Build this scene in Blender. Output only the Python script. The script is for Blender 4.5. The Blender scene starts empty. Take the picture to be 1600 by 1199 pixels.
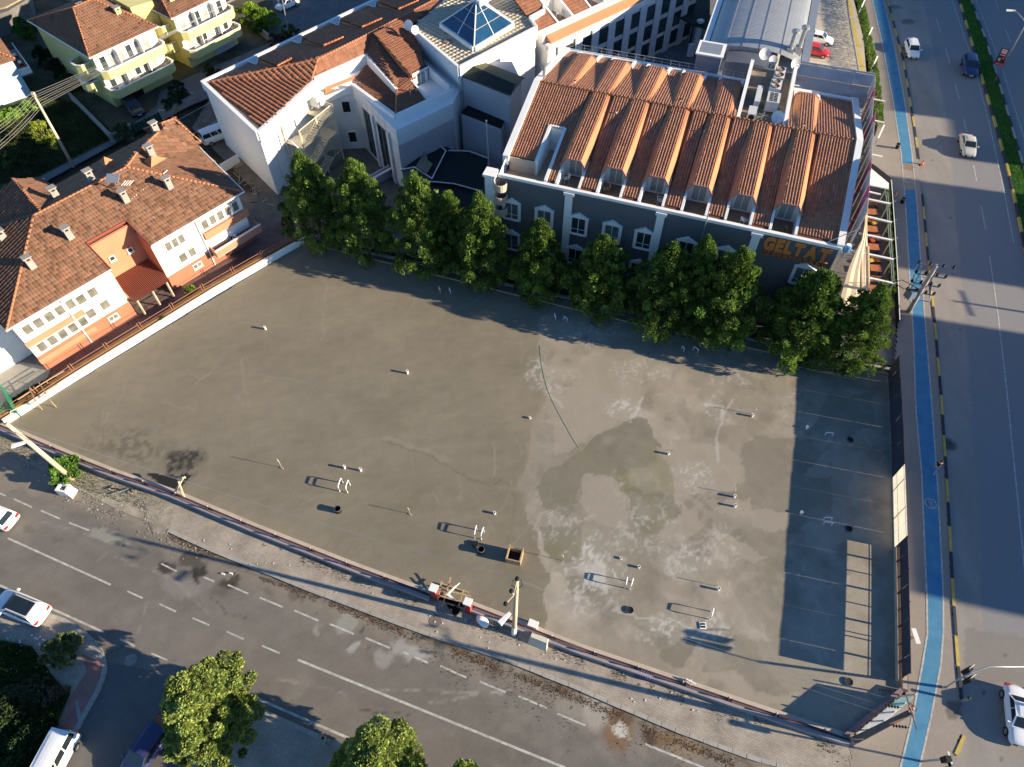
import bpy, bmesh, math, random
import numpy as np
from mathutils import Vector
R = math.radians
random.seed(7)
S = bpy.context.scene
C = S.collection

# ------------------------------------------------------------------ camera, sky, sun, exposure
CAM_H, CAM_F, CAM_T = 55.0, 1111.0, R(36.4)
cam = bpy.data.cameras.new('camera'); camo = bpy.data.objects.new('camera', cam); C.objects.link(camo)
camo.location = (0, 0, CAM_H); camo.rotation_euler = (CAM_T, 0, 0)
cam.sensor_width = 36; cam.lens = 36*CAM_F/1600; cam.clip_start = 0.5; cam.clip_end = 3000
S.camera = camo
SUN_EL, SUN_AZ = R(16.8), R(-13.1)          # azimuth counted from +X
wd = bpy.data.worlds.new('World'); S.world = wd; wd.use_nodes = True
nt = wd.node_tree; bg = nt.nodes['Background']
sky = nt.nodes.new('ShaderNodeTexSky'); sky.sky_type = 'NISHITA'; sky.sun_disc = False
sky.sun_elevation = SUN_EL; sky.sun_rotation = math.pi/2 - SUN_AZ
sky.air_density = 1.0; sky.dust_density = 0.2; sky.ozone_density = 3.0
tn_ = nt.nodes.new('ShaderNodeMix'); tn_.data_type = 'RGBA'; tn_.blend_type = 'MULTIPLY'; tn_.inputs['Factor'].default_value = 1; tn_.inputs['B'].default_value = (.82, 1.10, 1.36, 1)
nt.links.new(sky.outputs[0], tn_.inputs['A']); nt.links.new(tn_.outputs['Result'], bg.inputs[0]); bg.inputs[1].default_value = 0.06
sl = bpy.data.lights.new('sun', 'SUN'); so = bpy.data.objects.new('sun', sl); C.objects.link(so)
sl.energy = 5.0; sl.angle = R(0.5); sl.color = (1.0, 0.84, 0.61)
sd = Vector((math.cos(SUN_EL)*math.cos(SUN_AZ), math.cos(SUN_EL)*math.sin(SUN_AZ), math.sin(SUN_EL)))
so.rotation_euler = sd.to_track_quat('Z', 'Y').to_euler(); so.location = sd*200
S.view_settings.view_transform = 'Standard'; S.view_settings.look = 'None'
S.view_settings.gamma = 1; S.view_settings.use_curve_mapping = False
S.view_settings.exposure = 1.25

# ------------------------------------------------------------------ helpers
def P(px, py, z=0.0):
    """world point at height z seen at photograph pixel (px, py): used like a survey sheet"""
    x = (px-800)/CAM_F; y = -(py-599.5)/CAM_F
    c, s = math.cos(CAM_T), math.sin(CAM_T)
    t = (CAM_H-z)/(c-y*s)
    return (x*t, (y*c+s)*t, z)
class Fr:
    def __init__(s, O, deg):
        a = R(deg); s.O = O; s.a = a; s.u = (math.cos(a), math.sin(a)); s.v = (-s.u[1], s.u[0])
    def w(s, u, v, z=0.0):
        return (s.O[0]+u*s.u[0]+v*s.v[0], s.O[1]+u*s.u[1]+v*s.v[1], z)

MATS = {}
def mat(name, col, rough=0.8, var=0.12, scale=3.0, metal=0.0, bump=0.0, bscale=20.0, spec=0.3, emit=None, trans=0.0, tint=False, var2=None):
    if name in MATS: return MATS[name]
    m = bpy.data.materials.new(name); m.use_nodes = True; n = m.node_tree.nodes; l = m.node_tree.links
    b = n['Principled BSDF']; b.inputs['Roughness'].default_value = rough; b.inputs['Metallic'].default_value = metal
    b.inputs['Specular IOR Level'].default_value = spec
    tc = n.new('ShaderNodeTexCoord')
    ns = n.new('ShaderNodeTexNoise'); ns.inputs['Scale'].default_value = scale; ns.inputs['Detail'].default_value = 6; ns.inputs['Roughness'].default_value = .65
    l.new(tc.outputs['Object'], ns.inputs['Vector'])
    mx = n.new('ShaderNodeMix'); mx.data_type = 'RGBA'
    c = tuple(col)+(1,)
    lo = tuple(max(0, k*(1-var)) for k in col)+(1,) if var2 is None else tuple(var2)+(1,)
    hi = tuple(min(1, k*(1+var)) for k in col)+(1,)
    mx.inputs['A'].default_value = lo; mx.inputs['B'].default_value = hi
    rp = n.new('ShaderNodeMapRange'); rp.inputs['From Min'].default_value = .3; rp.inputs['From Max'].default_value = .7
    l.new(ns.outputs['Fac'], rp.inputs['Value']); l.new(rp.outputs[0], mx.inputs['Factor'])
    out = mx.outputs['Result']
    if tint:
        at = n.new('ShaderNodeAttribute'); at.attribute_name = 'tint'
        m2 = n.new('ShaderNodeMix'); m2.data_type = 'RGBA'; m2.blend_type = 'MULTIPLY'; m2.inputs['Factor'].default_value = 1
        l.new(out, m2.inputs['A']); l.new(at.outputs['Color'], m2.inputs['B']); out = m2.outputs['Result']
    l.new(out, b.inputs['Base Color'])
    if bump:
        n2 = n.new('ShaderNodeTexNoise'); n2.inputs['Scale'].default_value = bscale; n2.inputs['Detail'].default_value = 4
        l.new(tc.outputs['Object'], n2.inputs['Vector'])
        bp = n.new('ShaderNodeBump'); bp.inputs['Strength'].default_value = bump; bp.inputs['Distance'].default_value = .05
        l.new(n2.outputs['Fac'], bp.inputs['Height']); l.new(bp.outputs[0], b.inputs['Normal'])
    if trans:
        tr = n.new('ShaderNodeBsdfTranslucent'); ms = n.new('ShaderNodeMixShader'); ms.inputs[0].default_value = trans
        l.new(out, tr.inputs['Color']); l.new(b.outputs[0], ms.inputs[1]); l.new(tr.outputs[0], ms.inputs[2])
        l.new(ms.outputs[0], n['Material Output'].inputs[0])
    MATS[name] = m
    return m

WL = {}                                     # world origin of every parent
def tag(o, label=None, cat=None, group=None, kind=None):
    if label: o['label'] = label
    if cat: o['category'] = cat
    if group: o['group'] = group
    if kind: o['kind'] = kind
    return o
def thing(name, loc, label, cat, group=None):
    o = bpy.data.objects.new(name, None); C.objects.link(o); o.location = loc; o.empty_display_size = .2
    WL[o.name] = Vector(loc); return tag(o, label, cat, group)

class MB:
    def __init__(s): s.v = []; s.f = []; s.t = []
    def quad(s, *p):
        i = len(s.v); s.v += [tuple(q) for q in p]; s.f.append(tuple(range(i, i+len(p)))); return s
    def prism(s, poly, z0, z1, cap=True):
        a = sum(poly[i][0]*poly[(i+1) % len(poly)][1]-poly[(i+1) % len(poly)][0]*poly[i][1] for i in range(len(poly)))
        if a < 0: poly = poly[::-1]
        n = len(poly); i = len(s.v)
        s.v += [(p[0], p[1], z0) for p in poly]+[(p[0], p[1], (z1 if not callable(z1) else z1(p))) for p in poly]
        for k in range(n):
            j = (k+1) % n; s.f.append((i+k, i+j, i+n+j, i+n+k))
        if cap: s.f.append(tuple(i+n+k for k in range(n))); s.f.append(tuple(i+k for k in range(n))[::-1])
        return s
    def hexa(s, b, t):
        """8-point solid: bottom ring b, top ring t (4 points each, anticlockwise)"""
        i = len(s.v); s.v += [tuple(q) for q in b]+[tuple(q) for q in t]
        for k in range(4):
            j = (k+1) % 4; s.f.append((i+k, i+j, i+4+j, i+4+k))
        s.f += [(i+4, i+5, i+6, i+7), (i+3, i+2, i+1, i)]
        return s
    def box(s, c, d, rz=0.0):
        ca, sa = math.cos(rz), math.sin(rz); x, y, z = (k/2 for k in d)
        r = [(c[0]+a*x*ca-b*y*sa, c[1]+a*x*sa+b*y*ca) for a, b in ((-1, -1), (1, -1), (1, 1), (-1, 1))]
        return s.prism(r, c[2]-z, c[2]+z)
    def fbox(s, fr, u0, u1, v0, v1, z0, z1):
        return s.prism([fr.w(u0, v0), fr.w(u1, v0), fr.w(u1, v1), fr.w(u0, v1)], z0, z1)
    def beam(s, a, b, w, h):
        """rectangular bar from a to b, w wide (horizontal) and h high, centred"""
        a = Vector(a); b = Vector(b); d = (b-a).normalized()
        side = d.cross(Vector((0, 0, 1)))
        side = Vector((1, 0, 0)) if side.length < 1e-3 else side.normalized()
        up = side.cross(d).normalized(); side = side*w/2; up = up*h/2
        return s.hexa([a-side-up, a+side-up, a+side+up, a-side+up], [b-side-up, b+side-up, b+side+up, b-side+up])
    def tube(s, pts, r, n=8, cap=True, r2=None):
        pts = [Vector(p) for p in pts]; i0 = len(s.v); m = len(pts)
        for k, p in enumerate(pts):
            d = (pts[min(k+1, m-1)]-pts[max(k-1, 0)]).normalized()
            a = d.cross(Vector((0, 0, 1)));  a = Vector((1, 0, 0)) if a.length < 1e-3 else a.normalized()
            b = d.cross(a).normalized(); rr = r if r2 is None else r+(r2-r)*k/(m-1)
            for q in range(n):
                t = 2*math.pi*q/n; s.v.append(tuple(p+a*math.cos(t)*rr+b*math.sin(t)*rr))
        for k in range(m-1):
            for q in range(n):
                j = (q+1) % n; s.f.append((i0+k*n+q, i0+k*n+j, i0+(k+1)*n+j, i0+(k+1)*n+q))
        if cap: s.f.append(tuple(i0+q for q in range(n))[::-1]); s.f.append(tuple(i0+(m-1)*n+q for q in range(n)))
        return s
    def lathe(s, c, prof, n=12):
        i0 = len(s.v)
        for r, z in prof:
            for q in range(n):
                t = 2*math.pi*q/n; s.v.append((c[0]+r*math.cos(t), c[1]+r*math.sin(t), c[2]+z))
        for k in range(len(prof)-1):
            for q in range(n):
                j = (q+1) % n; s.f.append((i0+k*n+q, i0+k*n+j, i0+(k+1)*n+j, i0+(k+1)*n+q))
        return s
    def mesh(s, name, m, off=(0, 0, 0), smooth=False):
        me = bpy.data.meshes.new(name)
        me.from_pydata([(v[0]-off[0], v[1]-off[1], v[2]-off[2]) for v in s.v], [], s.f)
        if m: me.materials.append(m)
        if smooth: me.polygons.foreach_set('use_smooth', [True]*len(me.polygons))
        me.update(); return me
    def build(s, name, m, parent=None, smooth=False, **kw):
        if parent is not None: off = WL[parent.name]
        else:
            xs = np.array(s.v); off = Vector(((xs[:, 0].min()+xs[:, 0].max())/2, (xs[:, 1].min()+xs[:, 1].max())/2, xs[:, 2].min()))
        o = bpy.data.objects.new(name, s.mesh(name, m, off, smooth)); C.objects.link(o)
        if parent is not None: o.parent = parent; WL[o.name] = off
        else: o.location = off; WL[o.name] = Vector(off)
        return tag(o, **kw)

def np_obj(name, V, F, m, parent=None, tint=None, smooth=False, col=None, **kw):
    """V (n,3), F (k,3|4) arrays; tint per face (k,) or (k,3)"""
    V = np.asarray(V, float); off = WL[parent.name] if parent is not None else Vector((0, 0, 0))
    me = bpy.data.meshes.new(name); k = F.shape[1]
    me.vertices.add(len(V)); me.vertices.foreach_set('co', (V-np.array(off)).ravel())
    me.loops.add(F.size); me.loops.foreach_set('vertex_index', F.ravel())
    me.polygons.add(len(F)); me.polygons.foreach_set('loop_start', np.arange(0, F.size, k))
    if smooth: me.polygons.foreach_set('use_smooth', np.ones(len(F), bool))
    me.materials.append(m); me.update(); me.validate()
    if tint is not None:
        at = me.attributes.new('tint', 'FLOAT_COLOR', 'FACE'); tt = np.asarray(tint)
        if tt.ndim == 1: tt = np.repeat(tt[:, None], 3, 1)
        at.data.foreach_set('color', np.hstack([tt, np.ones((len(tt), 1))]).ravel())
    if col is not None:
        at = me.attributes.new('tint', 'FLOAT_COLOR', 'POINT')
        at.data.foreach_set('color', np.hstack([col, np.ones((len(col), 1))]).ravel())
    o = bpy.data.objects.new(name, me); C.objects.link(o)
    if parent is not None: o.parent = parent
    WL[o.name] = Vector(off)
    return tag(o, **kw)

def kids(o): return [c for c in bpy.data.objects if c.parent == o]
def copy_tree(o, loc=None, rz=None, label=None, scale=None, ch=None):
    c = o.copy(); C.objects.link(c)
    if loc is not None: c.location = loc
    if rz is not None: c.rotation_euler = (0, 0, rz)
    if scale is not None: c.scale = scale
    if label: c['label'] = label
    WL[c.name] = Vector(c.location)
    for k in kids(o):
        d = k.copy(); C.objects.link(d); d.parent = c
        for g in kids(k):
            e = g.copy(); C.objects.link(e); e.parent = d
    return c

def inpoly(x, y, poly):
    r = np.zeros(x.shape, bool); n = len(poly)
    for i in range(n):
        x0, y0 = poly[i][:2]; x1, y1 = poly[(i+1) % n][:2]
        if y0 == y1: continue
        c = ((y0 > y) != (y1 > y)) & (x < (x1-x0)*(y-y0)/(y1-y0)+x0); r ^= c
    return r
def hsh(ix, iy, s):
    h = (ix.astype(np.int64)*374761393+iy.astype(np.int64)*668265263+s*1442695041) & 0x7fffffff
    h = ((h ^ (h >> 13))*1274126177) & 0x7fffffff
    return ((h ^ (h >> 16)) & 0xffff)/65535.0
def vnoise(x, y, s=0):
    ix = np.floor(x); iy = np.floor(y); fx = x-ix; fy = y-iy; fx = fx*fx*(3-2*fx); fy = fy*fy*(3-2*fy)
    a = hsh(ix, iy, s); b = hsh(ix+1, iy, s); c = hsh(ix, iy+1, s); d = hsh(ix+1, iy+1, s)
    return (a*(1-fx)+b*fx)*(1-fy)+(c*(1-fx)+d*fx)*fy
def fbm(x, y, sc, oct=4, s=0):
    r = 0; a = .5; t = 0
    for k in range(oct):
        r = r+a*vnoise(x*sc+17*k, y*sc-9*k, s+k); t += a; a *= .55; sc *= 2.03
    return r/t

def tiles(parent, tris, down, m, w=.27, row=.38, inset=.12, dark=0.0, seed=0, var=.085, hump=.058, name='roof_tile', lift=.02):
    """barrel tiles laid in plan over triangles (3D points); down = plan direction of the slope (deg)"""
    a = R(down); d = np.array([math.cos(a), math.sin(a)]); t = np.array([-d[1], d[0]])
    rng = np.random.default_rng(seed)
    A = np.array([p[:2] for tr in tris for p in tr])
    lo = (A@t).min(), (A@d).min(); hi = (A@t).max(), (A@d).max()
    gt = np.arange(lo[0]+w/2, hi[0], w); gd = np.arange(lo[1]+row/2, hi[1], row)
    GT, GD = np.meshgrid(gt, gd); GT = GT.ravel(); GD = GD.ravel()
    X = GT*t[0]+GD*d[0]; Y = GT*t[1]+GD*d[1]
    prof = np.array([(-.5, 0), (-.2, 0.0), (-.06, .8), (.15, 1.0), (.36, .8), (.5, 0)])
    prof[:, 0] *= w; prof[:, 1] *= hump
    Vs = []; used = np.zeros(len(X), bool)
    for tr in tris:
        p0, p1, p2 = [np.array(p, float) for p in tr]
        ok = inpoly(X, Y, tr) & ~used; used |= ok
        M = np.array([p1[:2]-p0[:2], p2[:2]-p0[:2]]).T
        if abs(np.linalg.det(M)) < 1e-6: continue
        g = np.linalg.inv(M).T@np.array([p1[2]-p0[2], p2[2]-p0[2]])      # gradient
        x = X[ok]; y = Y[ok]; k = len(x)
        if not k: continue
        V = np.zeros((k, 3, 6, 3))
        jit = rng.normal(0, .006, (k, 1))
        for r_, (dd, lf) in enumerate(((-row/2, lift), (row/2+.03, lift+.016), (row/2+.03, lift-.01))):
            px = x[:, None]+prof[None, :, 0]*t[0]+(d[0]*dd); py = y[:, None]+prof[None, :, 0]*t[1]+(d[1]*dd)
            pz = p0[2]+g[0]*(px-p0[0])+g[1]*(py-p0[1])+(prof[None, :, 1]*(1.0 if r_ < 2 else .4))+lf+jit
            V[:, r_, :, 0] = px; V[:, r_, :, 1] = py; V[:, r_, :, 2] = pz
        Vs.append(V)
    V = np.concatenate(Vs); k = len(V)
    base = np.arange(k)[:, None, None]*18
    q = np.array([[r_*6+c, (r_+1)*6+c, (r_+1)*6+c+1, r_*6+c+1] for r_ in (0, 1) for c in range(5)])
    F = (base+q[None]).reshape(-1, 4)
    tn = 1+rng.normal(0, var, k)
    if dark: tn = np.where(rng.random(k) < dark, tn*.66, tn)
    tn = np.clip(tn, .25, 1.5); hue = rng.normal(0, .05, k)
    tc = np.stack([tn, tn*(1+hue), tn*(1+hue*1.5)], 1)
    return np_obj(name, V.reshape(-1, 3), F, m, parent, tint=np.repeat(tc, 10, 0), kind='stuff')

def wall_seg(mb, a, b, th, z0, z1):
    """vertical slab between two plan points"""
    ax, ay = a[:2]; bx, by = b[:2]; L = math.hypot(bx-ax, by-ay); nx, ny = -(by-ay)/L*th/2, (bx-ax)/L*th/2
    return mb.prism([(ax-nx, ay-ny), (bx-nx, by-ny), (bx+nx, by+ny), (ax+nx, ay+ny)], z0, z1)
def resample(pts, step):
    out = [pts[0]]; acc = 0
    pts = [np.array(p[:2], float) for p in pts]; res = [pts[0]]; carry = 0
    for a, b in zip(pts[:-1], pts[1:]):
        L = np.linalg.norm(b-a); s = step-carry
        while s <= L: res.append(a+(b-a)*s/L); s += step
        carry = L-(s-step)
    return res
def offset_line(pts, d):
    pts = [np.array(p[:2], float) for p in pts]; out = []
    for i, p in enumerate(pts):
        q = pts[min(i+1, len(pts)-1)]-pts[max(i-1, 0)]; q /= np.linalg.norm(q); out.append(p+np.array([-q[1], q[0]])*d)
    return out
def strip(mb, pts, w, z):
    """flat ribbon along a plan polyline"""
    A = offset_line(pts, w/2); B = offset_line(pts, -w/2)
    for i in range(len(A)-1): mb.quad((*B[i], z), (*B[i+1], z), (*A[i+1], z), (*A[i], z))
    return mb
def PP(l, z=0.0): return [P(x, y, z) for x, y in l]
def sheet(name, poly, z, m, **kw):
    a = sum(poly[i][0]*poly[(i+1) % len(poly)][1]-poly[(i+1) % len(poly)][0]*poly[i][1] for i in range(len(poly)))
    if a < 0: poly = poly[::-1]
    return MB().quad(*[(p[0], p[1], z) for p in poly]).build(name, m, **kw)
# ------------------------------------------------------------------ materials
M_asph = mat('asphalt', (.085, .083, .082), .9, .18, .35, bump=.3, bscale=25)
M_asph2 = mat('asphalt_street', (.15, .155, .165), .9, .2, .5, bump=.3, bscale=25)
M_earth = mat('earth', (.085, .065, .04), 1, .45, .3, bump=.6, bscale=6)
M_grassy = mat('grass_ground', (.05, .062, .022), 1, .5, .25, bump=.8, bscale=9, var2=(.06, .05, .02))
M_conc = mat('concrete', (.30, .285, .26), .85, .15, .8, bump=.2)
M_conc_d = mat('concrete_dark', (.14, .13, .12), .9, .3, .7, bump=.2)
M_walk = mat('side_pavement', (.19, .17, .155), .9, .1, .5, bump=.2)
M_blue = mat('bike_lane_blue', (.075, .225, .36), .85, .1, .9, bump=.1, var2=(.045, .18, .32))
M_white = mat('white_paint', (.78, .77, .74), .7, .05, 1.0)
M_whitew = mat('white_wall', (.80, .79, .76), .8, .05, .5, bump=.05)
M_mark = mat('road_marking', (.46, .45, .42), .85, .25, 2.2, var2=(.25, .24, .22))
M_yel = mat('kerb_yellow', (.46, .35, .09), .8, .2, 2.0)
M_blk = mat('kerb_black', (.035, .04, .05), .8, .3, 2.0)
M_kerb = mat('kerb_stone', (.34, .32, .28), .85, .15, 1.5, bump=.2)
M_tile = mat('roof_tile_clay', (.335, .15, .088), .75, .14, .6, tint=True)
M_tilew = mat('roof_tile_red', (.22, .095, .055), .75, .14, .6, tint=True)
M_tileb = mat('roof_tile_brown', (.172, .088, .054), .8, .14, .5, tint=True)
M_deck = mat('roof_underlay', (.13, .05, .03), .9, .1, 1.0)
M_clayp = mat('clay_plain', (.46, .21, .105), .8, .1, 1.0)
M_ridge = mat('ridge_tile_clay', (.42, .17, .085), .75, .15, 4.0)
M_side = mat('siding_grey', (.115, .12, .125), .7, .12, .3)
M_lilac = mat('siding_lilac', (.46, .44, .46), .7, .1, .3)
M_glass = mat('window_glass', (.03, .045, .05), .12, .3, .5, spec=.6)
M_curt = mat('curtained_glass', (.30, .32, .31), .35, .35, 9.0, spec=.5)
M_pvc = mat('white_pvc', (.82, .82, .80), .5, .04, 2.0)
M_dark = mat('black_rubber', (.012, .012, .013), .7, .3, 2.0)
M_metal = mat('galvanised_metal', (.42, .43, .44), .45, .1, 2.0, metal=.6)
M_terra = mat('terracotta_render', (.50, .215, .125), .85, .08, .5, bump=.1)
M_yellow = mat('yellow_render', (.60, .55, .24), .85, .07, .4, bump=.1)
M_terr = mat('terrace_floor', (.27, .19, .14), .9, .15, 1.5)
M_wood = mat('raw_timber', (.42, .31, .18), .85, .25, 4.0, bump=.2)
M_pole = mat('pole_concrete', (.56, .46, .33), .85, .12, 2.0, bump=.1)
M_bark = mat('bark', (.10, .075, .05), .95, .3, 4.0, bump=.5)
M_leafc = mat('conifer_leaf', (.115, .19, .034), .75, .35, .9, trans=.3, tint=True)
M_leafd = mat('broad_leaf', (.29, .36, .10), .6, .2, 1.5, trans=.3, tint=True)
M_maroon = mat('maroon_paint', (.085, .035, .04), .6, .2, 3.0)
M_pink = mat('pink_coping', (.46, .40, .335), .85, .12, 1.0, bump=.1)
M_capg = mat('grey_coping', (.30, .27, .28), .85, .12, 1.0, bump=.1)
M_wire = mat('power_wire', (.30, .30, .29), .5, .1, 1.0)
M_roofg = mat('dark_green_felt', (.018, .026, .026), .8, .2, 2.0)
M_pave = mat('beige_paver', (.40, .36, .28), .85, .1, 2.0, tint=True)

def vmat(name, rough, fine, fs, bump, bs):
    m = mat(name, (1, 1, 1), rough, fine, fs, bump=bump, bscale=bs, tint=True, spec=.25); return m
M_lot = vmat('lot_concrete', .85, .07, 6.0, .35, 14)
M_road = vmat('weathered_asphalt', .9, .12, 5.0, .35, 30)

# ------------------------------------------------------------------ painted ground sheets (colour = stains and wear)
def grid_sheet(name, poly, z, step, fn, m, **kw):
    xs = [p[0] for p in poly]; ys = [p[1] for p in poly]
    gx = np.arange(min(xs), max(xs)+step, step); gy = np.arange(min(ys), max(ys)+step, step)
    X, Y = np.meshgrid(gx, gy); nx = len(gx); ny = len(gy)
    cx = X[:-1, :-1]+step/2; cy = Y[:-1, :-1]+step/2
    ok = inpoly(cx, cy, poly); ii, jj = np.nonzero(ok)
    a = ii*nx+jj; F = np.stack([a, a+1, a+nx+1, a+nx], 1)
    u, inv = np.unique(F, return_inverse=True); F = inv.reshape(F.shape)
    x = X.ravel()[u]; y = Y.ravel()[u]
    V = np.stack([x, y, np.full(len(x), z)], 1)
    return np_obj(name, V, F, m, None, col=np.clip(fn(x, y), 0, 1), **kw)
def mixc(c, k, a): return c*(1-a[:, None])+np.array(k)[None]*a[:, None]
def pxpoly(x, y, l, z=0.0, warp=.5, soft=0, s=3, wsc=.8):
    xw = x+(fbm(x, y, wsc, 5, s)-.5)*2*warp; yw = y+(fbm(x, y, wsc, 5, s+50)-.5)*2*warp
    return inpoly(xw, yw, PP(l, z)).astype(float)
def blob(x, y, px, py, rx, ry, z=0.0, warp=.5, s=1, ang=0, hard=1.0, wsc=.9):
    cx, cy, _ = P(px, py, z); a = R(ang)
    xw = x-cx+(fbm(x, y, wsc, 4, s)-.5)*2*warp; yw = y-cy+(fbm(x, y, wsc, 4, s+9)-.5)*2*warp
    u = xw*math.cos(a)+yw*math.sin(a); v = -xw*math.sin(a)+yw*math.cos(a)
    d = np.sqrt((u/rx)**2+(v/ry)**2)
    return np.clip((1-d)*hard*4, 0, 1)
def stroke(x, y, l, wid, z=0.0, warp=.15, s=5):
    xw = x+(fbm(x, y, 1.2, 3, s)-.5)*2*warp; yw = y+(fbm(x, y, 1.2, 3, s+7)-.5)*2*warp
    best = np.full(len(x), 1e9); pts = PP(l, z)
    for a, b in zip(pts[:-1], pts[1:]):
        dx, dy = b[0]-a[0], b[1]-a[1]; t = np.clip(((xw-a[0])*dx+(yw-a[1])*dy)/(dx*dx+dy*dy), 0, 1)
        best = np.minimum(best, np.hypot(xw-a[0]-t*dx, yw-a[1]-t*dy))
    return np.clip(1.5-best/wid, 0, 1)

ZL = .30                                      # top of the concrete slab
LOT = [(478, 379), (1396, 584), (1408, 800), (1411, 1083), (1322, 1158), (1160, 1102), (1000, 1050), (820, 978), (690, 928), (560, 885), (400, 822), (270, 768), (100, 706), (2, 668)]
def lot_col(x, y):
    n1 = fbm(x, y, .16, 5, 1); n2 = fbm(x, y, 1.1, 4, 2); n3 = fbm(x*.35, y*2.2, .9, 4, 8)
    c = np.ones((len(x), 3))*np.array([.216, .190, .141])
    n4 = fbm(x*.9+y*.45, (y*.9-x*.45)*4, .5, 5, 9); n5 = fbm(x*3, y*.8, .8, 4, 14)
    c *= (1+(n1-.5)*.34+(n2-.5)*.16+(n3-.5)*.14+(n4-.5)*.16+(n5-.5)*.07)[:, None]
    rng = random.Random(3)
    for k in range(80):                       # long trowel and drag marks
        px = rng.uniform(60, 1200); py = rng.uniform(430, 1020); L = rng.uniform(15, 75); a = rng.choice([1.9, 1.2, 2.6, .4])+rng.uniform(-.3, .3)
        q = [(px, py), (px+L*.5*math.cos(a)+4, py+L*.5*math.sin(a)), (px+L*math.cos(a), py+L*math.sin(a))]
        c = mixc(c, (0.281, 0.257, 0.215), stroke(x, y, q, .07, ZL, .3, k)*rng.uniform(.15, .45))
    # warm dusty end near the left corner
    c = mixc(c, (0.234, 0.207, 0.144), blob(x, y, 70, 680, 11, 5, ZL, 2, 4, -20, .3)*.7)
    # pale pour on the right half
    pale = pxpoly(x, y, [(842, 545), (850, 590), (856, 625), (838, 660), (833, 695), (822, 735), (808, 765), (820, 800), (840, 850), (858, 900), (850, 950), (858, 1010), (1000, 1070), (1340, 1180), (1430, 1080), (1420, 560), (1100, 480), (880, 460), (850, 500)], ZL, 1.0, s=12, wsc=.35)
    c = mixc(c, (0.285, 0.251, 0.204), pale*.85)
    c *= (1+.10*pale)[:, None]; m = fbm(x, y, .55, 6, 21); m2 = fbm(x+.8*fbm(x, y, .7, 3, 5), y, 1.7, 5, 23); c *= (1+pale*((m-.5)*.45+(m2-.5)*.28))[:, None]
    vein = np.clip((1-np.abs(fbm(x, y, .32, 6, 71)-.5)*2-.955)*30, 0, 1)*np.clip((fbm(x, y, .25, 3, 72)-.45)*6, 0, 1); c = mixc(c, (.44, .41, .355), pale*vein*.5)
    c = mixc(c, (0.335, 0.300, 0.246), pale*np.clip((m-.56)*9, 0, 1)*.55)
    c = mixc(c, (0.191, 0.172, 0.136), pale*np.clip((.40-m)*8, 0, 1)*.5)
    damp = [(.245, .225, .165), (.235, .225, .14)]
    D = [([(962, 658), (1005, 655), (1018, 680), (1030, 690), (1050, 705), (1057, 725), (1055, 760), (1060, 800), (1040, 832), (1000, 832), (990, 800), (975, 775), (965, 758), (945, 745), (915, 742), (903, 765), (902, 790), (880, 806), (850, 792), (843, 762), (860, 732), (880, 720), (905, 705), (925, 690), (945, 680)], .9),
         ([(1165, 688), (1200, 682), (1300, 690), (1300, 800), (1228, 832), (1229, 905), (1190, 880), (1150, 852), (1108, 815), (1105, 772), (1150, 765), (1162, 742), (1150, 720)], .8),
         ([(846, 825), (905, 822), (906, 850), (893, 878), (872, 882), (853, 862)], .95), ([(884, 903), (920, 898), (927, 926), (896, 938)], .9),
         ([(1020, 1000), (1050, 1008), (1088, 998), (1087, 1035), (1062, 1047), (1035, 1030)], .9),
         ([(1095, 1000), (1160, 990), (1300, 1035), (1330, 1060), (1260, 1085), (1180, 1083), (1155, 1055), (1100, 1052)], .75),
         ([(1190, 885), (1230, 880), (1228, 1010), (1170, 970), (1150, 920)], .45), ([(990, 830), (1050, 840), (1100, 880), (1080, 940), (1010, 915), (960, 860)], .25),
         ([(1290, 620), (1370, 615), (1360, 660), (1310, 690), (1262, 690), (1280, 650)], .7), ([(1240, 700), (1330, 690), (1320, 790), (1250, 800)], .3)]
    for k, (l, a) in enumerate(D):
        mk = pxpoly(x, y, l, ZL, .7, s=30+k, wsc=.6)
        c = mixc(c, (.150, .145, .105) if k in (0, 2, 3, 4) else (.172, .158, .12), mk*a*.75)
        if k in (0, 2, 3): c = mixc(c, (0.195, 0.176, 0.070), mk*np.clip((fbm(x, y, .3, 3, 77)-.5)*5, 0, 1)*.55)
    mm = fbm(x, y, .9, 6, 41); dk = pxpoly(x, y, [(840, 650), (1240, 640), (1240, 1090), (840, 950)], ZL, 1, s=2); c *= (1+dk*(mm-.5)*.30)[:, None]
    b1 = fbm(x+1.5*fbm(x, y, .4, 3, 88), y, .13, 6, 43); c = mixc(c, (.20, .18, .14), pale*np.clip((b1-.535)*28, 0, 1)*.42); c = mixc(c, (.33, .295, .24), pale*np.clip((.445-b1)*28, 0, 1)*.35)
    c = mixc(c, (.165, .14, .11), pxpoly(x, y, [(1058, 780), (1085, 768), (1112, 778), (1116, 850), (1095, 872), (1062, 862), (1040, 835)], ZL, 1.1, s=44, wsc=1.1)*np.clip((fbm(x, y, 1.2, 5, 45)-.3)*3, 0, 1)*.6)
    # dry islands with crisp rims
    for k, l in enumerate([[(908, 740), (940, 742), (975, 752), (968, 765), (985, 800), (975, 830), (930, 820), (905, 790)], [(1025, 705), (1120, 690), (1160, 715), (1162, 745), (1130, 760), (1080, 765), (1060, 745)], [(1110, 790), (1170, 780), (1185, 800), (1150, 812)], [(1170, 800), (1235, 800), (1235, 828), (1180, 826)], [(1100, 848), (1145, 845), (1200, 870), (1185, 880), (1140, 870)], [(1095, 1055), (1150, 1050), (1200, 1090), (1260, 1085), (1320, 1065), (1290, 1130), (1180, 1100)], [(1035, 830), (1080, 790), (1100, 820), (1060, 860)], [(1260, 740), (1310, 690), (1300, 745)], [(860, 640), (930, 560), (1010, 560), (1000, 640), (930, 680), (870, 715)]]):
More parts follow.
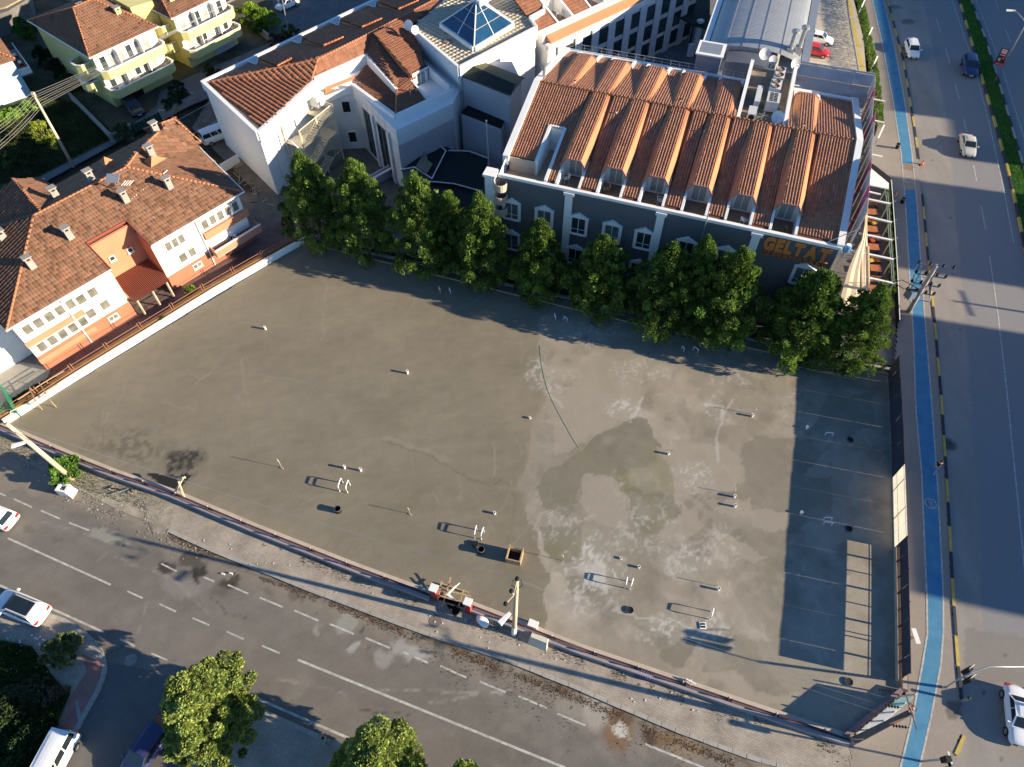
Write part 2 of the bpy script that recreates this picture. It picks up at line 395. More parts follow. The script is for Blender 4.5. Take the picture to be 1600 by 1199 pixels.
        c = mixc(c, (0.312, 0.277, 0.222), pxpoly(x, y, l, ZL, .7, s=60+k, wsc=.7)*.75)
    # white efflorescence: ridged noise inside soft regions
    rid = 1-np.abs(fbm(x, y, .75, 5, 90)-.5)*2; rid = np.clip((rid-.93)*18, 0, 1)
    spk = np.clip((fbm(x, y, 2.2, 4, 33)-.60)*8, 0, 1)
    for k, (px, py, rx, ry, a) in enumerate([(925, 885, 3.0, 3.4, 1), (880, 820, 3, 2.4, .5), (975, 640, 2.2, 1.5, .9), (1010, 830, 4, 3, .5), (1120, 635, 1.2, 2.2, .9), (850, 580, 2, 2.5, .7), (1080, 745, 2.3, 1.6, .7), (1060, 985, 4, 1.4, .8), (1130, 985, 1.5, 1.6, .8), (940, 520, 4, 2, .6), (1070, 880, 2.4, 2, .7), (1000, 580, 4, 2, .5), (1140, 590, 3, 2, .5), (1240, 610, 2, 1, .6), (990, 770, 4, 3, .2), (905, 940, 2, 2, .5), (1290, 700, 2, 3, .3), (1120, 850, 3, 2, .5)]):
        g = blob(x, y, px, py, rx, ry, ZL, 1.2, 100+k, 0, .4)
        c = mixc(c, (0.484, 0.468, 0.429), np.clip(g*(rid*1.0+spk*.8+.12), 0, 1)*a)
    c = mixc(c, (0.468, 0.452, 0.413), blob(x, y, 930, 893, 1.1, 1.5, ZL, 1.0, 201, 0, .5, 1.6)*.75)
    for q in ([(1143, 625), (1130, 650), (1122, 680), (1120, 720)], [(1108, 632), (1130, 636), (1128, 648)], [(960, 950), (1000, 965), (1060, 975), (1110, 990)], [(845, 590), (862, 605), (858, 618), (880, 635)], [(905, 930), (898, 965)], [(1125, 960), (1128, 990)], [(985, 660), (1005, 620)]):
        c = mixc(c, (0.468, 0.448, 0.406), stroke(x, y, q, .10, ZL, .35)*.55)
    # cold joint line and drag edges
    c = mixc(c, (0.133, 0.117, 0.094), stroke(x, y, [(600, 690), (665, 708), (690, 722), (720, 740), (745, 755), (765, 758), (780, 752), (800, 760)], .07, ZL, .35)*.6)
    c = mixc(c, (0.289, 0.261, 0.211), stroke(x, y, [(600, 686), (665, 702), (700, 720)], .2, ZL, .4)*.4)
    c = mixc(c, (0.273, 0.234, 0.176), stroke(x, y, [(848, 560), (853, 620), (832, 680), (822, 740), (808, 765)], .28, ZL, .5)*.5)
    c = mixc(c, (0.140, 0.129, 0.105), stroke(x, y, [(800, 770), (803, 830), (795, 850)], .09, ZL, .4)*.4)
    for q in ([(378, 560), (380, 600), (390, 640)], [(510, 440), (507, 490), (505, 530)], [(160, 640), (158, 690)], [(168, 640), (166, 680)], [(770, 690), (775, 730), (772, 745)], [(305, 600), (330, 580)]):
        c = mixc(c, (0.281, 0.257, 0.218), stroke(x, y, q, .06, ZL, .3)*.6)
    # gritty, darker patch by the wall with a near-black smear at one end
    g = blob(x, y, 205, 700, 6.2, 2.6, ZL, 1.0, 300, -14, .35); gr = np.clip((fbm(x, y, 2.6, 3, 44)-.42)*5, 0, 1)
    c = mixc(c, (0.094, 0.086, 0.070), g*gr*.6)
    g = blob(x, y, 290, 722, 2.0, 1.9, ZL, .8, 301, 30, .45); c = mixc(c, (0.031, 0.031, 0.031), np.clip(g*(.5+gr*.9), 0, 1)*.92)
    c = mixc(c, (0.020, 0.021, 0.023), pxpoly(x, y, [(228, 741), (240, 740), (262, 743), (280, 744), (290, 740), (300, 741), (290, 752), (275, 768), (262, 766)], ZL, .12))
    return c
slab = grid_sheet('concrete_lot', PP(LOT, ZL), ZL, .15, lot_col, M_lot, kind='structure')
# slab edge below the sheet
MB().prism([(p[0], p[1]) for p in PP(LOT, ZL)], -.6, ZL-.03).build('lot_slab', M_conc_d, kind='structure')

# bottom road
def road_col(x, y):
    n1 = fbm(x, y, .12, 5, 5); n2 = fbm(x*.9-y*.35, (x*.35+y*.9)*3.5, .35, 4, 6); n3 = fbm(x, y, 1.5, 4, 7)
    c = np.ones((len(x), 3))*np.array([.172, .157, .138])
    n4 = fbm(x*.93+y*.37-3, (y*.93-x*.37)*6, .16, 5, 66); n5 = vnoise(x*5.5, y*5.5, 3)
    c *= (1+(n1-.5)*.36+(n2-.5)*.22+(n3-.5)*.16+(n4-.5)*.25+(n5-.5)*.06)[:, None]
    c = mixc(c, (.26, .24, .21), np.clip((fbm(x, y, .45, 6, 68)-.60)*7, 0, 1)*.35)
    # dusty dirt verge along the kerb
    e = stroke(x, y, [(0, 690), (120, 765), (265, 830), (400, 888), (560, 950), (680, 995), (900, 1078), (1060, 1148), (1170, 1190), (1290, 1215)], 1.6, 0, 1.0, 3)
    c = mixc(c, (.27, .23, .18), e*.55*(.5+n3))
    c = mixc(c, (.10, .065, .035), np.clip(stroke(x, y, [(265, 832), (400, 892), (560, 956), (680, 1000), (900, 1084), (1060, 1155), (1170, 1196)], .28, 0, .4, 9)-.2, 0, 1)*np.clip((fbm(x, y, 2.5, 3, 61)-.42)*6, 0, 1)*.8)
    d = pxpoly(x, y, [(-60, 700), (60, 735), (130, 770), (220, 790), (330, 850), (260, 838), (180, 800), (60, 770), (-60, 760)], 0, 1.2, s=3)
    c = mixc(c, (.28, .24, .19), d*.6)
    for k, (px, py, rx, ry, a, col) in enumerate([
        (262, 889, .95, .55, .9, (.05, .045, .035)), (252, 885, .5, .3, .8, (.05, .045, .035)), (300, 877, 1.5, .75, .8, (.065, .06, .05)), (312, 893, .7, .5, .9, (.03, .028, .025)), (358, 912, .7, .35, .9, (.05, .04, .03)),
        (305, 903, .5, .3, .9, (.03, .03, .03)), (368, 905, .4, .5, .8, (.05, .04, .03)), (345, 920, .9, .6, .4, (.08, .07, .06)), (172, 838, 2.6, .5, .6, (.33, .33, .28)), (185, 850, .7, .22, .6, (.07, .065, .05)),
        (280, 915, 2.0, 1.0, .5, (.27, .25, .22)), (1030, 1157, 1.2, .5, .85, (.07, .045, .03)), (1018, 1152, .7, .5, .7, (.06, .045, .03)), (965, 1145, 1.3, 1.5, .7, (.20, .11, .05)), (970, 1120, .9, .7, .7, (.10, .06, .03)),
        (935, 1100, 1.2, 2.2, .6, (.42, .39, .34)), (968, 1140, .9, .5, .9, (.55, .52, .46)), (1060, 1165, 2.2, .8, .5, (.27, .19, .10)), (1050, 1135, .8, .6, .5, (.12, .09, .05)), (540, 975, .8, 1.0, .6, (.33, .33, .30)),
        (552, 1012, .4, .5, .7, (.40, .40, .37)), (600, 1030, .9, .6, .5, (.38, .37, .35)), (493, 984, .3, .4, .6, (.36, .34, .31)), (640, 1017, 1.8, .7, .55, (.42, .41, .39)), (660, 1022, 1.3, .4, .4, (.42, .41, .39)), (465, 932, 1.0, .5, .5, (.08, .06, .045)),
        (740, 1030, .7, .25, .5, (.09, .07, .05)), (770, 1050, 1.0, .4, .5, (.10, .065, .04)), (840, 1045, 1.4, .7, .4, (.11, .08, .05)), (880, 1075, 1, .5, .4, (.10, .07, .04)), (700, 1010, .9, .3, .3, (.12, .09, .06)), (780, 1080, .5, .3, .5, (.30, .29, .27)),
        (420, 925, .6, .3, .4, (.1, .08, .05)), (45, 826, .7, .25, .4, (.10, .09, .07)), (92, 845, .6, .3, .4, (.11, .10, .08)), (566, 985, .3, .25, .7, (.05, .05, .04)), (576, 1013, .3, .3, .5, (.09, .08, .06)), (900, 1110, 1.5, 1.2, .25, (.36, .33, .28))]):
        c = mixc(c, col, blob(x, y, px, py, rx, ry, 0, .45, 400+k, -20, .8, 1.8)*a)
    # spots
    sp = np.clip((vnoise(x*3.1, y*3.1, 71)-.955)*40, 0, 1); c = mixc(c, (.05, .045, .04), sp*np.clip(e*1.2+.12, 0, 1))
    for q, a in (([(585, 1077), (680, 1080), (760, 1083)], .4), ([(670, 1100), (745, 1086), (800, 1078)], .4), ([(430, 1058), (490, 1070), (540, 1085)], .35), ([(60, 815), (100, 823), (200, 860)], .3), ([(230, 930), (215, 1000), (230, 1020)], .25), ([(180, 870), (270, 905), (330, 960)], .25), ([(170, 860), (130, 900)], .2), ([(780, 1040), (870, 1055)], .2)):
        c = mixc(c, (.42, .40, .36), stroke(x, y, q, .08, 0, .2)*a*np.clip((fbm(x, y, 2.2, 3, 81)-.38)*5, 0, 1))
    for q in ([(330, 935), (350, 955), (385, 965)], [(640, 1120), (560, 1108)], [(60, 1060), (190, 1010)]):
        c = mixc(c, (.06, .055, .05), stroke(x, y, q, .05, 0, .25)*.7)
    return c
ROADP = [(-75, 30), (-30, 20), (0, 9), (24, -2), (31, -8), (31, -30), (-75, -30)]
grid_sheet('main_road', [P(-500, 640), P(5, 690), P(115, 762), P(270, 834), P(600, 962), P(900, 1076), P(1060, 1145), P(1290, 1203), P(1420, 1215), P(1420, 1500), P(-500, 1500)], 0.0, .17, road_col, M_road, kind='structure')

# base ground
sheet('street_base', PP([(-400, 560), (5, 655), (270, 780), (700, 960), (1340, 1190), (1340, 1400), (-400, 1400)], -.05), -.05, M_asph, kind='structure')
sheet('ground', [(-400, -200), (400, -200), (400, 600), (-400, 600)], -.65, M_earth, kind='structure')
def near_g(x, y):
    n = fbm(x, y, .3, 5, 3); c = np.ones((len(x), 3))*np.array([.11, .095, .07]); c *= (1+(n-.5)*.7)[:, None]
    return mixc(c, (.05, .06, .02), np.clip((fbm(x, y, .8, 4, 19)-.5)*5, 0, 1)*.5)
# terrain lying round the sunken strip behind the slab
MB().quad(P(-400, 640, -.02), P(5, 690, -.02), P(2, 668, -.02), P(478, 379, -.02), P(440, 300, -.02), P(-100, 300, -.02)).build('yard_ground', M_conc_d, kind='structure')
sheet('alley_ground', [P(478, 379, -.03), P(560, 395, -.03), P(800, 150, -.03), P(330, 150, -.03), P(300, 200, -.03)], -.03, mat('alley', (.17, .14, .11), .9, .35, .5), kind='structure')
sheet('lower_verge', [P(0, 905), P(160, 990), P(600, 1199), P(600, 1500), P(-600, 1500), P(-600, 905)], -.04, M_earth, kind='structure')

# right hand side: big road, pavement, bike lane
RK = [(1383, -60), (1386, 0), (1412, 100), (1428, 200), (1435, 250), (1440, 305), (1447, 380), (1454, 450), (1459, 500), (1468, 600), (1477, 730), (1484, 850), (1489, 950), (1497, 1060), (1502, 1100)]
MKL = [(1478, -60), (1498, 0), (1516, 60), (1536, 130), (1556, 200), (1574, 265), (1589, 330), (1603, 400), (1622, 500), (1650, 700)]
MKR = [(1496, -60), (1516, 0), (1538, 60), (1560, 130), (1580, 200), (1598, 262), (1620, 340), (1640, 420), (1660, 520)]
def hroad_col(x, y):
    n1 = fbm(x, y, .1, 5, 15); n2 = fbm(x*3, y*.45, .3, 4, 16); n3 = fbm(x, y, 1.6, 4, 17)
    c = np.ones((len(x), 3))*np.array([.30, .275, .25]); n4 = fbm(x*2.5, y*.22, .5, 4, 36); c *= (1+(n1-.5)*.3+(n2-.5)*.22+(n3-.5)*.14+(n4-.5)*.16)[:, None]
    new = pxpoly(x, y, [(1430, -60), (1455, 60), (1478, 180), (1487, 262), (1500, 420), (1513, 560), (1522, 700), (1532, 850), (1536, 1000), (1700, 1000), (1760, -60)], 0, .12)
    c = mixc(c, (.235, .235, .24), new*.85)
    c = mixc(c, (.22, .205, .185), pxpoly(x, y, [(1507, 981), (1560, 989), (1640, 1000), (1640, 1075), (1507, 1066)], 0, .05)*.8)
    c = mixc(c, (.04, .04, .038), blob(x, y, 1481, 694, .9, .8, 0, .2, 5, 0, 1.0)*.75)
    c = mixc(c, (.03, .03, .03), blob(x, y, 1418, 33, 1.4, 1.0, 0, .9, 6, 0, .6, 2)*.6)
    c = mixc(c, (.05, .05, .05), blob(x, y, 1398, 12, 1.6, .8, 0, .9, 16, 0, .6, 2)*.5)
    sp = np.clip((vnoise(x*2.3, y*2.3, 171)-.965)*60, 0, 1); c = mixc(c, (.03, .03, .03), sp*.8*(1-new))
    return c
big = [P(x-16, y) for x, y in RK]+[P(1505, 1150), P(1488, 1185), P(1470, 1230), P(1430, 1500)]+[P(2100, 1500), P(2300, 700), P(1900, 0), P(1700, -60)]
grid_sheet('highway', big, 0.0, .24, hroad_col, M_road, kind='structure')
PV = .12
right_pave = [P(1340, -60, PV), P(1345, 0, PV), P(1360, 100, PV), P(1372, 200, PV), P(1350, 250, PV), P(1393, 300, PV), P(1405, 480, PV), P(1396, 584, PV), P(1411, 800, PV), P(1414, 1083, PV), P(1322, 1160, PV), P(1330, 1170, PV), P(1325, 1203, PV), P(1430, 1500, PV), P(1468, 1230, PV), P(1486, 1185, PV), P(1503, 1150, PV)]+[P(x, y, PV) for x, y in RK[::-1]]
def rp_col(x, y):
    n1 = fbm(x, y, .2, 4, 25); n3 = fbm(x, y, 1.3, 4, 27)
    c = np.ones((len(x), 3))*np.array([.30, .262, .225]); c *= (1+(n1-.5)*.25+(n3-.5)*.12)[:, None]
    c = mixc(c, (.22, .14, .05), pxpoly(x, y, [(1409, 255), (1426, 257), (1430, 268), (1412, 264)], PV, .2)*.7)
    c = mixc(c, (.12, .11, .10), pxpoly(x, y, [(1477, 1098), (1505, 1096), (1504, 1120), (1480, 1122)], PV, .03)*.8)
    return c
grid_sheet('right_pavement', right_pave, PV, .24, rp_col, M_road, kind='structure')
BL = [(1352, -60), (1363, 0), (1379, 70), (1395, 155), (1408, 240), (1415, 320), (1421, 430), (1427, 520), (1431, 640), (1440, 740), (1444, 840), (1448, 930), (1449, 990), (1441, 1040), (1424, 1130), (1407, 1199), (1390, 1270)]
BR_ = [(1369, -60), (1380, 0), (1397, 70), (1413, 155), (1425, 240), (1433, 320), (1440, 430), (1447, 520), (1455, 620), (1464, 740), (1470, 850), (1474, 930), (1474, 990), (1470, 1040), (1455, 1120), (1437, 1199), (1420, 1270)]
bl = MB(); z = PV+.008
A = PP(BL, z); B = PP(BR_, z)
cut = []
for i in range(len(A)-1):
    if 240 <= BL[i][1] < 320:
        # unpainted driveway gap at the crossing, blue again below it
        def lerp(p, q, t): return tuple(p[k]+(q[k]-p[k])*t for k in range(3))
        bl.quad(A[i], B[i], lerp(B[i], B[i+1], .22), lerp(A[i], A[i+1], .22)); bl.quad(lerp(A[i], A[i+1], .72), lerp(B[i], B[i+1], .72), B[i+1], A[i+1]); continue
    bl.quad(A[i], B[i], B[i+1], A[i+1])
bike = bl.build('bike_lane', M_blue, kind='structure')
for l in (A, B):
    for a, b in zip(l[:-1], l[1:]):
        strip(MB(), [a, b], .13, z+.006).build('edge_line', M_mark, bike)
# painted cycle emblem in a ring
cx, cy, _ = P(1454, 787, PV)
ring = MB(); zz = z+.008
for k in range(28):
    a0, a1 = 2*math.pi*k/28, 2*math.pi*(k+1)/28
    ring.quad(*[(cx+r*math.cos(a), cy+r*math.sin(a), zz) for r, a in ((.50, a0), (.50, a1), (.42, a1), (.42, a0))])
for ox in (-.20, .20):
    for k in range(14):
        a0, a1 = 2*math.pi*k/14, 2*math.pi*(k+1)/14
        ring.quad(*[(cx+oy_*math.cos(a)+.02, cy+ox+oy_*math.sin(a), zz) for oy_, a in ((.15, a0), (.15, a1), (.11, a1), (.11, a0))])
for a, b in (((0, -.2), (.13, -.05)), ((.13, -.05), (.13, .12)), ((0, -.2), (.0, 0)), ((0, 0), (.13, .12)), ((0, .2), (.18, .12)), ((0, 0), (.15, -.05))):
    strip(ring, [(cx+a[0], cy+a[1]), (cx+b[0], cy+b[1])], .04, zz)
ring.build('cycle_emblem', M_mark, bike)
r2 = MB(); cx, cy, _ = P(1420, 281, PV)
for k in range(20):
    a0, a1 = 2*math.pi*k/20, 2*math.pi*(k+1)/20
    r2.quad(*[(cx+r*math.cos(a), cy+r*math.sin(a), zz) for r, a in ((.62, a0), (.62, a1), (.5, a1), (.5, a0))])
r2.build('cycle_emblem', M_mark, bike)

# kerbs
def kerb(name, line, L, w, h, mats, z0=-.05, gap=.03, skip=None):
    root = bpy.data.objects.new(name, None); C.objects.link(root); root['kind'] = 'structure'
    p0 = line[0]; root.location = (p0[0], p0[1], 0); WL[root.name] = Vector((p0[0], p0[1], 0))
    q = resample(line, L)
    for i, (a, b) in enumerate(zip(q[:-1], q[1:])):
        if skip and skip(i, a): continue
        d = (b-a)/np.linalg.norm(b-a)*gap/2; n = np.array([-d[1], d[0]])/np.linalg.norm(d)
        a = a+d; b = b-d; j = random.uniform(-.012, .012); hh = h+random.uniform(-.008, .008)
        mb = MB(); A_ = a+n*(w/2+j); B_ = b+n*(w/2+j); C_ = b-n*(w/2-j); D_ = a-n*(w/2-j); c = .02
        mb.prism([A_, B_, C_, D_], z0, hh)
        mb.build('kerb_stone', mats[i % len(mats)], root)
    return root
kerb('right_kerb', [np.array(P(x, y)[:2]) for x, y in RK], 2.35, .22, .17, [M_yel, M_blk], skip=lambda i, a: P(1435, 238)[1] > a[1] > P(1437, 300)[1])
kerb('corner_kerb', [np.array(P(x, y)[:2]) for x, y in [(1505, 1150), (1498, 1170), (1488, 1185), (1478, 1205)]], 1.6, .22, .17, [M_yel])
kerb('median_kerb', [np.array(P(x, y)[:2]) for x, y in MKL], 2.6, .26, .22, [M_yel, M_blk])
kerb('median_far_kerb', [np.array(P(x, y)[:2]) for x, y in MKR], 2.6, .26, .22, [M_blk, M_kerb])
LK = [(263, 829), (330, 860), (400, 888), (480, 921), (560, 951), (620, 974), (680, 996), (735, 1012), (790, 1031), (850, 1055), (905, 1077), (960, 1101), (1060, 1143), (1120, 1165), (1180, 1187), (1290, 1215)]
kerb('lot_side_kerb', [np.array(P(x, y)[:2]) for x, y in LK], 1.0, .30, .14, [M_kerb])
CK = [(70, 960), (100, 970), (125, 984), (143, 1000), (157, 1018), (165, 1035), (164, 1052), (155, 1078), (140, 1104), (120, 1140), (105, 1165), (80, 1210)]
kerb('corner_block_kerb', [np.array(P(x, y)[:2]) for x, y in CK], .62, .34, .14, [M_kerb])
kerb('lower_pavement_kerb', [np.array(P(x, y)[:2]) for x, y in [(385, 1101), (440, 1125), (500, 1152), (560, 1178), (640, 1215)]], 1.0, .3, .14, [M_kerb])

# pavements
def brickmat(name, c1, c2, mort, sc=1.0, rot=0, bw=.25, bh=.12):
    m = mat(name, c1, .9, .1, 1.0); n = m.node_tree.nodes; l = m.node_tree.links
    bt = n.new('ShaderNodeTexBrick'); bt.inputs['Color1'].default_value = (*c1, 1); bt.inputs['Color2'].default_value = (*c2, 1); bt.inputs['Mortar'].default_value = (*mort, 1)
    bt.inputs['Scale'].default_value = sc; bt.inputs['Brick Width'].default_value = bw; bt.inputs['Row Height'].default_value = bh; bt.inputs['Mortar Size'].default_value = .012
    mp = n.new('ShaderNodeMapping'); mp.inputs['Rotation'].default_value = (0, 0, rot); tc = n.new('ShaderNodeTexCoord')
    l.new(tc.outputs['Object'], mp.inputs[0]); l.new(mp.outputs[0], bt.inputs['Vector'])
    ns = n.new('ShaderNodeTexNoise'); ns.inputs['Scale'].default_value = .6; ns.inputs['Detail'].default_value = 6; l.new(tc.outputs['Object'], ns.inputs['Vector'])
    mx = n.new('ShaderNodeMix'); mx.data_type = 'RGBA'; mx.blend_type = 'MULTIPLY'; mx.inputs['Factor'].default_value = .7
    cr = n.new('ShaderNodeMapRange'); cr.inputs['From Min'].default_value = .3; cr.inputs['From Max'].default_value = .65; cr.inputs['To Min'].default_value = .6; cr.inputs['To Max'].default_value = 1.15
    l.new(ns.outputs['Fac'], cr.inputs['Value']); cc = n.new('ShaderNodeCombineColor')
    for k in range(3): l.new(cr.outputs[0], cc.inputs[k])
    l.new(bt.outputs['Color'], mx.inputs['A']); l.new(cc.outputs[0], mx.inputs['B'])
    l.new(mx.outputs['Result'], n['Principled BSDF'].inputs['Base Color']); return m
M_pav1 = brickmat('paving_bricks', (.42, .365, .30), (.34, .30, .25), (.22, .19, .155), rot=R(20))
M_pav2 = brickmat('paving_bricks_pink', (.30, .22, .18), (.25, .17, .14), (.15, .12, .10), rot=R(30))
def wallpts(): return [(1325, 1163), (1160, 1108), (1035, 1065), (905, 1020), (820, 986), (735, 952), (670, 935), (560, 895), (400, 830), (270, 775)]
sheet('lot_side_pavement', PP(LK, .11)+PP([(1330, 1203), (1330, 1165)]+wallpts(), .11), .11, M_pav1, kind='structure')
sheet('dirt_verge', PP([(270, 778), (400, 833), (402, 845), (300, 845), (263, 829), (180, 795), (0, 700), (-60, 680), (-60, 640), (0, 672), (180, 748)], .03), .03, mat('dirt', (.31, .27, .21), 1, .35, .9, bump=.6, bscale=7), kind='structure')
MB().quad(P(205, 748, .034), P(240, 836, .03), P(266, 832, .115), P(272, 778, .115)).build('dirt_ramp', mat('dirt', (.31, .27, .21)), kind='structure')
sheet('corner_pavement', PP([(-80, 915), (0, 925), (40, 950)]+CK+[(-60, 1500), (-200, 1200)], .11), .11, M_pav1, kind='structure')
sheet('corner_planting', PP([(-150, 985), (0, 1000), (50, 1010), (85, 1060), (110, 1085), (95, 1120), (85, 1150), (60, 1230), (-200, 1260)], .13), .13, M_grassy, kind='structure')
sheet('corner_ramp', PP([(128, 1022), (160, 1035), (160, 1052), (150, 1078), (120, 1135), (103, 1160), (90, 1130), (112, 1085), (135, 1050)], .118), .118, mat('ramp_red', (.30, .16, .13), .9, .2, 1), kind='structure')
sheet('guide_strip', PP([(117, 1096), (122, 1094), (127, 1122), (122, 1126)], .124), .124, M_conc, kind='structure')
sheet('lower_pavement', PP([(385, 1101), (440, 1125), (500, 1152), (560, 1178), (640, 1215), (640, 1500), (350, 1500), (300, 1199), (360, 1110)], .11), .11, M_pav1, kind='structure')
sheet('side_street', PP([(165, 1035), (250, 1050), (380, 1105), (330, 1210), (250, 1500), (-60, 1500), (82, 1210)], 0), .004, mat('asphalt_side', (.13, .125, .12), .9, .12, .6, bump=.3, bscale=25), kind='structure')

# painted lines on the roads
mroot = bpy.data.objects.new('road_lines', None); C.objects.link(mroot); mroot['kind'] = 'structure'; WL['road_lines'] = Vector((0, 0, 0))
def rl(a, b, w, z=.008): strip(MB(), [P(*a, 0), P(*b, 0)], w, z).build('road_line', M_mark, mroot)
for a, b, w in [((-80, 879), (162, 988), .16), ((12, 841), (173, 914), .15), ((393, 1088), (548, 1155), .17), ((465, 1031), (920, 1215), .17), ((1008, 1163), (1130, 1212), .15),
                ((22, 780), (50, 793), .13), ((64, 798), (94, 811), .13), ((108, 817), (139, 829), .13), ((-20, 763), (9, 775), .13), ((199, 924), (223, 935), .12), ((249, 944), (275, 956), .12), ((301, 966), (327, 977), .12), ((354, 987), (381, 999), .12), ((187, 999), (211, 1010), .13), ((409, 1009), (437, 1021), .12), ((236, 1021), (262, 1032), .12), ((390, 1086), (400, 1091), .1),
                ((406, 934), (442, 949), .14), ((460, 954), (497, 970), .14), ((515, 975), (553, 991), .14), ((571, 997), (610, 1013), .14), ((630, 1019), (669, 1036), .14), ((688, 1041), (729, 1059), .14), ((749, 1065), (790, 1082), .14), ((810, 1088), (855, 1107), .14), ((870, 1115), (915, 1134), .13), ((252, 881), (276, 893), .13), ((318, 902), (335, 909), .13), ((356, 914), (388, 928), .13),
                ((1462, 28), (1470, 50), .13), ((1477, 76), (1484, 99), .13), ((1492, 130), (1499, 156), .13), ((1505, 186), (1511, 207), .13), ((1521, 258), (1526, 283), .13), ((1533, 322), (1540, 358), .13), ((1546, 399), (1560, 497), .12), ((1560, 497), (1573, 610), .12), ((1573, 610), (1586, 740), .12), ((1586, 740), (1600, 880), .12), ((1600, 880), (1612, 1010), .12),
                ((1487, 0), (1519, 92), .12), ((1519, 92), (1545, 190), .12), ((1545, 190), (1569, 300), .12), ((1569, 300), (1584, 380), .12), ((1525, 0), (1567, 110), .12), ((1567, 110), (1600, 215), .12), ((1571, 46), (1580, 68), .13), ((1555, 0), (1560, 14), .13)]: rl(a, b, w)
mh = MB(); mh.lathe(P(204, 1031, .006), [(0, .004), (.45, .004), (.45, 0)], 20); mh.build('manhole_cover', mat('manhole', (.27, .24, .22), .8, .2, 3), label='round pale manhole cover in the side street mouth beside the large broadleaf tree', cat='manhole cover')
mh = MB(); mh.lathe(P(1481, 694, .006), [(0, .004), (.42, .004), (.42, 0)], 20); mh.build('manhole_cover', mat('manhole_dark', (.06, .06, .06), .7, .2, 3), label='dark round manhole cover in the highway beside the right kerb', cat='manhole cover')
mh = MB(); mh.lathe(P(680, 971, .115), [(0, .01), (.48, .01), (.48, 0)], 20); mh.build('manhole_cover', mat('manhole_brown', (.16, .14, .12), .8, .2, 3), label='round brown manhole cover in the brick pavement below the gateway', cat='manhole cover')
# median turf
med = sheet('median_turf', PP(MKL, .14)+PP(MKR[::-1], .14), .14, mat('turf', (.03, .09, .012), 1, .4, 1.5, bump=.8, bscale=20), kind='structure')
# parking area and streets at the top
M_park = mat('parking_concrete', (.42, .375, .31), .9, .12, .4)
park = sheet('parking_area', PP([(1225, -120), (1225, 130), (1355, 130), (1349, 60), (1334, 0), (1320, -120)], .02), .02, M_park, kind='structure')
for a, b, w in [((1322, -20), (1331, 25), .5), ((1331, 30), (1342, 75), .5), ((1342, 80), (1350, 118), .5)]: strip(MB(), [P(*a, .028), P(*b, .028)], w, .028).build('yellow_line', M_yel, park)
for (x0, y0) in ((1272, 20), (1309, 27), (1314, 66)):
    for k in range(6): strip(MB(), [P(x0+k*3.2, y0, .03), P(x0+k*3.2+.4, y0+5, .03)], .12, .03).build('bay_mark', M_mark, park)
street = sheet('upper_street', PP([(-40, 345), (60, 290), (180, 225), (250, 187), (345, 145), (430, 100), (520, 60), (900, -120), (420, -120), (430, 0), (440, 60), (300, 118), (250, 143), (245, 165), (185, 213), (60, 278), (-40, 330)], .0), 0.0, M_asph2, kind='structure')
sheet('upper_parking', PP([(400, -120), (425, 0), (440, 75), (560, 50), (900, -120)], .006), .006, mat('asphalt_worn', (.13, .13, .135), .9, .25, .5, bump=.3), kind='structure')
for a, b in [((278, 188), (345, 152)), ((295, 213), (352, 182))]: rl(a, b, .12, .01)
sheet('meadow', PP([(-200, 120), (-200, 360), (60, 282), (183, 216), (120, 140), (60, 120)], -.01), -.01, M_grassy, kind='structure')
sheet('garden_ground', PP([(-200, -120), (-200, 120), (60, 120), (120, 140), (183, 216), (300, 118), (450, 60), (430, -120)], -.012), -.012, mat('garden_soil', (.09, .08, .05), 1, .5, .3, bump=.6), kind='structure')
# ground right of the hotel and cafe terrace
sheet('cafe_floor', PP([(1250, 480), (1405, 500), (1392, 300), (1350, 250), (1355, 130), (1225, 130), (1225, 480)], .03), .03, M_conc_d, kind='structure')
sheet('hotel_ground', PP([(500, 370), (675, 410), (800, 438), (990, 483), (1200, 533), (1340, 566), (1400, 572), (1400, 480), (1250, 470), (780, 150)], -.05), -.05, M_conc_d, kind='structure')
sheet('service_court', PP([(850, 130), (1130, 160), (1200, -150), (850, -150)], .0), .002, M_asph2, kind='structure')
# ------------------------------------------------------------------ building helpers
def parapet(mb, pts, th, z0, z1):
    for a, b in zip(pts[:-1], pts[1:]): wall_seg(mb, a, b, th, z0, z1)
    return mb
def siding(name, a, b, z0, z1, m, parent, pitch=.24, out=.03):
    """stacked boards on the wall line a-b (outside on the right hand of a->b)"""
    ax, ay = a[:2]; bx, by = b[:2]; L = math.hypot(bx-ax, by-ay); nx, ny = (by-ay)/L, -(bx-ax)/L; mb = MB(); z = z0
    while z < z1-.05:
        t = min(z+pitch-.02, z1)
        mb.hexa([(ax, ay, z), (ax+nx*(out+.035), ay+ny*(out+.035), z), (bx+nx*(out+.035), by+ny*(out+.035), z), (bx, by, z)],
                [(ax, ay, t), (ax+nx*out, ay+ny*out, t), (bx+nx*out, by+ny*out, t), (bx, by, t)]); z += pitch
    return mb.build(name, m, parent, kind='stuff')
def ridge(name, a, b, parent, m=None, r=.13, step=.42):
    a = Vector(a); b = Vector(b); n = max(1, int((b-a).length/step)); mb = MB(); d = (b-a)/n
    for k in range(n): mb.tube([a+d*k, a+d*(k+1.12)], r*1.08, 7, True, r*.86)
    return mb.build(name, m or M_ridge, parent, smooth=True)
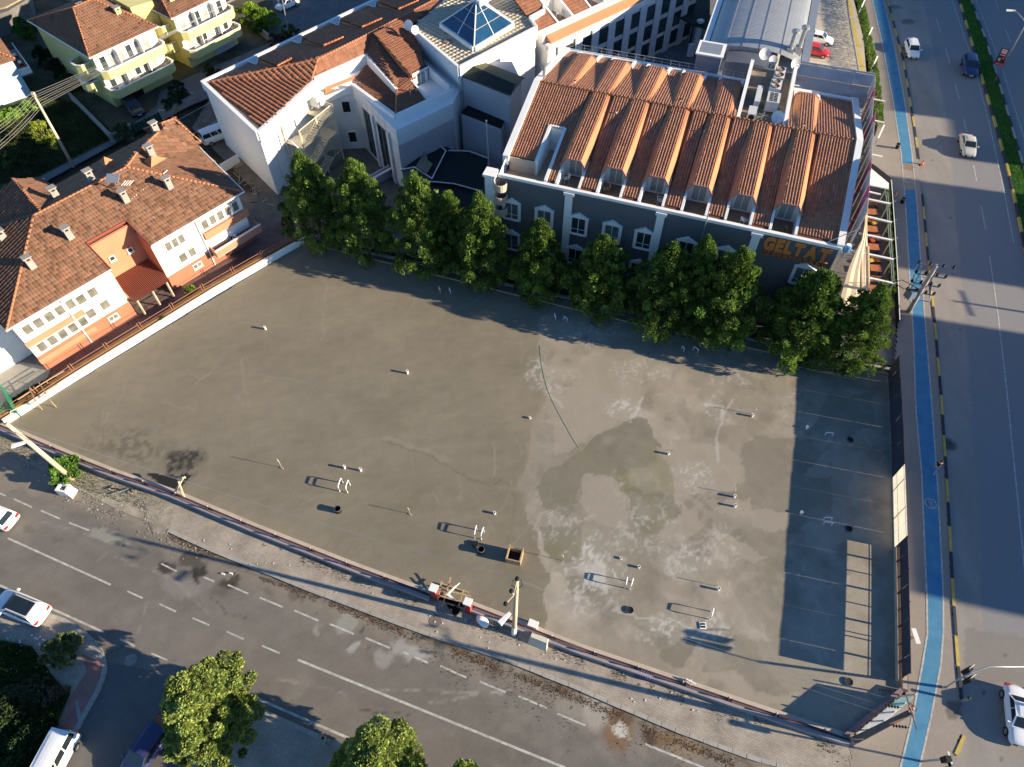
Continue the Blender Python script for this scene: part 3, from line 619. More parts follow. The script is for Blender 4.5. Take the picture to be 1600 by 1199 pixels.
def window(parent, c, wdir, out, w, h, n=2, glass=None, fm=None, fr=.07, sill=True):
    """framed window centred at c on a wall; wdir = plan unit vector along the wall, out = outward plan unit vector"""
    glass = glass or M_glass; fm = fm or M_pvc; cx, cy, cz = c
    def bar(u0, u1, z0, z1, o0, o1):
        b = [(cx+wdir[0]*u+out[0]*o, cy+wdir[1]*u+out[1]*o, cz+z0) for u, o in ((u0, o0), (u1, o0), (u1, o1), (u0, o1))]
        return MB().hexa(b, [(p[0], p[1], cz+z1) for p in b])
    g = bar(-w/2, w/2, -h/2, h/2, -.02, .025).build('window', glass, parent)
    f = MB()
    for q in ((-w/2-fr, w/2+fr, h/2, h/2+fr), (-w/2-fr, w/2+fr, -h/2-fr, -h/2), (-w/2-fr, -w/2, -h/2, h/2), (w/2, w/2+fr, -h/2, h/2)):
        k = bar(*q, -.02, .08); i = len(f.v); f.v += k.v; f.f += [tuple(i+a for a in q_) for q_ in k.f]
    for k in range(1, n):
        u = -w/2+w*k/n; q = bar(u-.03, u+.03, -h/2, h/2, .027, .07); i = len(f.v); f.v += q.v; f.f += [tuple(i+a for a in q_) for q_ in q.f]
    f.build('window_frame', fm, g)
    if sill: bar(-w/2-.12, w/2+.12, -h/2-fr-.06, -h/2-fr, -.02, .17).build('sill', fm, g)
    return g
def unit(a, b):
    d = np.array(b[:2], float)-np.array(a[:2], float); return d/np.linalg.norm(d)
def chimney(parent, c, w=.55, d=.5, h=1.3, m=None, rz=0.0):
    ch = MB().box((c[0], c[1], c[2]+h/2-.3), (w, d, h+.6), rz).build('chimney', m or M_conc, parent)
    MB().box((c[0], c[1], c[2]+h+.03), (w+.22, d+.22, .1), rz).build('chimney_cap', M_conc, ch)
    MB().box((c[0]+.012*math.sin(rz), c[1]-.012*math.cos(rz), c[2]+h-.22), (w*.5, d+.03, .16), rz).build('flue_opening', M_dark, ch)
    return ch
def dish(c, rz, r=.55, tilt=35, label=None, group=None, m=None):
    t = thing('satellite_dish', c, label, 'satellite dish', group)
    mb = MB(); n = 16; a = R(tilt); dirv = Vector((math.cos(rz)*math.cos(a), math.sin(rz)*math.cos(a), math.sin(a)))
    sx = dirv.cross(Vector((0, 0, 1))).normalized(); sy = sx.cross(dirv).normalized(); c0 = Vector(c)+Vector((0, 0, r+.25))
    rings = []
    for side in (0, -.025):
        for k in range(6):
            rr = r*k/5; rings.append((rr, .28*rr*rr/r+side))
    for rr, dz in rings:
        for q in range(n):
            th = 2*math.pi*q/n; mb.v.append(tuple(c0+sx*rr*math.cos(th)+sy*rr*math.sin(th)+dirv*dz))
    for k in list(range(5))+list(range(6, 11)):
        for q in range(n): mb.f.append((k*n+q, k*n+(q+1) % n, (k+1)*n+(q+1) % n, (k+1)*n+q))
    mb.build('reflector', m or mat('dish_grey', (.42, .43, .44), .5, .05, 2), t, smooth=True)
    MB().tube([c, c0-dirv*.05], .04, 6).build('mast', M_metal, t)
    MB().tube([c0-sy*r*.9, c0+dirv*r*.75-sy*.1], .018, 5).tube([c0+dirv*r*.72-sy*.1, c0+dirv*r*.86-sy*.08], .05, 6).build('feed_arm', M_metal, t)
    return t
def chair(c, rz, m, label):
    t = thing('chair', c, label, 'chair'); f = Fr(c[:2], math.degrees(rz)); z = c[2]
    MB().fbox(f, -.25, .25, -.25, .25, z+.40, z+.44).build('seat', m, t)
    MB().hexa([(*f.w(-.24, .22)[:2], z+.46), (*f.w(.24, .22)[:2], z+.46), (*f.w(.24, .26)[:2], z+.46), (*f.w(-.24, .26)[:2], z+.46)], [(*f.w(-.22, .34)[:2], z+.9), (*f.w(.22, .34)[:2], z+.9), (*f.w(.22, .38)[:2], z+.9), (*f.w(-.22, .38)[:2], z+.9)]).build('backrest', m, t)
    for a, b in ((-1, -1), (1, -1), (1, 1), (-1, 1)): MB().tube([f.w(a*.2, b*.2, z+.40), f.w(a*.25, b*.25, z)], .025, 5).build('leg', m, t)
    for s in (-1, 1): MB().beam(f.w(s*.26, -.2, z+.62), f.w(s*.25, .27, z+.66), .04, .03).build('armrest', m, t)
    return t

# ------------------------------------------------------------------ the hotel with the long tiled roof
H = Fr((-1.24, 57.36), -18.7); E0 = 11.5; RZ = 14.45; RV = 11.9; HU = 32.0; HV = 23.8
hotel = thing('hotel_building', H.w(16, 12, 0), 'long grey hotel behind the conifers with dormered clay roof and orange lettering', 'hotel')
MB().fbox(H, 0, HU, 0, HV, -.1, E0-1.02).build('wall', M_side, hotel)
siding('siding', H.w(.02, 0), H.w(HU, 0), .2, E0-.35, M_side, hotel)
siding('siding', H.w(HU, 0), H.w(HU, HV), .2, E0-1.0, M_side, hotel)
siding('siding', H.w(0, HV), H.w(0, 0), .2, E0-1.0, M_lilac, hotel)
MB().fbox(H, 0, HU, 0, .22, E0-1.02, E0-.3).build('upper_wall', M_side, hotel)
MB().fbox(H, -.1, HU+.1, -.12, .26, E0-.3, E0).build('front_coping', M_whitew, hotel)
def mz(v): return E0+(RZ-E0)*v/RV                 # main roof height on the front slope
def bz(v): return RZ-(RZ-E0-.3)*(v-RV)/(HV-.6-RV)  # and on the rear slope
DU = [5.55+4.03*k for k in range(6)]; DW = 2.5   # dormer strips
# roof decks: between the dormers, and the wide ends
def deck(name, u0, u1, v0, v1, zf):
    mb = MB(); a, b = zf(v0)-.03, zf(v1)-.03
    mb.hexa([H.w(u0, v0, a-.25), H.w(u1, v0, a-.25), H.w(u1, v1, b-.25), H.w(u0, v1, b-.25)], [H.w(u0, v0, a), H.w(u1, v0, a), H.w(u1, v1, b), H.w(u0, v1, b)])
    return mb.build(name, M_deck, hotel)
def quadtris(u0, u1, v0, v1, z00, z10, z11, z01):
    a, b, c, d = H.w(u0, v0, z00), H.w(u1, v0, z10), H.w(u1, v1, z11), H.w(u0, v1, z01); return [(a, b, c), (a, c, d)]
DN = -18.7-90; UP = -18.7+90
T1 = []; Tt = [];
# left end: full slope behind the terrace, notch for the stair slot
def addT(lst, u0, u1, v0, v1, zf): lst += quadtris(u0, u1, v0, v1, zf(v0), zf(v0), zf(v1), zf(v1))
addT(T1, .25, 3.0, 2.3, RV, mz); addT(T1, 3.0, 4.75, 6.7, RV, mz); addT(T1, 4.75, DU[0], .4, RV, mz)
deck('roof_deck', .25, 3.0, 2.3, RV, mz); deck('roof_deck', 3.0, 4.75, 6.7, RV, mz); deck('roof_deck', 4.75, DU[0], .25, RV, mz)
for k in range(5):
    addT(T1, DU[k]+DW, DU[k+1], .35, RV, mz); deck('roof_deck', DU[k]+DW, DU[k+1], .25, RV, mz)
addT(T1, DU[5]+DW, HU-.2, .35, RV, mz); deck('roof_deck', DU[5]+DW, HU-.05, .25, RV, mz)
tiles(hotel, T1, DN, M_tile, w=.262, row=.38, seed=1)
T2 = []
addT(T2, .25, 20.4, RV, HV-1.0, bz); deck('rear_deck', .25, 20.4, RV, HV-1.0, bz)
addT(T2, 25.3, HU-.2, RV, HV-1.0, bz); deck('rear_deck', 25.3, HU-.05, RV, HV-1.0, bz)
tiles(hotel, T2, UP, M_tile, w=.262, row=.38, seed=2)
ridge('ridge_cap', H.w(.2, RV, RZ+.06), H.w(HU-.1, RV, RZ+.06), hotel)
# raised white verges
for (u, name) in ((0.0, 'left_verge'), (HU-.02, 'right_verge')):
    mb = MB()
    for v0, v1, z0, z1 in ((1.9, RV, mz(2.3), RZ), (RV, HV, RZ, E0+.3)) if u == 0 else ((0, RV, E0, RZ), (RV, HV, RZ, E0+.3)):
        mb.hexa([H.w(u-.3, v0, z0-.8), H.w(u+.3, v0, z0-.8), H.w(u+.3, v1, z1-.8), H.w(u-.3, v1, z1-.8)], [H.w(u-.3, v0, z0+.22), H.w(u+.3, v0, z0+.22), H.w(u+.3, v1, z1+.22), H.w(u-.3, v1, z1+.22)])
    mb.build(name, M_whitew, hotel)
MB().quad(H.w(0, 0, 8), H.w(0, RV, 8), H.w(0, RV, RZ)).build('gable', M_whitew, hotel)
for u in (0.0, HU):
    MB().quad(H.w(u, 0, 10.3), H.w(u, HV, 10.3), H.w(u, HV, E0+.2), H.w(u, RV, RZ), H.w(u, 0, E0)).build('gable_wall', M_whitew, hotel)
MB().fbox(H, -.3, 20.4, HV-.35, HV+.15, 9, E0+.35).build('rear_coping', M_whitew, hotel)
MB().fbox(H, 25.3, HU+.3, HV-.35, HV+.15, 9, E0+.35).build('rear_coping', M_whitew, hotel)
rr = MB().beam(H.w(-.2, HV+.1, E0+1.0), H.w(20.2, HV+.1, E0+1.0), .05, .05).beam(H.w(-.2, HV+.1, E0+.65), H.w(20.2, HV+.1, E0+.65), .03, .03).build('rear_railing', M_metal, hotel)
for k in range(21): MB().beam(H.w(k, HV+.1, E0+.35), H.w(k, HV+.1, E0+1.0), .05, .05).build('railing_post', M_metal, rr)
# front dormers
def dormer(u0, front=True, sgn=1, vend=2.0):
    u1 = u0+DW; w = DW; ins = .55
    if front: v0, zf, ve = vend, mz, RV; zt = 13.3; zr = RZ+.02
    else: v0, zf, ve = HV-2.6, bz, RV; zt = 12.95; zr = RZ+.02
    zs = zf(v0)+(.5 if front else .35)                                   # springing height at the open end
    a = [H.w(u0, v0, zs), H.w(u0+ins, v0, zt), H.w(u1-ins, v0, zt), H.w(u1, v0, zs)]
    b = [H.w(u0+.25, ve, zr-.06), H.w(u0+ins, ve, zr), H.w(u1-ins, ve, zr), H.w(u1-.25, ve, zr-.06)]
    d = MB()
    for k in range(3): d.quad(a[k], a[k+1], b[k+1], b[k])
    lo0 = H.w(u0, v0, zf(v0)-.2); lo1 = H.w(u1, v0, zf(v0)-.2)
    d.quad(H.w(u0, ve, zf(ve)-.2), b[0], a[0], lo0); d.quad(lo1, a[3], b[3], H.w(u1, ve, zf(ve)-.2))
    o = d.build('dormer', M_clayp, hotel)
    tl = [(a[1], a[2], b[2]), (a[1], b[2], b[1])]
    tiles(o, [tuple((p[0], p[1], p[2]+.01) for p in t) for t in tl], DN if front else UP, M_tile, w=.262, row=.38, seed=int(u0*10)+(0 if front else 500), name='dormer_tile')
    for k in (1, 2): ridge('edge_cap', a[k], b[k], o, M_ridge, r=.07)
    rim = MB()
    for k in range(3): rim.beam(Vector(a[k])+Vector((0, 0, .03)), Vector(a[k+1])+Vector((0, 0, .03)), .16, .10)
    rim.build('dormer_rim', mat('rim_mauve', (.33, .15, .13), .7, .1, 2), o)
    for s_, e in ((0, 0), (3, 3)):
        MB().beam(Vector(a[s_])-Vector((0, 0, .75)), Vector(b[e])-Vector((0, 0, .10)), .16, .05).build('flashing', mat('lead', (.20, .17, .20), .6, .1, 2), o)
    return o, zt
for k, u0 in enumerate(DU):
    o, zt = dormer(u0)
    vb = 3.3; f0 = 10.5
    lu, ru = u0+.12, u0+DW-.12
    # recessed balcony in the roof: floor, cheeks, back wall, glazed door
    MB().fbox(H, lu, ru, .22, vb+.2, f0-.2, f0).build('balcony_floor', M_terr, hotel)
    for u in (u0, u0+DW-.24):
        mb = MB(); mb.hexa([H.w(u, .26, f0-.2), H.w(u+.24, .26, f0-.2), H.w(u+.24, vb, f0-.2), H.w(u, vb, f0-.2)], [H.w(u, .26, E0+.14), H.w(u+.24, .26, E0+.14), H.w(u+.24, vb, mz(vb)+.22), H.w(u, vb, mz(vb)+.22)]); mb.build('balcony_cheek', M_whitew, hotel)
    MB().quad(H.w(lu, vb, f0), H.w(ru, vb, f0), H.w(ru, vb, mz(2)+.7), H.w(ru-.45, vb, 13.25), H.w(lu+.45, vb, 13.25), H.w(lu, vb, mz(2)+.7)).build('dormer_wall', M_whitew, hotel)
    window(hotel, H.w(u0+DW/2, vb-.05, f0+1.15), H.u, (-H.v[0], -H.v[1]), 1.25, 1.8, 2, M_curt, sill=False, fr=.12)
    if k == 0: chair(H.w(u0+.62, 2.2, f0), R(-18.7-60), M_pvc, 'white plastic chair on the leftmost dormer balcony of the long tiled roof')
    if k == 1: chair(H.w(u0+.70, 2.0, f0), R(-18.7-70), mat('wicker', (.42, .25, .12), .8, .2, 6), 'brown wicker chair on the second dormer balcony from the left')
    if k == 2: chair(H.w(u0+1.95, 1.9, f0), R(-18.7+100), M_pvc, 'white plastic chair at the right side of the third dormer balcony from the left')
    if k == 4: chair(H.w(u0+1.85, 1.6, f0), R(-18.7+140), M_pvc, 'white slatted chair on the second dormer balcony from the right')
    if k == 5: chair(H.w(u0+1.8, 1.7, f0), R(-18.7+130), mat('brown_cane', (.22, .16, .11), .8, .2, 6), 'brown cane chair on the rightmost dormer balcony, by the half open door')
for u0 in [1.55]+DU[:4]+[DU[5]]:
    o, zt = dormer(u0, False)
    for u in (u0-.05, u0+DW-.15): MB().hexa([H.w(u, HV-2.7, 11.2), H.w(u+.3, HV-2.7, 11.2), H.w(u+.3, HV-.3, 11.2), H.w(u, HV-.3, 11.2)], [H.w(u, HV-2.7, bz(HV-2.7)+.3), H.w(u+.3, HV-2.7, bz(HV-2.7)+.3), H.w(u+.3, HV-.3, E0+.45), H.w(u, HV-.3, E0+.45)]).build('rear_cheek', M_whitew, hotel)
    MB().fbox(H, u0+.25, u0+DW-.15, HV-2.5, HV-.35, 10.6, 11.0+.45).build('rear_balcony', M_terr, hotel)
# terrace and slot at the left end
MB().fbox(H, .1, 4.7, .22, 6.7, 10.2, 10.5).build('terrace_floor', mat('terrace_beige', (.42, .31, .20), .9, .15, 1), hotel)
MB().fbox(H, .3, 3.0, 2.2, 2.4, 10.5, mz(2.3)-.05).build('terrace_back_wall', mat('cream', (.52, .42, .33), .85, .1, 1), hotel)
mb = MB()
for u in (2.9, 4.45): mb.hexa([H.w(u, 2.2 if u < 4 else .26, 10.5), H.w(u+.3, 2.2 if u < 4 else .26, 10.5), H.w(u+.3, 6.7, 10.5), H.w(u, 6.7, 10.5)], [H.w(u, 2.2 if u < 4 else .26, mz(2.2 if u < 4 else .3)+.15), H.w(u+.3, 2.2 if u < 4 else .26, mz(2.2 if u < 4 else .3)+.15), H.w(u+.3, 6.7, mz(6.7)+.15), H.w(u, 6.7, mz(6.7)+.15)])
mb.build('slot_cheek', M_whitew, hotel)
MB().fbox(H, 3.0, 4.6, 6.6, 6.8, 10.5, mz(6.7)+.15).build('slot_end_wall', M_whitew, hotel)
# pilasters, corner turret with curved stair, windows
for u in (6.75, 15.7, 24.5):
    p_ = MB().fbox(H, u, u+.75, -.22, .0, 0, E0-.35).build('pilaster', M_whitew, hotel)
    MB().fbox(H, u-.15, u+.9, -.32, .0, E0-.62, E0-.31).build('capital', M_whitew, p_)
def pediment_window(uc, zc, w=1.35, h=1.9, bal=False):
    g = window(hotel, H.w(uc, -.10, zc), H.u, (-H.v[0], -H.v[1]), w, h, 2, M_glass if int(uc*7) % 3 else mat('window_curtain', (.13, .15, .16), .3, .6, 1.5), sill=True, fr=.13)
    mb = MB(); zt = zc+h/2+.13
    b = [H.w(uc-w/2-.35, -.02, zt), H.w(uc+w/2+.35, -.02, zt), H.w(uc, -.02, zt+.55)]; f_ = [H.w(uc-w/2-.35, -.34, zt), H.w(uc+w/2+.35, -.34, zt), H.w(uc, -.34, zt+.55)]
    mb.quad(f_[0], f_[1], f_[2]); mb.quad(b[0], b[2], b[1]); mb.quad(f_[0], f_[2], b[2], b[0]); mb.quad(f_[2], f_[1], b[1], b[2]); mb.quad(f_[1], f_[0], b[0], b[1])
    mb.build('pediment', M_whitew, g)
    for s in (-1, 1): MB().fbox(H, uc+s*(w/2+.2)-.1, uc+s*(w/2+.2)+.1, -.24, -.02, zc-h/2-.15, zt-.003).build('jamb', M_whitew, g)
    r_ = MB().beam(H.w(uc-w/2, -.3, zc-.30), H.w(uc+w/2, -.3, zc-.30), .035, .035).beam(H.w(uc-w/2, -.3, zc-.85), H.w(uc+w/2, -.3, zc-.85), .035, .035)
    r_.build('window_rail', M_pvc, g)
UW = [1.3, 4.75, 8.3, 11.7, 15.0-.1, 19.0, 22.75, 30.0]
for u in UW: pediment_window(u, 7.4)
for u in UW[:7]: pediment_window(u, 3.3)
corner = MB()
corner.fbox(H, -1.35, -.35, -.5, .5, 0, E0-.2).build('corner_tower', M_whitew, hotel)
MB().fbox(H, -1.5, -.2, -.65, .65, E0-.2, E0+.05).build('tower_cap', M_whitew, hotel)
for k in range(3):
    a0 = MB(); cx, cy, _ = H.w(.25, -.35)
    a0.lathe((cx, cy, 7.0+1.5*k), [(.6, 0), (.68, .05), (.68, .8), (.6, .85), (.55, .8), (.55, .1), (0, .08)], 16); a0.build('curved_balcony', mat('cream', (.52, .42, .33)), hotel)
# roof vents
FV = ['leftmost of three', 'middle of three', 'rightmost of three']; BVV = ['leftmost of five', 'second of five', 'middle of five', 'left of the plant well', 'right of the plant well']
for (u, v, zf) in ((3.7, RV+1.3, bz), (10.3, RV+1.6, bz), (14.7, RV+1.6, bz), (9.0, 9.7, mz), (18.6, RV+1.7, bz), (17.8, 9.5, mz), (23, 9.4, mz), (26.8, RV+1, bz)):
    v_ = thing('roof_vent', H.w(u, v, zf(v)), 'small capped vent pipe on the tiled roof, %s' % ('front slope' if v < RV else 'rear slope'), 'vent', 'capped vent pipes along the ridge of the long roof')
    v_['label'] = 'small capped vent on the %s slope of the hotel roof, %s' % (('front', FV.pop(0)) if v < RV else ('rear', BVV.pop(0)))
    MB().tube([H.w(u, v, zf(v)-.05), H.w(u, v, zf(v)+.35)], .06, 6).build('pipe', M_pvc, v_)
    MB().lathe(H.w(u, v, zf(v)+.33), [(0.02, .12), (.13, .0), (.0, -.01)], 8).build('cap', M_dark, v_)
ch = thing('flue_stack', H.w(.4, RV+1.2, RZ-.4), 'grey metal flue with a round cap on the left end of the long tiled roof', 'flue')
MB().tube([H.w(.4, RV+1.2, RZ-.4), H.w(.4, RV+1.2, RZ+1.0)], .16, 10).build('pipe', M_metal, ch); MB().lathe(H.w(.4, RV+1.2, RZ+1.0), [(0, .3), (.3, .25), (.3, .1), (.1, 0)], 12).build('cap', M_metal, ch)
# supermarket lettering
def text3d(s, name, fr, u0, u1, z0, z1, v, m, parent, ext=.06, bold=.055, down=0.0):
    """letters set one by one between u0 and u1; returns the letter meshes"""
    n = len(s); cur = 0; adv = []; meshes = []
    for chx in s:
        cv = bpy.data.curves.new('t', 'FONT'); cv.body = chx; cv.extrude = ext; cv.offset = bold; cv.size = 1.0
        to = bpy.data.objects.new('t', cv); C.objects.link(to); bpy.context.view_layer.update()
        me = bpy.data.meshes.new_from_object(to); bpy.data.objects.remove(to)
        xs = [q.co.x for q in me.vertices]; ys = [q.co.y for q in me.vertices]; meshes.append((me, min(xs), max(xs), max(ys)-0)); 
    tot = sum(b-a for _, a, b, _ in meshes)+.06*(n-1); sx = (u1-u0)/tot; sz = (z1-z0)/.70; u = u0
    for (me, a, b, _), chx in zip(meshes, s):
        for q in me.vertices:
            x, y, zc = q.co; zz = z0+y*sz-down*((u+(x-a)*sx-u0)/(u1-u0)); p = fr.w(u+(x-a)*sx, v-zc, zz); q.co = Vector(p)-WL[parent.name]
        me.materials.append(m); o = bpy.data.objects.new('letter', me); C.objects.link(o); o.parent = parent; u += (b-a+.06)*sx
M_sign = mat('sign_orange', (.60, .20, .05), .5, .05, 1)
sg = thing('store_sign', H.w(28.7, -.1, 9.2), 'two lines of orange block letters on grey siding at the right hotel end', 'sign')
text3d('GELTAT', 'letter', H, 25.7, 31.5, 9.7, 11.0, -.14, M_sign, sg, bold=.07)
text3d('SUPERMARKET', 'letter', H, 25.9, 31.6, 8.95, 9.5, -.12, mat('sign_orange_dull', (.40, .15, .06), .6, .05, 1), sg, bold=.02)

# plant well on the roof
PWz = 13.2
MB().fbox(H, 20.4, 25.3, 12.6, HV+.6, 11.2, PWz).build('plant_floor', mat('plant_floor', (.19, .155, .12), .9, .3, .8), hotel)
for (u0, u1, v0, v1) in ((20.4, 20.75, 12.6, HV+.5), (24.95, 25.3, 12.6, HV+.5), (20.75, 24.95, 12.6, 12.85)):
    MB().fbox(H, u0, u1, v0, v1, 11.0, PWz+.8).build('plant_parapet', M_whitew, hotel)
def ac_unit(u, v, z, w, d, h, label, fans=1, side=True, top=False):
    t = thing('ac_unit', H.w(u, v, z), label, 'air conditioner')
    MB().fbox(H, u-w/2, u+w/2, v-d/2, v+d/2, z+.12, z+h).build('casing', mat('ac_white', (.58, .58, .57), .6, .08, 2), t)
    for s in (-1, 1): MB().fbox(H, u+s*w*.35-.06, u+s*w*.35+.06, v-d/2, v+d/2, z, z+.12).build('foot', M_metal, t)
    for k in range(fans):
        if top: MB().lathe(H.w(u, v-d/2+d*(k+.5)/fans, z+h), [(0, .02), (min(w, d/fans)*.36, .02), (min(w, d/fans)*.42, .10), (min(w, d/fans)*.45, .0)], 14).build('fan_grille', mat('fan', (.30, .22, .16), .6, .2, 3), t)
        else:
            cu = u-w/2+w*(k+.5)/fans; mb = MB(); n = 14; c_ = H.w(cu, v-d/2-.012, z+h/2+.05); rr_ = min(w/fans, h)*.38
            mb.quad(*[(c_[0]+H.u[0]*rr_*math.cos(2*math.pi*q/n), c_[1]+H.u[1]*rr_*math.cos(2*math.pi*q/n), c_[2]+rr_*math.sin(2*math.pi*q/n)) for q in range(n)]); mb.build('fan_grille', M_dark, t)
    return t
ac_unit(23.6, 21.6, PWz, 1.0, 2.2, 1.3, 'tall white condenser with two round top fans at the back of the rooftop plant well', 2, top=True)
ac_unit(23.45, 19.2, PWz, 1.1, 1.8, 1.3, 'white condenser with two brown top fans in the middle of the rooftop plant well', 2, top=True)
t_ = ac_unit(23.5, 16.9, PWz, 1.25, 1.9, 1.2, 'white condenser with a dark louvred grille beside the coiled pipes in the roof well', 0)
for k in range(2):
    for j in range(6): MB().fbox(H, 23.1+k*.42, 23.45+k*.42, 16.1+j*.28, 16.3+j*.28, PWz+1.2, PWz+1.215).build('louvre', M_dark, t_)
ac_unit(22.0, 17.3, PWz, .55, 3.0, 1.1, 'long narrow white air conditioner along the left side of the rooftop plant well', 0)
ac_unit(21.8, 14.6, PWz, .8, 1.5, .8, 'short white air conditioner in the lower left corner of the rooftop plant well', 1)
dish(H.w(24.3, 14.0, PWz), R(-120), .62, 35, 'white satellite dish at the front right corner of the rooftop plant well', m=M_pvc)
dish(H.w(21.6, 25.2, PWz+.2), R(-90), .62, 30, 'large white satellite dish behind the plant well, leftmost of three', m=mat('dish_pale', (.6, .6, .6), .6))
dish(H.w(22.6, 24.4, PWz+.2), R(-80), .5, 35, 'grey satellite dish behind the plant well, between two larger dishes')
dish(H.w(24.9, 24.3, PWz+.2), R(-70), .6, 25, 'grey satellite dish behind the plant well, rightmost of three')
pw = thing('pipe_coil', H.w(24.4, 16.6, PWz+.02), 'loose coil of pale refrigerant pipe beside the louvred condenser on the roof', 'pipe')
mb = MB()
for j in range(3): mb.tube([H.w(24.35+(.25+.12*j)*math.cos(a*.35+j), 16.6+(.7+.12*j)*math.sin(a*.35+j), PWz+.06+.03*j) for a in range(16)], .022, 5)
mb.build('pipe', M_pole, pw)
an = thing('aerial', H.w(23.0, 14.9, PWz), 'folded grey metal aerial frame lying on the floor of the rooftop plant well', 'aerial')
for a, b in (((22.4, 14.4), (23.4, 15.2)), ((22.8, 14.1), (23.0, 15.6)), ((22.5, 15.1), (23.6, 14.8)), ((23.2, 14.2), (23.4, 15.3))): MB().beam(H.w(*a, PWz+.25), H.w(*b, PWz+.25), .05, .05).build('bar', M_metal, an)
MB().beam(H.w(23, 14.9, PWz), H.w(23, 14.9, PWz+.25), .05, .05).build('stand', M_metal, an)

# stair house and the metal barrel roof behind
bh = thing('barrel_roof_hall', H.w(20.5, 33, 0), 'hall with a pale ribbed barrel roof of sheet metal behind the rooftop plant well', 'building')
MB().fbox(H, 14.9, 26.2, 25.2, 62, -.1, 11.4).build('wall', M_whitew, bh)
nb = 22; pr = []
for k in range(nb+1):
    u = 15.4+(25.7-15.4)*k/nb; x = (u-20.5)/5.2; pr.append((u, 11.7+1.6*math.sqrt(max(0, 1-x*x*.92))))
M_sheet = mat('roof_sheet', (.46, .47, .48), .35, .08, .6, metal=.35)
mb = MB()
for (u0, z0), (u1, z1) in zip(pr[:-1], pr[1:]):
    mb.quad(H.w(u0, 28.0, z0), H.w(u1, 28.0, z1), H.w(u1, 62, z1), H.w(u0, 62, z0))
mb.build('roof', M_sheet, bh)
mb = MB()
for j in range(110):
    v = 28.1+j*.31
    for (u0, z0), (u1, z1) in list(zip(pr[:-1], pr[1:])): mb.hexa([H.w(u0, v, z0), H.w(u1, v, z1), H.w(u1, v+.06, z1), H.w(u0, v+.06, z0)], [H.w(u0, v, z0+.035), H.w(u1, v, z1+.035), H.w(u1, v+.06, z1+.035), H.w(u0, v+.06, z0+.035)])
mb.build('roof_rib', M_sheet, bh, kind='stuff')
for k in (4, 8, 12, 17): MB().beam(H.w(pr[k][0], 28, pr[k][1]+.05), H.w(pr[k][0], 62, pr[k][1]+.05), .06, .04).build('seam', M_metal, bh)
MB().fbox(H, 14.6, 15.3, 25.6, 62, 9.0, 12.3).build('parapet', M_whitew, bh)
MB().fbox(H, 25.8, 26.7, 25.6, 62, 9.0, 12.1).build('parapet', M_metal, bh)
mb = MB()
for (u0, z0), (u1, z1) in zip(pr[:15], pr[1:16]): mb.quad(H.w(u0, 28.0, 11), H.w(u1, 28.0, 11), H.w(u1, 28.0, z1), H.w(u0, 28.0, z0))
mb.build('gable', M_metal, bh)
mb = MB()
for (u0, z0), (u1, z1) in zip(pr[5:15], pr[6:16]): mb.quad(H.w(u0, 25.6, z0-.6), H.w(u1, 25.6, z1-.6), H.w(u1, 28.3, z1-.45), H.w(u0, 28.3, z0-.45)); mb.quad(H.w(u0, 24.6, 10.5), H.w(u1, 24.6, 10.5), H.w(u1, 25.6, z1-.6), H.w(u0, 25.6, z0-.6))
mb.build('lower_roof', mat('dark_sheet', (.16, .17, .19), .5, .15, 1, metal=.3), bh)
sh = thing('stair_house', H.w(15.9, 25.2, 0), 'narrow grey metal stair head with a square white framed roof panel, behind the hotel ridge', 'stair head')
MB().fbox(H, 14.6, 17.3, 24.1, 26.8, -.1, 13.6).build('casing', mat('stair_metal', (.30, .30, .34), .5, .1, 1, metal=.3), sh)
MB().fbox(H, 14.45, 17.45, 23.95, 26.95, 13.6, 13.75).build('roof_frame', M_whitew, sh)
MB().fbox(H, 14.8, 17.1, 24.4, 26.6, 13.75, 13.77).build('roof_panel', M_metal, sh)
for (u, v, hgt, m_) in ((24.3, 29.6, 1.7, M_metal), (25.2, 30.2, 2.0, M_metal)):
    t = thing('exhaust_duct', H.w(u, v, 12.6), 'tall leaning-looking metal exhaust duct on the barrel roof edge, %s' % ('left one with a blue-grey cap' if u < 25 else 'right one with a pale cap'), 'exhaust duct')
    MB().fbox(H, u-.4, u+.4, v-.4, v+.4, 12.2, 13.2).build('base', M_metal, t)
    MB().tube([H.w(u, v, 13.2), H.w(u, v, 13.2+hgt)], .24, 10).build('duct', M_metal, t)
    MB().lathe(H.w(u, v, 13.2+hgt), [(0, .35), (.42, .25), (.45, 0), (.2, -.05)], 12).build('cap', m_, t)

# banner screen along the right side of the hotel and the glazed screen behind it
bs = thing('banner_screen', H.w(33.4, 12, 0), 'tall steel screen carrying pink and white banners along the right side of the hotel', 'banner screen')
M_ban = mat('banner_back', (.50, .50, .50), .7, .1, 1, trans=.08); M_pinkb = mat('banner_pink', (.55, .12, .22), .7, .15, 1, trans=.08)
for k in range(13):
    v = 1.6+k*2.0; up = 33.0+.02*k; top = 14.4 if k < 8 else 13.6
    MB().beam(H.w(up, v, 0), H.w(up, v, top), .10, .10).build('post', M_metal, bs)
    if k < 12:
        MB().hexa([H.w(up+.10, v+.05, 8.6), H.w(up+.14, v+.05, 8.6), H.w(up+.14, v+1.95, 8.6), H.w(up+.10, v+1.95, 8.6)], [H.w(up+.10, v+.05, top), H.w(up+.14, v+.05, top), H.w(up+.14, v+1.95, top+.05), H.w(up+.10, v+1.95, top+.05)]).build('banner', M_pinkb if k in (1, 3, 7, 10) else M_ban, bs)
        MB().beam(H.w(up, v, 10.4), H.w(up, v+2, 10.4), .06, .06).build('rail', M_metal, bs)
        MB().beam(H.w(HU+.1, v, 11.3), H.w(up, v, 12.0), .06, .06).build('strut', M_metal, bs)
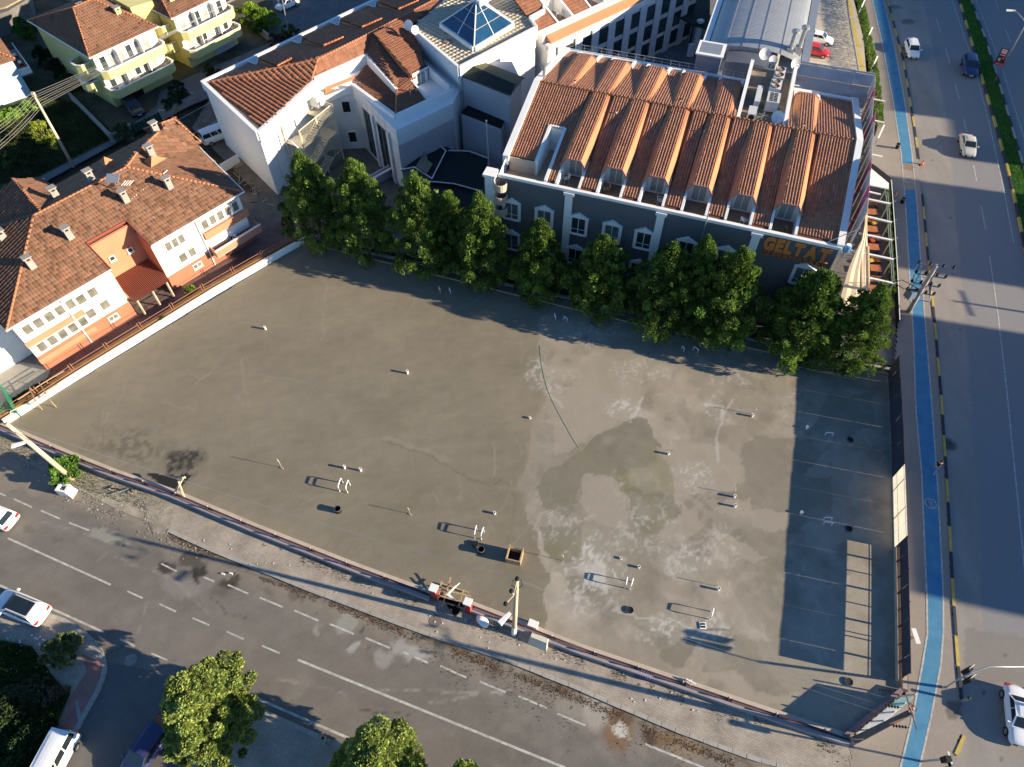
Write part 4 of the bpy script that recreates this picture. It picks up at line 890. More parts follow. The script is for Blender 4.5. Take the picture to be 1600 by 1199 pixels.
for k in (3, 6, 9, 11):
    v = 1.6+k*2.0; MB().beam(H.w(33.2, v, 12.3), H.w(34.9, v-.1, 12.3), .12, .10).build('lamp_arm', M_white, bs)
MB().beam(H.w(30.0, -.2, 11.0), H.w(33.2, 1.4, 12.9), .06, .06).build('brace', M_metal, bs)
tk = thing('water_drum', H.w(32.7, .4, 10.9), 'small blue and white drum on the front right corner of the hotel roof', 'drum')
MB().lathe(H.w(32.7, .4, 10.9), [(0, 0), (.3, 0), (.32, .3), (.3, .6), (.1, .7), (0, .7)], 14).build('barrel', mat('drum_blue', (.10, .25, .45), .5, .1, 1), tk)
MB().lathe(H.w(32.7, .4, 11.58), [(0, .05), (.2, .04), (.2, 0)], 12).build('lid', M_pvc, tk)
gsn = thing('glazed_screen', H.w(29, 26.4, 0), 'wide translucent blue-grey screen on steel rails between the roof and the parking bays', 'screen')
M_scr = mat('screen_sheet', (.30, .36, .45), .4, .08, .8)
for k in range(4):
    u0 = 25.4+k*2.0
    MB().hexa([H.w(u0+.03, 25.0, 10.2), H.w(u0+1.97, 25.0, 10.2), H.w(u0+1.97, 25.06, 10.2), H.w(u0+.03, 25.06, 10.2)], [H.w(u0+.03, 26.3, 13.6), H.w(u0+1.97, 26.3, 13.6), H.w(u0+1.97, 26.36, 13.6), H.w(u0+.03, 26.36, 13.6)]).build('panel', M_scr, gsn)
    MB().beam(H.w(u0, 24.95, 10.2), H.w(u0, 26.25, 13.6), .07, .07).build('post', M_metal, gsn)
for z_ in (11.1, 12.3, 13.4): MB().beam(H.w(25.3, 24.95+(z_-10.2)*.38, z_), H.w(33.4, 24.95+(z_-10.2)*.38, z_), .07, .07).build('rail', M_pole, gsn)

# cafe pergola, awning and tables at the right side
pg = thing('pergola', P(1370, 380, 0), 'row of white pergola beams over the dark cafe terrace beside the pavement', 'pergola')
for (y0, x0, x1, y1) in ((311, 1353, 1391, 319), (338, 1351, 1393, 348), (365, 1342, 1394, 376), (392, 1330, 1396, 406), (427, 1324, 1399, 444)):
    MB().beam(P(x0, y0, 3.0), P(x1, y1, 3.0), .22, .16).build('beam', M_white, pg)
for x_, a, b in ((1386, 300, 440), (1389, 300, 440)): MB().beam(P(x_-2, a, 2.8), P(x_+8, b, 2.8), .07, .07).build('rail', M_metal, pg)
for y_ in (318, 347, 375, 405, 443):
    q = P(1389+(y_-318)*.06, y_, 3.0); MB().beam((q[0], q[1], .05), (q[0], q[1], 3.0), .09, .09).build('post', M_metal, pg)
    MB().beam((q[0], q[1], 2.9), P(1400+(y_-318)*.06, y_-4, 2.9), .04, .04).build('stay', M_metal, pg)
aw = thing('awning', P(1335, 420, 3), 'long cream folding awning over the cafe terrace beside the supermarket front', 'awning')
al = [P(1352, 318, 3.2), P(1351, 350, 3.2), P(1346, 375, 3.2), P(1336, 396, 3.2), P(1326, 420, 3.2), P(1316, 455, 3.2), P(1310, 480, 3.2)]
ar = [P(1356, 318, 3.0), P(1355, 350, 3.0), P(1355, 375, 3.0), P(1356, 396, 3.0), P(1357, 420, 3.0), P(1358, 455, 3.0), P(1359, 480, 3.0)]
M_awn = mat('awning_cream', (.66, .55, .38), .8, .06, 1)
for k in range(6):
    mb = MB(); n = 6
    for j in range(n):
        t0, t1 = j/n, (j+1)/n; q = []
        for (t, l) in ((t0, k), (t1, k), (t1, k+1), (t0, k+1)):
            a, b = Vector(al[l]), Vector(ar[l]); p = a.lerp(b, t); p.z += .06*(1 if (round(t*n)) % 2 else 0); q.append(p)
        mb.hexa([tuple(p-Vector((0, 0, .03))) for p in q], [tuple(p) for p in q])
    mb.build('cloth_panel', M_awn, aw)
for x_ in (1346, 1357): MB().beam(P(x_, 385, 3.1), P(x_+2, 480, 3.1), .12, .1).build('roller', M_awn, aw)
cn = thing('entrance_canopy', P(1368, 275, 3), 'white triangular entrance canopy beside the pavement at the upper end of the cafe', 'canopy')
MB().prism(PP([(1357, 262), (1388, 288), (1388, 297), (1353, 290)], 3.0), 3.0, 3.14).build('roof', M_whitew, cn)
MB().prism(PP([(1360, 252), (1392, 277), (1392, 283), (1388, 288), (1357, 262)], 2.8), 2.4, 2.75).build('fascia', M_dark, cn)
for x_, y_ in ((1386, 292), (1360, 270)): q = P(x_, y_, 3); MB().beam((q[0], q[1], 0), q, .1, .1).build('post', M_metal, cn)
M_or = mat('table_orange', (.42, .15, .06), .6, .15, 2)
for k, (x_, y_) in enumerate(((1362, 331), (1363, 358), (1365, 386), (1368, 419), (1366, 451))):
    lab = ['brown wooden cafe table nearest the white entrance canopy', 'brown wooden cafe table second from the entrance canopy', 'brown wooden cafe table in the middle of the terrace row', 'brown wooden cafe table second from the lower end of the terrace', 'brown wooden cafe table at the lower end of the terrace by the trees'][k]
    c_ = P(x_, y_, .75); t = thing('cafe_table', (c_[0], c_[1], .03), lab, 'table', 'tables on the cafe terrace')
    MB().box((c_[0], c_[1], .75), (1.15, 1.0, .05), R(-8)).build('table_top', M_or, t)
    for a, b in ((-.45, -.38), (.45, -.38), (.45, .38), (-.45, .38)): MB().box((c_[0]+a, c_[1]+b, .38), (.06, .06, .70)).build('leg', M_dark, t)
    q = P(x_+1, y_-12, .45); tt = thing('cafe_bench', (q[0], q[1], .03), 'brown cafe bench behind the %s terrace table' % ['first', 'second', 'third', 'fourth', 'fifth'][k], 'bench', 'benches on the cafe terrace')
    MB().box((q[0], q[1], .45), (1.1, .4, .06), R(-8)).build('seat', M_or, tt); MB().box((q[0], q[1]+.2, .7), (1.1, .06, .5), R(-8)).build('backrest', M_or, tt)
    for a in (-.45, .45): MB().box((q[0]+a, q[1], .22), (.06, .34, .4)).build('leg', M_dark, tt)
M_yc = mat('cushion_yellow', (.62, .42, .05), .8, .1, 2)
for k, (x_, y_, m_) in enumerate(((1366, 349, M_yc), (1363, 376, mat('cushion_red', (.5, .06, .04), .8, .1, 2)), (1361, 407, M_yc))):
    q = P(x_, y_, .6); MB().box((q[0], q[1], .6), (.45, .4, .16), .3).build('cushion', m_, label=['yellow cushion on the upper part of the cafe terrace', 'red cushion beside the middle cafe table', 'yellow cushion beside the fourth cafe table, near the cream awning'][k], cat='cushion')
cf = thing('cafe_fence', P(1395, 370, 0), 'low dark boundary wall with a white top rail between cafe terrace and pavement', 'fence')
fl = PP([(1357, 250), (1393, 283), (1397, 340), (1401, 400), (1404, 455), (1406, 500)], .9)
for a, b in zip(fl[:-1], fl[1:]):
    mb = MB(); wall_seg(mb, a, b, .08, .0, .85); mb.build('panel', M_dark, cf); MB().beam((a[0], a[1], .9), (b[0], b[1], .9), .07, .07).build('top_rail', M_white, cf)
# ------------------------------------------------------------------ white hotel wing (left), courtyard side
def ray_plane(px, py, a, b, c):
    n = (Vector(b)-Vector(a)).cross(Vector(c)-Vector(a)); o = Vector((0, 0, CAM_H)); d = Vector(P(px, py, 0))-o
    t = n.dot(Vector(a)-o)/n.dot(d); return tuple(o+d*t)
EW = 8.6
W0 = Fr(P(402, 205, 8.5)[:2], 47)
wh = thing('white_building', P(560, 130, 0), 'white L-shaped building with brick red roofs, sunken corner and cream fire stair', 'building')
pa, pO, pG, pJ, pK, pL = P(317, 128, EW), P(402, 206, EW), P(490, 124, 9.5), P(552, 133, EW), P(618, 200, EW), P(707, 157, EW)
pc = P(640, -24, EW); pE = P(760, -80, EW)
MB().prism([pa, pO, (pG[0], pG[1]), pJ, pK, pL, P(760, 60, 8.5), pE, pc], -.1, EW-.35).build('wall', M_whitew, wh)
siding('siding', pK, pL, .3, EW-2.3, M_lilac, wh)
# cladding joints on the sunlit fronts
M_joint = mat('joint', (.45, .44, .42), .8, .05)
mb = MB()
for a, b in ((pO, pG), (pJ, pK)):
    d = unit(a, b); L = math.dist(a[:2], b[:2]); n = np.array([d[1], -d[0]])
    for zz in (1.6, 3.1, 4.6, 6.1, 7.6):
        p, q = np.array(a[:2])+n*.012, np.array(b[:2])+n*.012; mb.beam((*p, zz), (*q, zz), .02, .03)
    for k in range(1, int(L/1.5)): p = np.array(a[:2])+d*1.5*k+n*.012; mb.beam((*p, .2), (*p, EW-.4), .03, .02)
mb.build('cladding_joint', M_joint, wh, kind='stuff')
R1 = P(496, 93, 10.9); R2 = P(582, 50, 10.9); R3 = P(690, -6, 10.9); R4 = P(790, -70, 10.9)
# big left slope
aw_, Ow, Gw = P(325, 129, EW+.05), P(410, 201, EW+.05), P(487, 124, 9.75)
def slab_tris(tris, down, parent, m=M_tilew, w=.30, row=.42, seed=0, name='roof_tile', deckm=None, **kw):
    mb = MB()
    for t in tris:
        a, b, c = [Vector(p) for p in t]
        if (b-a).cross(c-a).z < 0: b, c = c, b
        dz = Vector((0, 0, -.2)); i = len(mb.v); mb.v += [tuple(a), tuple(b), tuple(c), tuple(a+dz), tuple(b+dz), tuple(c+dz)]
        mb.f += [(i, i+1, i+2), (i+5, i+4, i+3), (i, i+3, i+4, i+1), (i+1, i+4, i+5, i+2), (i+2, i+5, i+3, i)]
    mb.build('roof_deck', deckm or M_deck, parent)
    return tiles(parent, tris, down, m, w=w, row=row, seed=seed, name=name, **kw)
slab_tris([(aw_, Ow, Gw), (aw_, Gw, R1)], 47-90, wh, w=.50, row=.36, seed=11, hump=.13)
MB().tube([aw_, R1], .14, 7).build('hip_cap', M_ridge, wh)
ridge('ridge_cap', R1, R2, wh); ridge('ridge_cap', R2, R3, wh); ridge('ridge_cap', R1, Gw, wh)
# back slope, in shade, with little tiled shed dormers
B1 = P(345, 118, EW+.05); B2 = P(590, 3, EW+.05); B3 = P(700, -52, EW+.05)
slab_tris([(aw_, R1, R2), (aw_, R2, B2), (B2, R2, R3), (B2, R3, B3)], 47+90, wh, w=.30, row=.42, seed=12)
def bl_(t, e): return Vector(aw_).lerp(Vector(B3), t)
for k, (x, y) in enumerate([(403, 98), (471, 66), (531, 37), (588, 9), (640, -18)]):
    # shed dormer: raised tiled lid whose open end faces the gutter
    lid = [P(x+4, y-8, 9.3), P(x+26, y-21+1, 9.3)]
    e0, e1 = Vector(P(x+3, y-6, 9.75)), Vector(P(x+30, y-20, 9.75))
    r0, r1 = Vector(P(x+34, y+5, 10.55)), Vector(P(x+65, y-8, 10.55))
    if k == 0: r0, r1 = Vector(P(x+30, y+5, 10.4)), Vector(P(x+52, y-7, 10.4))
    if k == 0: e1 = Vector(P(x+28, y-19, 9.75))
    slab_tris([(tuple(e0), tuple(r0), tuple(r1)), (tuple(e0), tuple(r1), tuple(e1))], 47+90, wh, w=.30, row=.36, seed=20+k, name='dormer_tile')
    low = Vector((0, 0, -1.2))
    MB().quad(e0, r0, r0+low*.3, e0+low).quad(e1, e1+low, r1+low*.3, r1).quad(e0, e0+low, e1+low, e1).build('dormer_side', M_clayp, wh)
    ridge('edge_cap', r0, r1, wh, r=.1)
    g = [Vector(P(x-16, y-3, 9.1)), Vector(P(x-2, y+3, 9.1)), Vector(P(x, y-8, 9.5))]
    MB().quad(*g).build('window_pane', mat('pale_glass', (.45, .50, .52), .3, .1), wh)
    MB().beam(g[0], g[1], .1, .08).beam(g[1], g[2], .1, .08).build('dormer_window_frame', M_whitew, wh)
mb = MB(); parapet(mb, [P(315, 129, EW), P(700, -54, EW)], .45, EW-.8, EW+.12); mb.build('gutter_parapet', M_whitew, wh)
mb = MB(); parapet(mb, [P(317, 128, EW), P(403, 208, EW)], .45, EW-.9, EW+.14); mb.build('left_parapet', M_whitew, wh)
mb = MB(); a, b = Vector(P(402, 208, EW)), Vector(P(491, 127, 9.6)); d = (b-a); n = Vector((d.y, -d.x, 0)).normalized()*.22
mb.hexa([a-n-Vector((0, 0, 1.2)), a+n-Vector((0, 0, 1.2)), b+n-Vector((0, 0, 1.2)), b-n-Vector((0, 0, 1.2))], [a-n+Vector((0, 0, .12)), a+n+Vector((0, 0, .12)), b+n+Vector((0, 0, .12)), b-n+Vector((0, 0, .12))]); mb.build('rake_parapet', M_whitew, wh)
# front slope
F0 = P(490, 122, 9.6); F1 = P(572, 85, 9.6); F2 = P(620, 140, 9.0); F3 = P(618, 178, EW+.1); F4 = P(662, 157, EW+.1); F5 = P(704, 138, EW+.1); F6 = P(642, 42, 10.6)
F7 = P(690, 0, 10.9)
slab_tris([(R1, F0, F1), (R1, F1, R2), (R2, F1, F2), (R2, F2, F6), (F2, F3, P(663, 157, EW+.1)), (F2, P(663, 157, EW+.1), P(643, 124, 9.4)), (F2, P(643, 124, 9.4), F6), (P(643, 124, 9.4), P(668, 108, 9.5), F6), (R2, F6, R3)], 47-90, wh, w=.27, row=.42, seed=13)
# tall white bands round the sunken corner
def band(a, b, th, drop, up=.1, name='white_band'):
    a, b = Vector(a), Vector(b); d = b-a; n = Vector((d.y, -d.x, 0)).normalized()*th/2; lo = Vector((0, 0, -drop)); hi = Vector((0, 0, up))
    return MB().hexa([a-n+lo, a+n+lo, b+n+lo, b-n+lo], [a-n+hi, a+n+hi, b+n+hi, b-n+hi]).build(name, M_whitew, wh)
band(F0, F1, .35, 1.9); band(F1, F2, .35, 1.3)
band(P(504, 151, EW-.9), P(551, 134, EW), .3, .8, .05)
band(P(551, 132, EW+.1), P(618, 181, EW+.1), .4, 1.7); band(P(618, 181, EW+.1), P(707, 140, EW+.1), .4, 1.9)
l0, l1, l2, l3, l4 = P(507, 146, 8.2), P(551, 128, 8.2), P(575, 99, 8.4), P(620, 143, 8.3), P(616, 175, EW+.0)
slab_tris([(l1, l2, l3), (l1, l3, l4)], -115, wh, w=.27, row=.42, seed=14)
MB().hexa([P(507, 148, 7.8), P(552, 130, 7.9), P(556, 118, 8.0), P(510, 136, 8.0)], [P(507, 148, 8.1), P(552, 130, 8.1), P(556, 118, 8.4), P(510, 136, 8.4)]).build('lean_to_roof', M_clayp, wh)
ridge('hip_cap', F2, F3, wh, r=.11); ridge('hip_cap', l1, l2, wh, r=.08)
# dormer strip with the recessed balcony
D0, D1, D2, D3 = Vector(P(584, 52, 11.2)), Vector(P(610, 40, 11.2)), Vector(P(666, 102, 9.95)), Vector(P(641, 116, 9.95))
slab_tris([(tuple(D0), tuple(D3), tuple(D2)), (tuple(D0), tuple(D2), tuple(D1))], 47-90, wh, w=.27, row=.42, seed=15, name='dormer_tile')
lo = Vector((0, 0, -.9)); MB().quad(D0, D0+lo*.2, D3+lo, D3).quad(D1, D2, D2+lo, D1+lo*.2).build('dormer_side', M_clayp, wh)
bz0 = 8.0
MB().prism(PP([(648, 135), (668, 152), (700, 136), (666, 112)], bz0+.2), bz0, bz0+.2).build('balcony_floor', M_terr, wh)
dn = unit(P(643, 121, 9), P(669, 108, 9)); mid = P(656, 119, 9.0)
MB().quad(P(640, 124, 8.8), P(648, 137, 8.2), P(669, 126, 8.2), P(668, 104, 9.9), P(644, 116, 9.9)).build('dormer_wall', M_whitew, wh)
window(wh, P(657, 122, 9.0), dn, np.array([dn[1], -dn[0]]), 1.3, 1.5, 2, M_curt, sill=False)
band(P(641, 125, 9.3), P(665, 151, 9.0), .22, 1.0); band(P(669, 105, 9.6), P(702, 135, 9.0), .22, 1.0)
# recess windows and tall glazed slots on the wing
dJK = unit(pJ, pK); oJK = np.array([dJK[1], -dJK[0]])
if oJK[0]*(-1)+oJK[1]*(-1) < 0: oJK = -oJK
LJK = math.dist(pJ[:2], pK[:2])
for t0, t1 in ((.18, .36), (.52, .72)):
    c0 = np.array(pJ[:2])+dJK*LJK*(t0+t1)/2
    g = window(wh, (c0[0], c0[1], 3.6), dJK, oJK, LJK*(t1-t0), 6.0, 2, M_glass, fm=M_metal, sill=False)
for t0 in (.42, .80): c0 = np.array(pJ[:2])+dJK*LJK*t0+oJK*.12; MB().box((c0[0], c0[1], 3.5), (.5, .3, 7.0), math.atan2(dJK[1], dJK[0])).build('pier', M_whitew, wh)
dGJ = unit(pG, pJ); oGJ = np.array([dGJ[1], -dGJ[0]])
for z_, (x, y) in ((5.9, (541, 167)), (2.9, (551, 214))):
    q = P(x, y, z_); window(wh, q, dGJ, oGJ, .9, 1.4, 1, M_dark, sill=False)
# antenna masts on the wing roof
for (x, y, h_) in ((645, 178, 3.0), (654, 174, 2.9)):
    q = P(x, y, 6.6); t = thing('antenna_mast', q, 'thin dark mast on the white eaves above the lilac siding, %s of two' % ('left' if x < 650 else 'right'), 'mast')
    MB().tube([q, (q[0], q[1], q[2]+h_)], .04, 6).build('pole', M_metal, t); MB().lathe((q[0], q[1], q[2]+h_), [(0, .2), (.1, .15), (.1, 0), (0, -.02)], 8).build('head', M_dark, t)
# fire stair: cage of cream bars with two flights
fs = thing('fire_stair', P(470, 240, 0), 'cream painted steel fire stair in a barred cage on the white front wall', 'stair')
M_cream = mat('cream_steel', (.76, .66, .47), .6, .1, 2)
dOG = unit(pO, (pG[0], pG[1])); oOG = np.array([dOG[1], -dOG[0]]); fsF = Fr((pO[0], pO[1]), math.degrees(math.atan2(dOG[1], dOG[0])))
LOG = math.dist(pO[:2], pG[:2])
u0, u1, v0, v1 = 3.4, 9.4, -2.7, -.15
for (u, v) in ((u0, v0), (u1, v0), (u1, v1), (u0, v1), ((u0+u1)/2, v0)): MB().beam(fsF.w(u, v, 0), fsF.w(u, v, 7.6), .14, .14).build('post', M_cream, fs)
for z_ in (2.6, 5.2):
    MB().fbox(fsF, u0, u0+1.6, v0, v1, z_-.08, z_).build('landing', M_cream, fs); MB().fbox(fsF, u1-1.6, u1, v0, v1, z_+1.2, z_+1.28).build('landing', M_cream, fs)
for (za, zb, ua, ub, vv) in ((0, 1.3, u0+1.6, u1-1.6, -2.2), (1.3, 2.6, u1-1.6, u0+1.6, -.9), (2.6, 3.9, u0+1.6, u1-1.6, -2.2), (3.9, 5.2, u1-1.6, u0+1.6, -.9), (5.2, 6.45, u0+1.6, u1-1.6, -2.2)):
    MB().beam(fsF.w(ua, vv-.5, za), fsF.w(ub, vv-.5, zb), .06, .2).beam(fsF.w(ua, vv+.5, za), fsF.w(ub, vv+.5, zb), .06, .2).build('stringer', M_cream, fs)
    for j in range(9): t_ = (j+.5)/9; MB().box(fsF.w(ua+(ub-ua)*t_, vv, za+(zb-za)*t_), (.28, 1.0, .04), fsF.a).build('step', M_cream, fs)
bars = MB()
for j in range(26):
    u = u0+(u1-u0)*j/25; bars.beam(fsF.w(u, v0, .3), fsF.w(u, v0, 7.5), .035, .035)
for j in range(10):
    v = v0+(v1-v0)*j/9; bars.beam(fsF.w(u1, v, .3), fsF.w(u1, v, 7.5), .035, .035)
bars.build('cage_bar', M_cream, fs, kind='stuff')
for z_ in (1.4, 3.6, 5.6, 7.55): MB().beam(fsF.w(u0, v0, z_), fsF.w(u1, v0, z_), .07, .07).beam(fsF.w(u1, v0, z_), fsF.w(u1, v1, z_), .07, .07).build('cage_rail', M_cream, fs)
MB().fbox(fsF, 8.6, 9.9, -1.3, .0, 7.0, 8.4).build('stair_hood', M_whitew, fs)
MB().tube([fsF.w(2.4, -.6, 6.8), fsF.w(2.4, -2.2, 6.6), fsF.w(2.9, -2.9, 5.2), fsF.w(3.0, -2.9, 0)], .06, 6).build('handrail', M_whitew, fs)

# tower block with the glass pyramid
M_pave2 = mat('paver_joint', (.30, .27, .21), .9, .1, 2)
tw = thing('pyramid_tower', P(740, 60, 0), 'square white block with a paved flat roof carrying a blue glass pyramid skylight', 'building')
TZ = 11.2
tq = PP([(642, 40), (717, 104), (838, 41), (828, 26), (850, 14), (851, -30), (760, -60)], TZ)
MB().prism(tq, -.1, TZ-.9).build('wall', M_whitew, tw)
siding('siding', tq[1], P(800, 61, TZ), .2, TZ-3.0, M_lilac, tw, pitch=.3); siding('siding', tq[0], tq[1], .2, TZ-2.2, M_lilac, tw, pitch=.3)
mb = MB(); parapet(mb, [tq[0], tq[1], tq[2], tq[3], tq[4], tq[5]], .35, TZ-1.6, TZ); mb.build('parapet', M_whitew, tw)
MB().prism(tq, TZ-.9, TZ-.36).build('roof_bed', M_pave2, tw)
ax = Fr(tq[1][:2], math.degrees(math.atan2(tq[2][1]-tq[1][1], tq[2][0]-tq[1][0]))); Vv = []; Ff = []; tt = []
rng = np.random.default_rng(4)
for i in range(26):
    for j in range(30):
        c0 = [ax.w(.1+i*.62, .1+j*.62), ax.w(.1+i*.62+.59, .1+j*.62), ax.w(.1+i*.62+.59, .1+j*.62+.59), ax.w(.1+i*.62, .1+j*.62+.59)]
        cx = np.array([(c0[0][0]+c0[2][0])/2]); cy = np.array([(c0[0][1]+c0[2][1])/2])
        if not inpoly(cx, cy, tq)[0]: continue
        k0 = len(Vv); Vv += [(p[0], p[1], TZ-.352) for p in c0]+[(p[0], p[1], TZ-.37) for p in c0]; Ff += [(k0, k0+1, k0+2, k0+3), (k0+4, k0+5, k0+1, k0), (k0+5, k0+6, k0+2, k0+1), (k0+6, k0+7, k0+3, k0+2), (k0+7, k0+4, k0, k0+3)]; tt += [1+rng.normal(0, .06)]*5
np_obj('paver', Vv, np.array(Ff), M_pave, tw, tint=np.array(tt), kind='stuff')
sk = PP([(689, 39), (741, 76), (801, 39), (752, 3)], TZ-.1); apx = P(744, 10, TZ+2.6)
cen = (sum(p[0] for p in sk)/4, sum(p[1] for p in sk)/4); apx = (cen[0], cen[1], TZ+2.9)
kb = MB()
for a, b in zip(sk, sk[1:]+sk[:1]): wall_seg(kb, a, b, .5, TZ-.36, TZ+.12)
kb.build('skylight_kerb', M_whitew, tw)
M_bg = mat('blue_glass', (.012, .055, .12), .12, .25, .6, spec=.7)
for a, b in zip(sk, sk[1:]+sk[:1]):
    a, b, t = Vector(a)+Vector((0, 0, .22)), Vector(b)+Vector((0, 0, .22)), Vector(apx)
    rows = 3
    for r_ in range(rows):
        f0_, f1_ = r_/rows+.008, (r_+1)/rows-.012
        for h_ in range(2):
            s0, s1 = h_*.5+.012, h_*.5+.488
            def at(f, s): return a.lerp(b, s).lerp(t, f)
            MB().quad(at(f0_, s0), at(f0_, s1), at(f1_, s1), at(f1_, s0)).build('skylight_pane', M_bg, tw)
    m0 = a.lerp(b, .5); MB().beam(a, t, .14, .1).beam(m0, t, .08, .06).build('skylight_bar', M_whitew, tw)
    MB().beam(a.lerp(t, .333), b.lerp(t, .333), .05, .04).beam(a.lerp(t, .666), b.lerp(t, .666), .05, .04).build('glazing_bar', M_pole, tw)
MB().prism(PP([(735, 0), (750, 10), (764, 2), (750, -8)], TZ+2.5), TZ+2.4, TZ+3.0).build('skylight_cap', M_whitew, tw)
MB().box(P(700, 65, TZ-.28), (.9, .7, .1), .7).build('roof_hatch', M_terr, tw)
bxq = P(765, -6, TZ-.3); MB().box((bxq[0], bxq[1], TZ+.6), (3, 2.4, 2.2), .7).build('roof_house', M_whitew, tw)
dish((*P(640, 48, TZ)[:2], TZ-.2), R(-120), .6, 30, 'white satellite dish at the left corner of the paved roof, upper of two', m=M_pvc)
dish((*P(649, 54, TZ)[:2], TZ-.2), R(-60), .5, 20, 'small white satellite dish at the left corner of the paved roof, lower of two', m=M_pvc)
for (x, y) in ((679, 92), (790, 85), (830, 62)):
    q = P(x, y, 8.6); MB().tube([(q[0], q[1], 4), (q[0], q[1], 10)], .05, 6).build('downpipe', M_pvc, tw)

# courtyard wing with tall dark window slots
cw = thing('courtyard_wing', P(960, 30, 0), 'white courtyard wing with tall dark window slots between piers and an orange tile strip', 'building')
CZ = 9.2
c0, c1 = P(868, 64, CZ), P(1048, -20, CZ); dC = unit(c0, c1); nC = np.array([dC[1], -dC[0]]); Lc = math.dist(c0[:2], c1[:2])
CF = Fr(c0[:2], math.degrees(math.atan2(dC[1], dC[0])))
MB().fbox(CF, -1.2, Lc+6, 0, 12, -.1, CZ-.5).build('wall', M_whitew, cw)
MB().fbox(CF, -1.2, Lc+6, -.12, .5, CZ-.8, CZ-.2).build('lower_cornice', M_whitew, cw)
MB().hexa([CF.w(-.6, .1, CZ-.2), CF.w(Lc+6, .1, CZ-.2), CF.w(Lc+6, 1.1, CZ-.2), CF.w(-.6, 1.1, CZ-.2)], [CF.w(-.6, .1, CZ-.1), CF.w(Lc+6, .1, CZ-.1), CF.w(Lc+6, 1.1, CZ+.5), CF.w(-.6, 1.1, CZ+.5)]).build('tile_strip', M_clayp, cw)
MB().fbox(CF, -1.2, Lc+6, 1.1, 2.1, CZ-.5, CZ+.75).build('upper_cornice', M_whitew, cw)
t_ = []
for u0_, u1_ in ((-.9, 2.2), (5.0, 8.0), (10.8, Lc+6)): t_ += [(CF.w(u0_, 2.1, CZ+.6), CF.w(u1_, 2.1, CZ+.6), CF.w(u1_, 7, CZ+3.0)), (CF.w(u0_, 2.1, CZ+.6), CF.w(u1_, 7, CZ+3.0), CF.w(u0_, 7, CZ+3.0))]
slab_tris(t_, CF.a*180/math.pi-90, cw, w=.27, row=.42, seed=16)
for ua in (2.2, 8.0):
    MB().fbox(CF, ua, ua+2.8, 2.1, 5.6, CZ-.4, CZ+.1).build('balcony_floor', M_terr, cw)
    for uu in (ua, ua+2.6): MB().hexa([CF.w(uu, 2.1, CZ-.4), CF.w(uu+.25, 2.1, CZ-.4), CF.w(uu+.25, 5.6, CZ-.4), CF.w(uu, 5.6, CZ-.4)], [CF.w(uu, 2.1, CZ+.8), CF.w(uu+.25, 2.1, CZ+.8), CF.w(uu+.25, 5.6, CZ+2.4), CF.w(uu, 5.6, CZ+2.4)]).build('balcony_cheek', M_whitew, cw)
    MB().fbox(CF, ua, ua+2.8, 5.6, 5.8, CZ, CZ+2.9).build('balcony_wall', M_whitew, cw)
    window(cw, CF.w(ua+.9, 5.55, CZ+1.2), CF.u, (-CF.v[0], -CF.v[1]), 1.3, 1.9, 2, M_curt, sill=False)
chair(CF.w(4.2, 4.0, CZ+.1), R(-90), M_pvc, 'white plastic chair on the small roof balcony beside the paved roof block')
nP = int(Lc/3.05)+2
for k in range(nP):
    u = .3+k*3.05
    MB().fbox(CF, u, u+1.25, -.28, .0, 0, CZ-.85).build('pier', mat('pier_white', (.66, .67, .68), .7, .08, .6), cw)
    for z_, h_ in ((6.9, 1.9), (4.2, 1.9), (1.6, 1.8)): window(cw, CF.w(u+2.15, -.06, z_), CF.u, (-CF.v[0], -CF.v[1]), 1.7, h_, 1, M_glass, fm=M_dark, sill=False, fr=.05)
    MB().fbox(CF, u+1.3, u+3.0, -.16, .0, 5.25, 5.9).build('spandrel', mat('spandrel', (.60, .60, .60), .6, .08), cw)
# things in the shaded court
d_ = thing('court_canopy', P(1060, 20, 3), 'dark flat canopy roof in the shaded service court', 'canopy')
MB().prism(PP([(1035, -10), (1110, -30), (1108, 48), (1080, 40), (1040, 15)], 4), 4.0, 4.2).build('roof', M_roofg, d_); MB().box((*P(1084, 38, 4)[:2], 2), (.2, .2, 4)).build('post', M_dark, d_)
for k, (x, y) in enumerate(((1058, 45), (1089, 60))):
    q = P(x, y, 2); t = thing('white_column', (q[0], q[1], 0), 'white peeling column in the dark service court, %s of two' % ('left' if k == 0 else 'right'), 'column'); MB().box((q[0], q[1], 2.2), (.6, .5, 4.4), .3).build('shaft', M_whitew, t); MB().box((q[0], q[1], 4.5), (.85, .7, .25), .3).build('capital', M_whitew, t)
q = P(1080, 78, 1.0); t = thing('condenser', (q[0], q[1], .0), 'pair of white stacked condensers against the wall of the dark service court', 'air conditioner')
for z_ in (.5, 1.45): MB().box((q[0], q[1], z_), (.9, .5, .85), .3).build('casing', M_pvc, t)

# lilac annexes between tower and hotel
an1 = thing('lilac_annex', P(757, 130, 0), 'lilac sided annex with a dark green ridged roof beside the paved roof block', 'building')
q = PP([(723, 120), (797, 150), (815, 126), (800, 95), (745, 95)], 9.9)
MB().prism(q, -.1, 9.8).build('wall', M_lilac, an1); siding('siding', q[0], q[1], .3, 9.7, M_lilac, an1, pitch=.28)
MB().hexa([P(721, 118, 9.9), P(798, 149, 9.9), P(806, 132, 10.3), P(738, 103, 10.3)], [P(721, 118, 10.1), P(798, 149, 10.1), P(806, 132, 10.5), P(738, 103, 10.5)]).build('roof', M_roofg, an1)
MB().hexa([P(738, 103, 10.3), P(806, 132, 10.3), P(822, 122, 9.9), P(756, 97, 9.9)], [P(738, 103, 10.5), P(806, 132, 10.5), P(822, 122, 10.1), P(756, 97, 10.1)]).build('rear_roof', mat('roof_olive', (.10, .10, .06), .8, .15), an1)
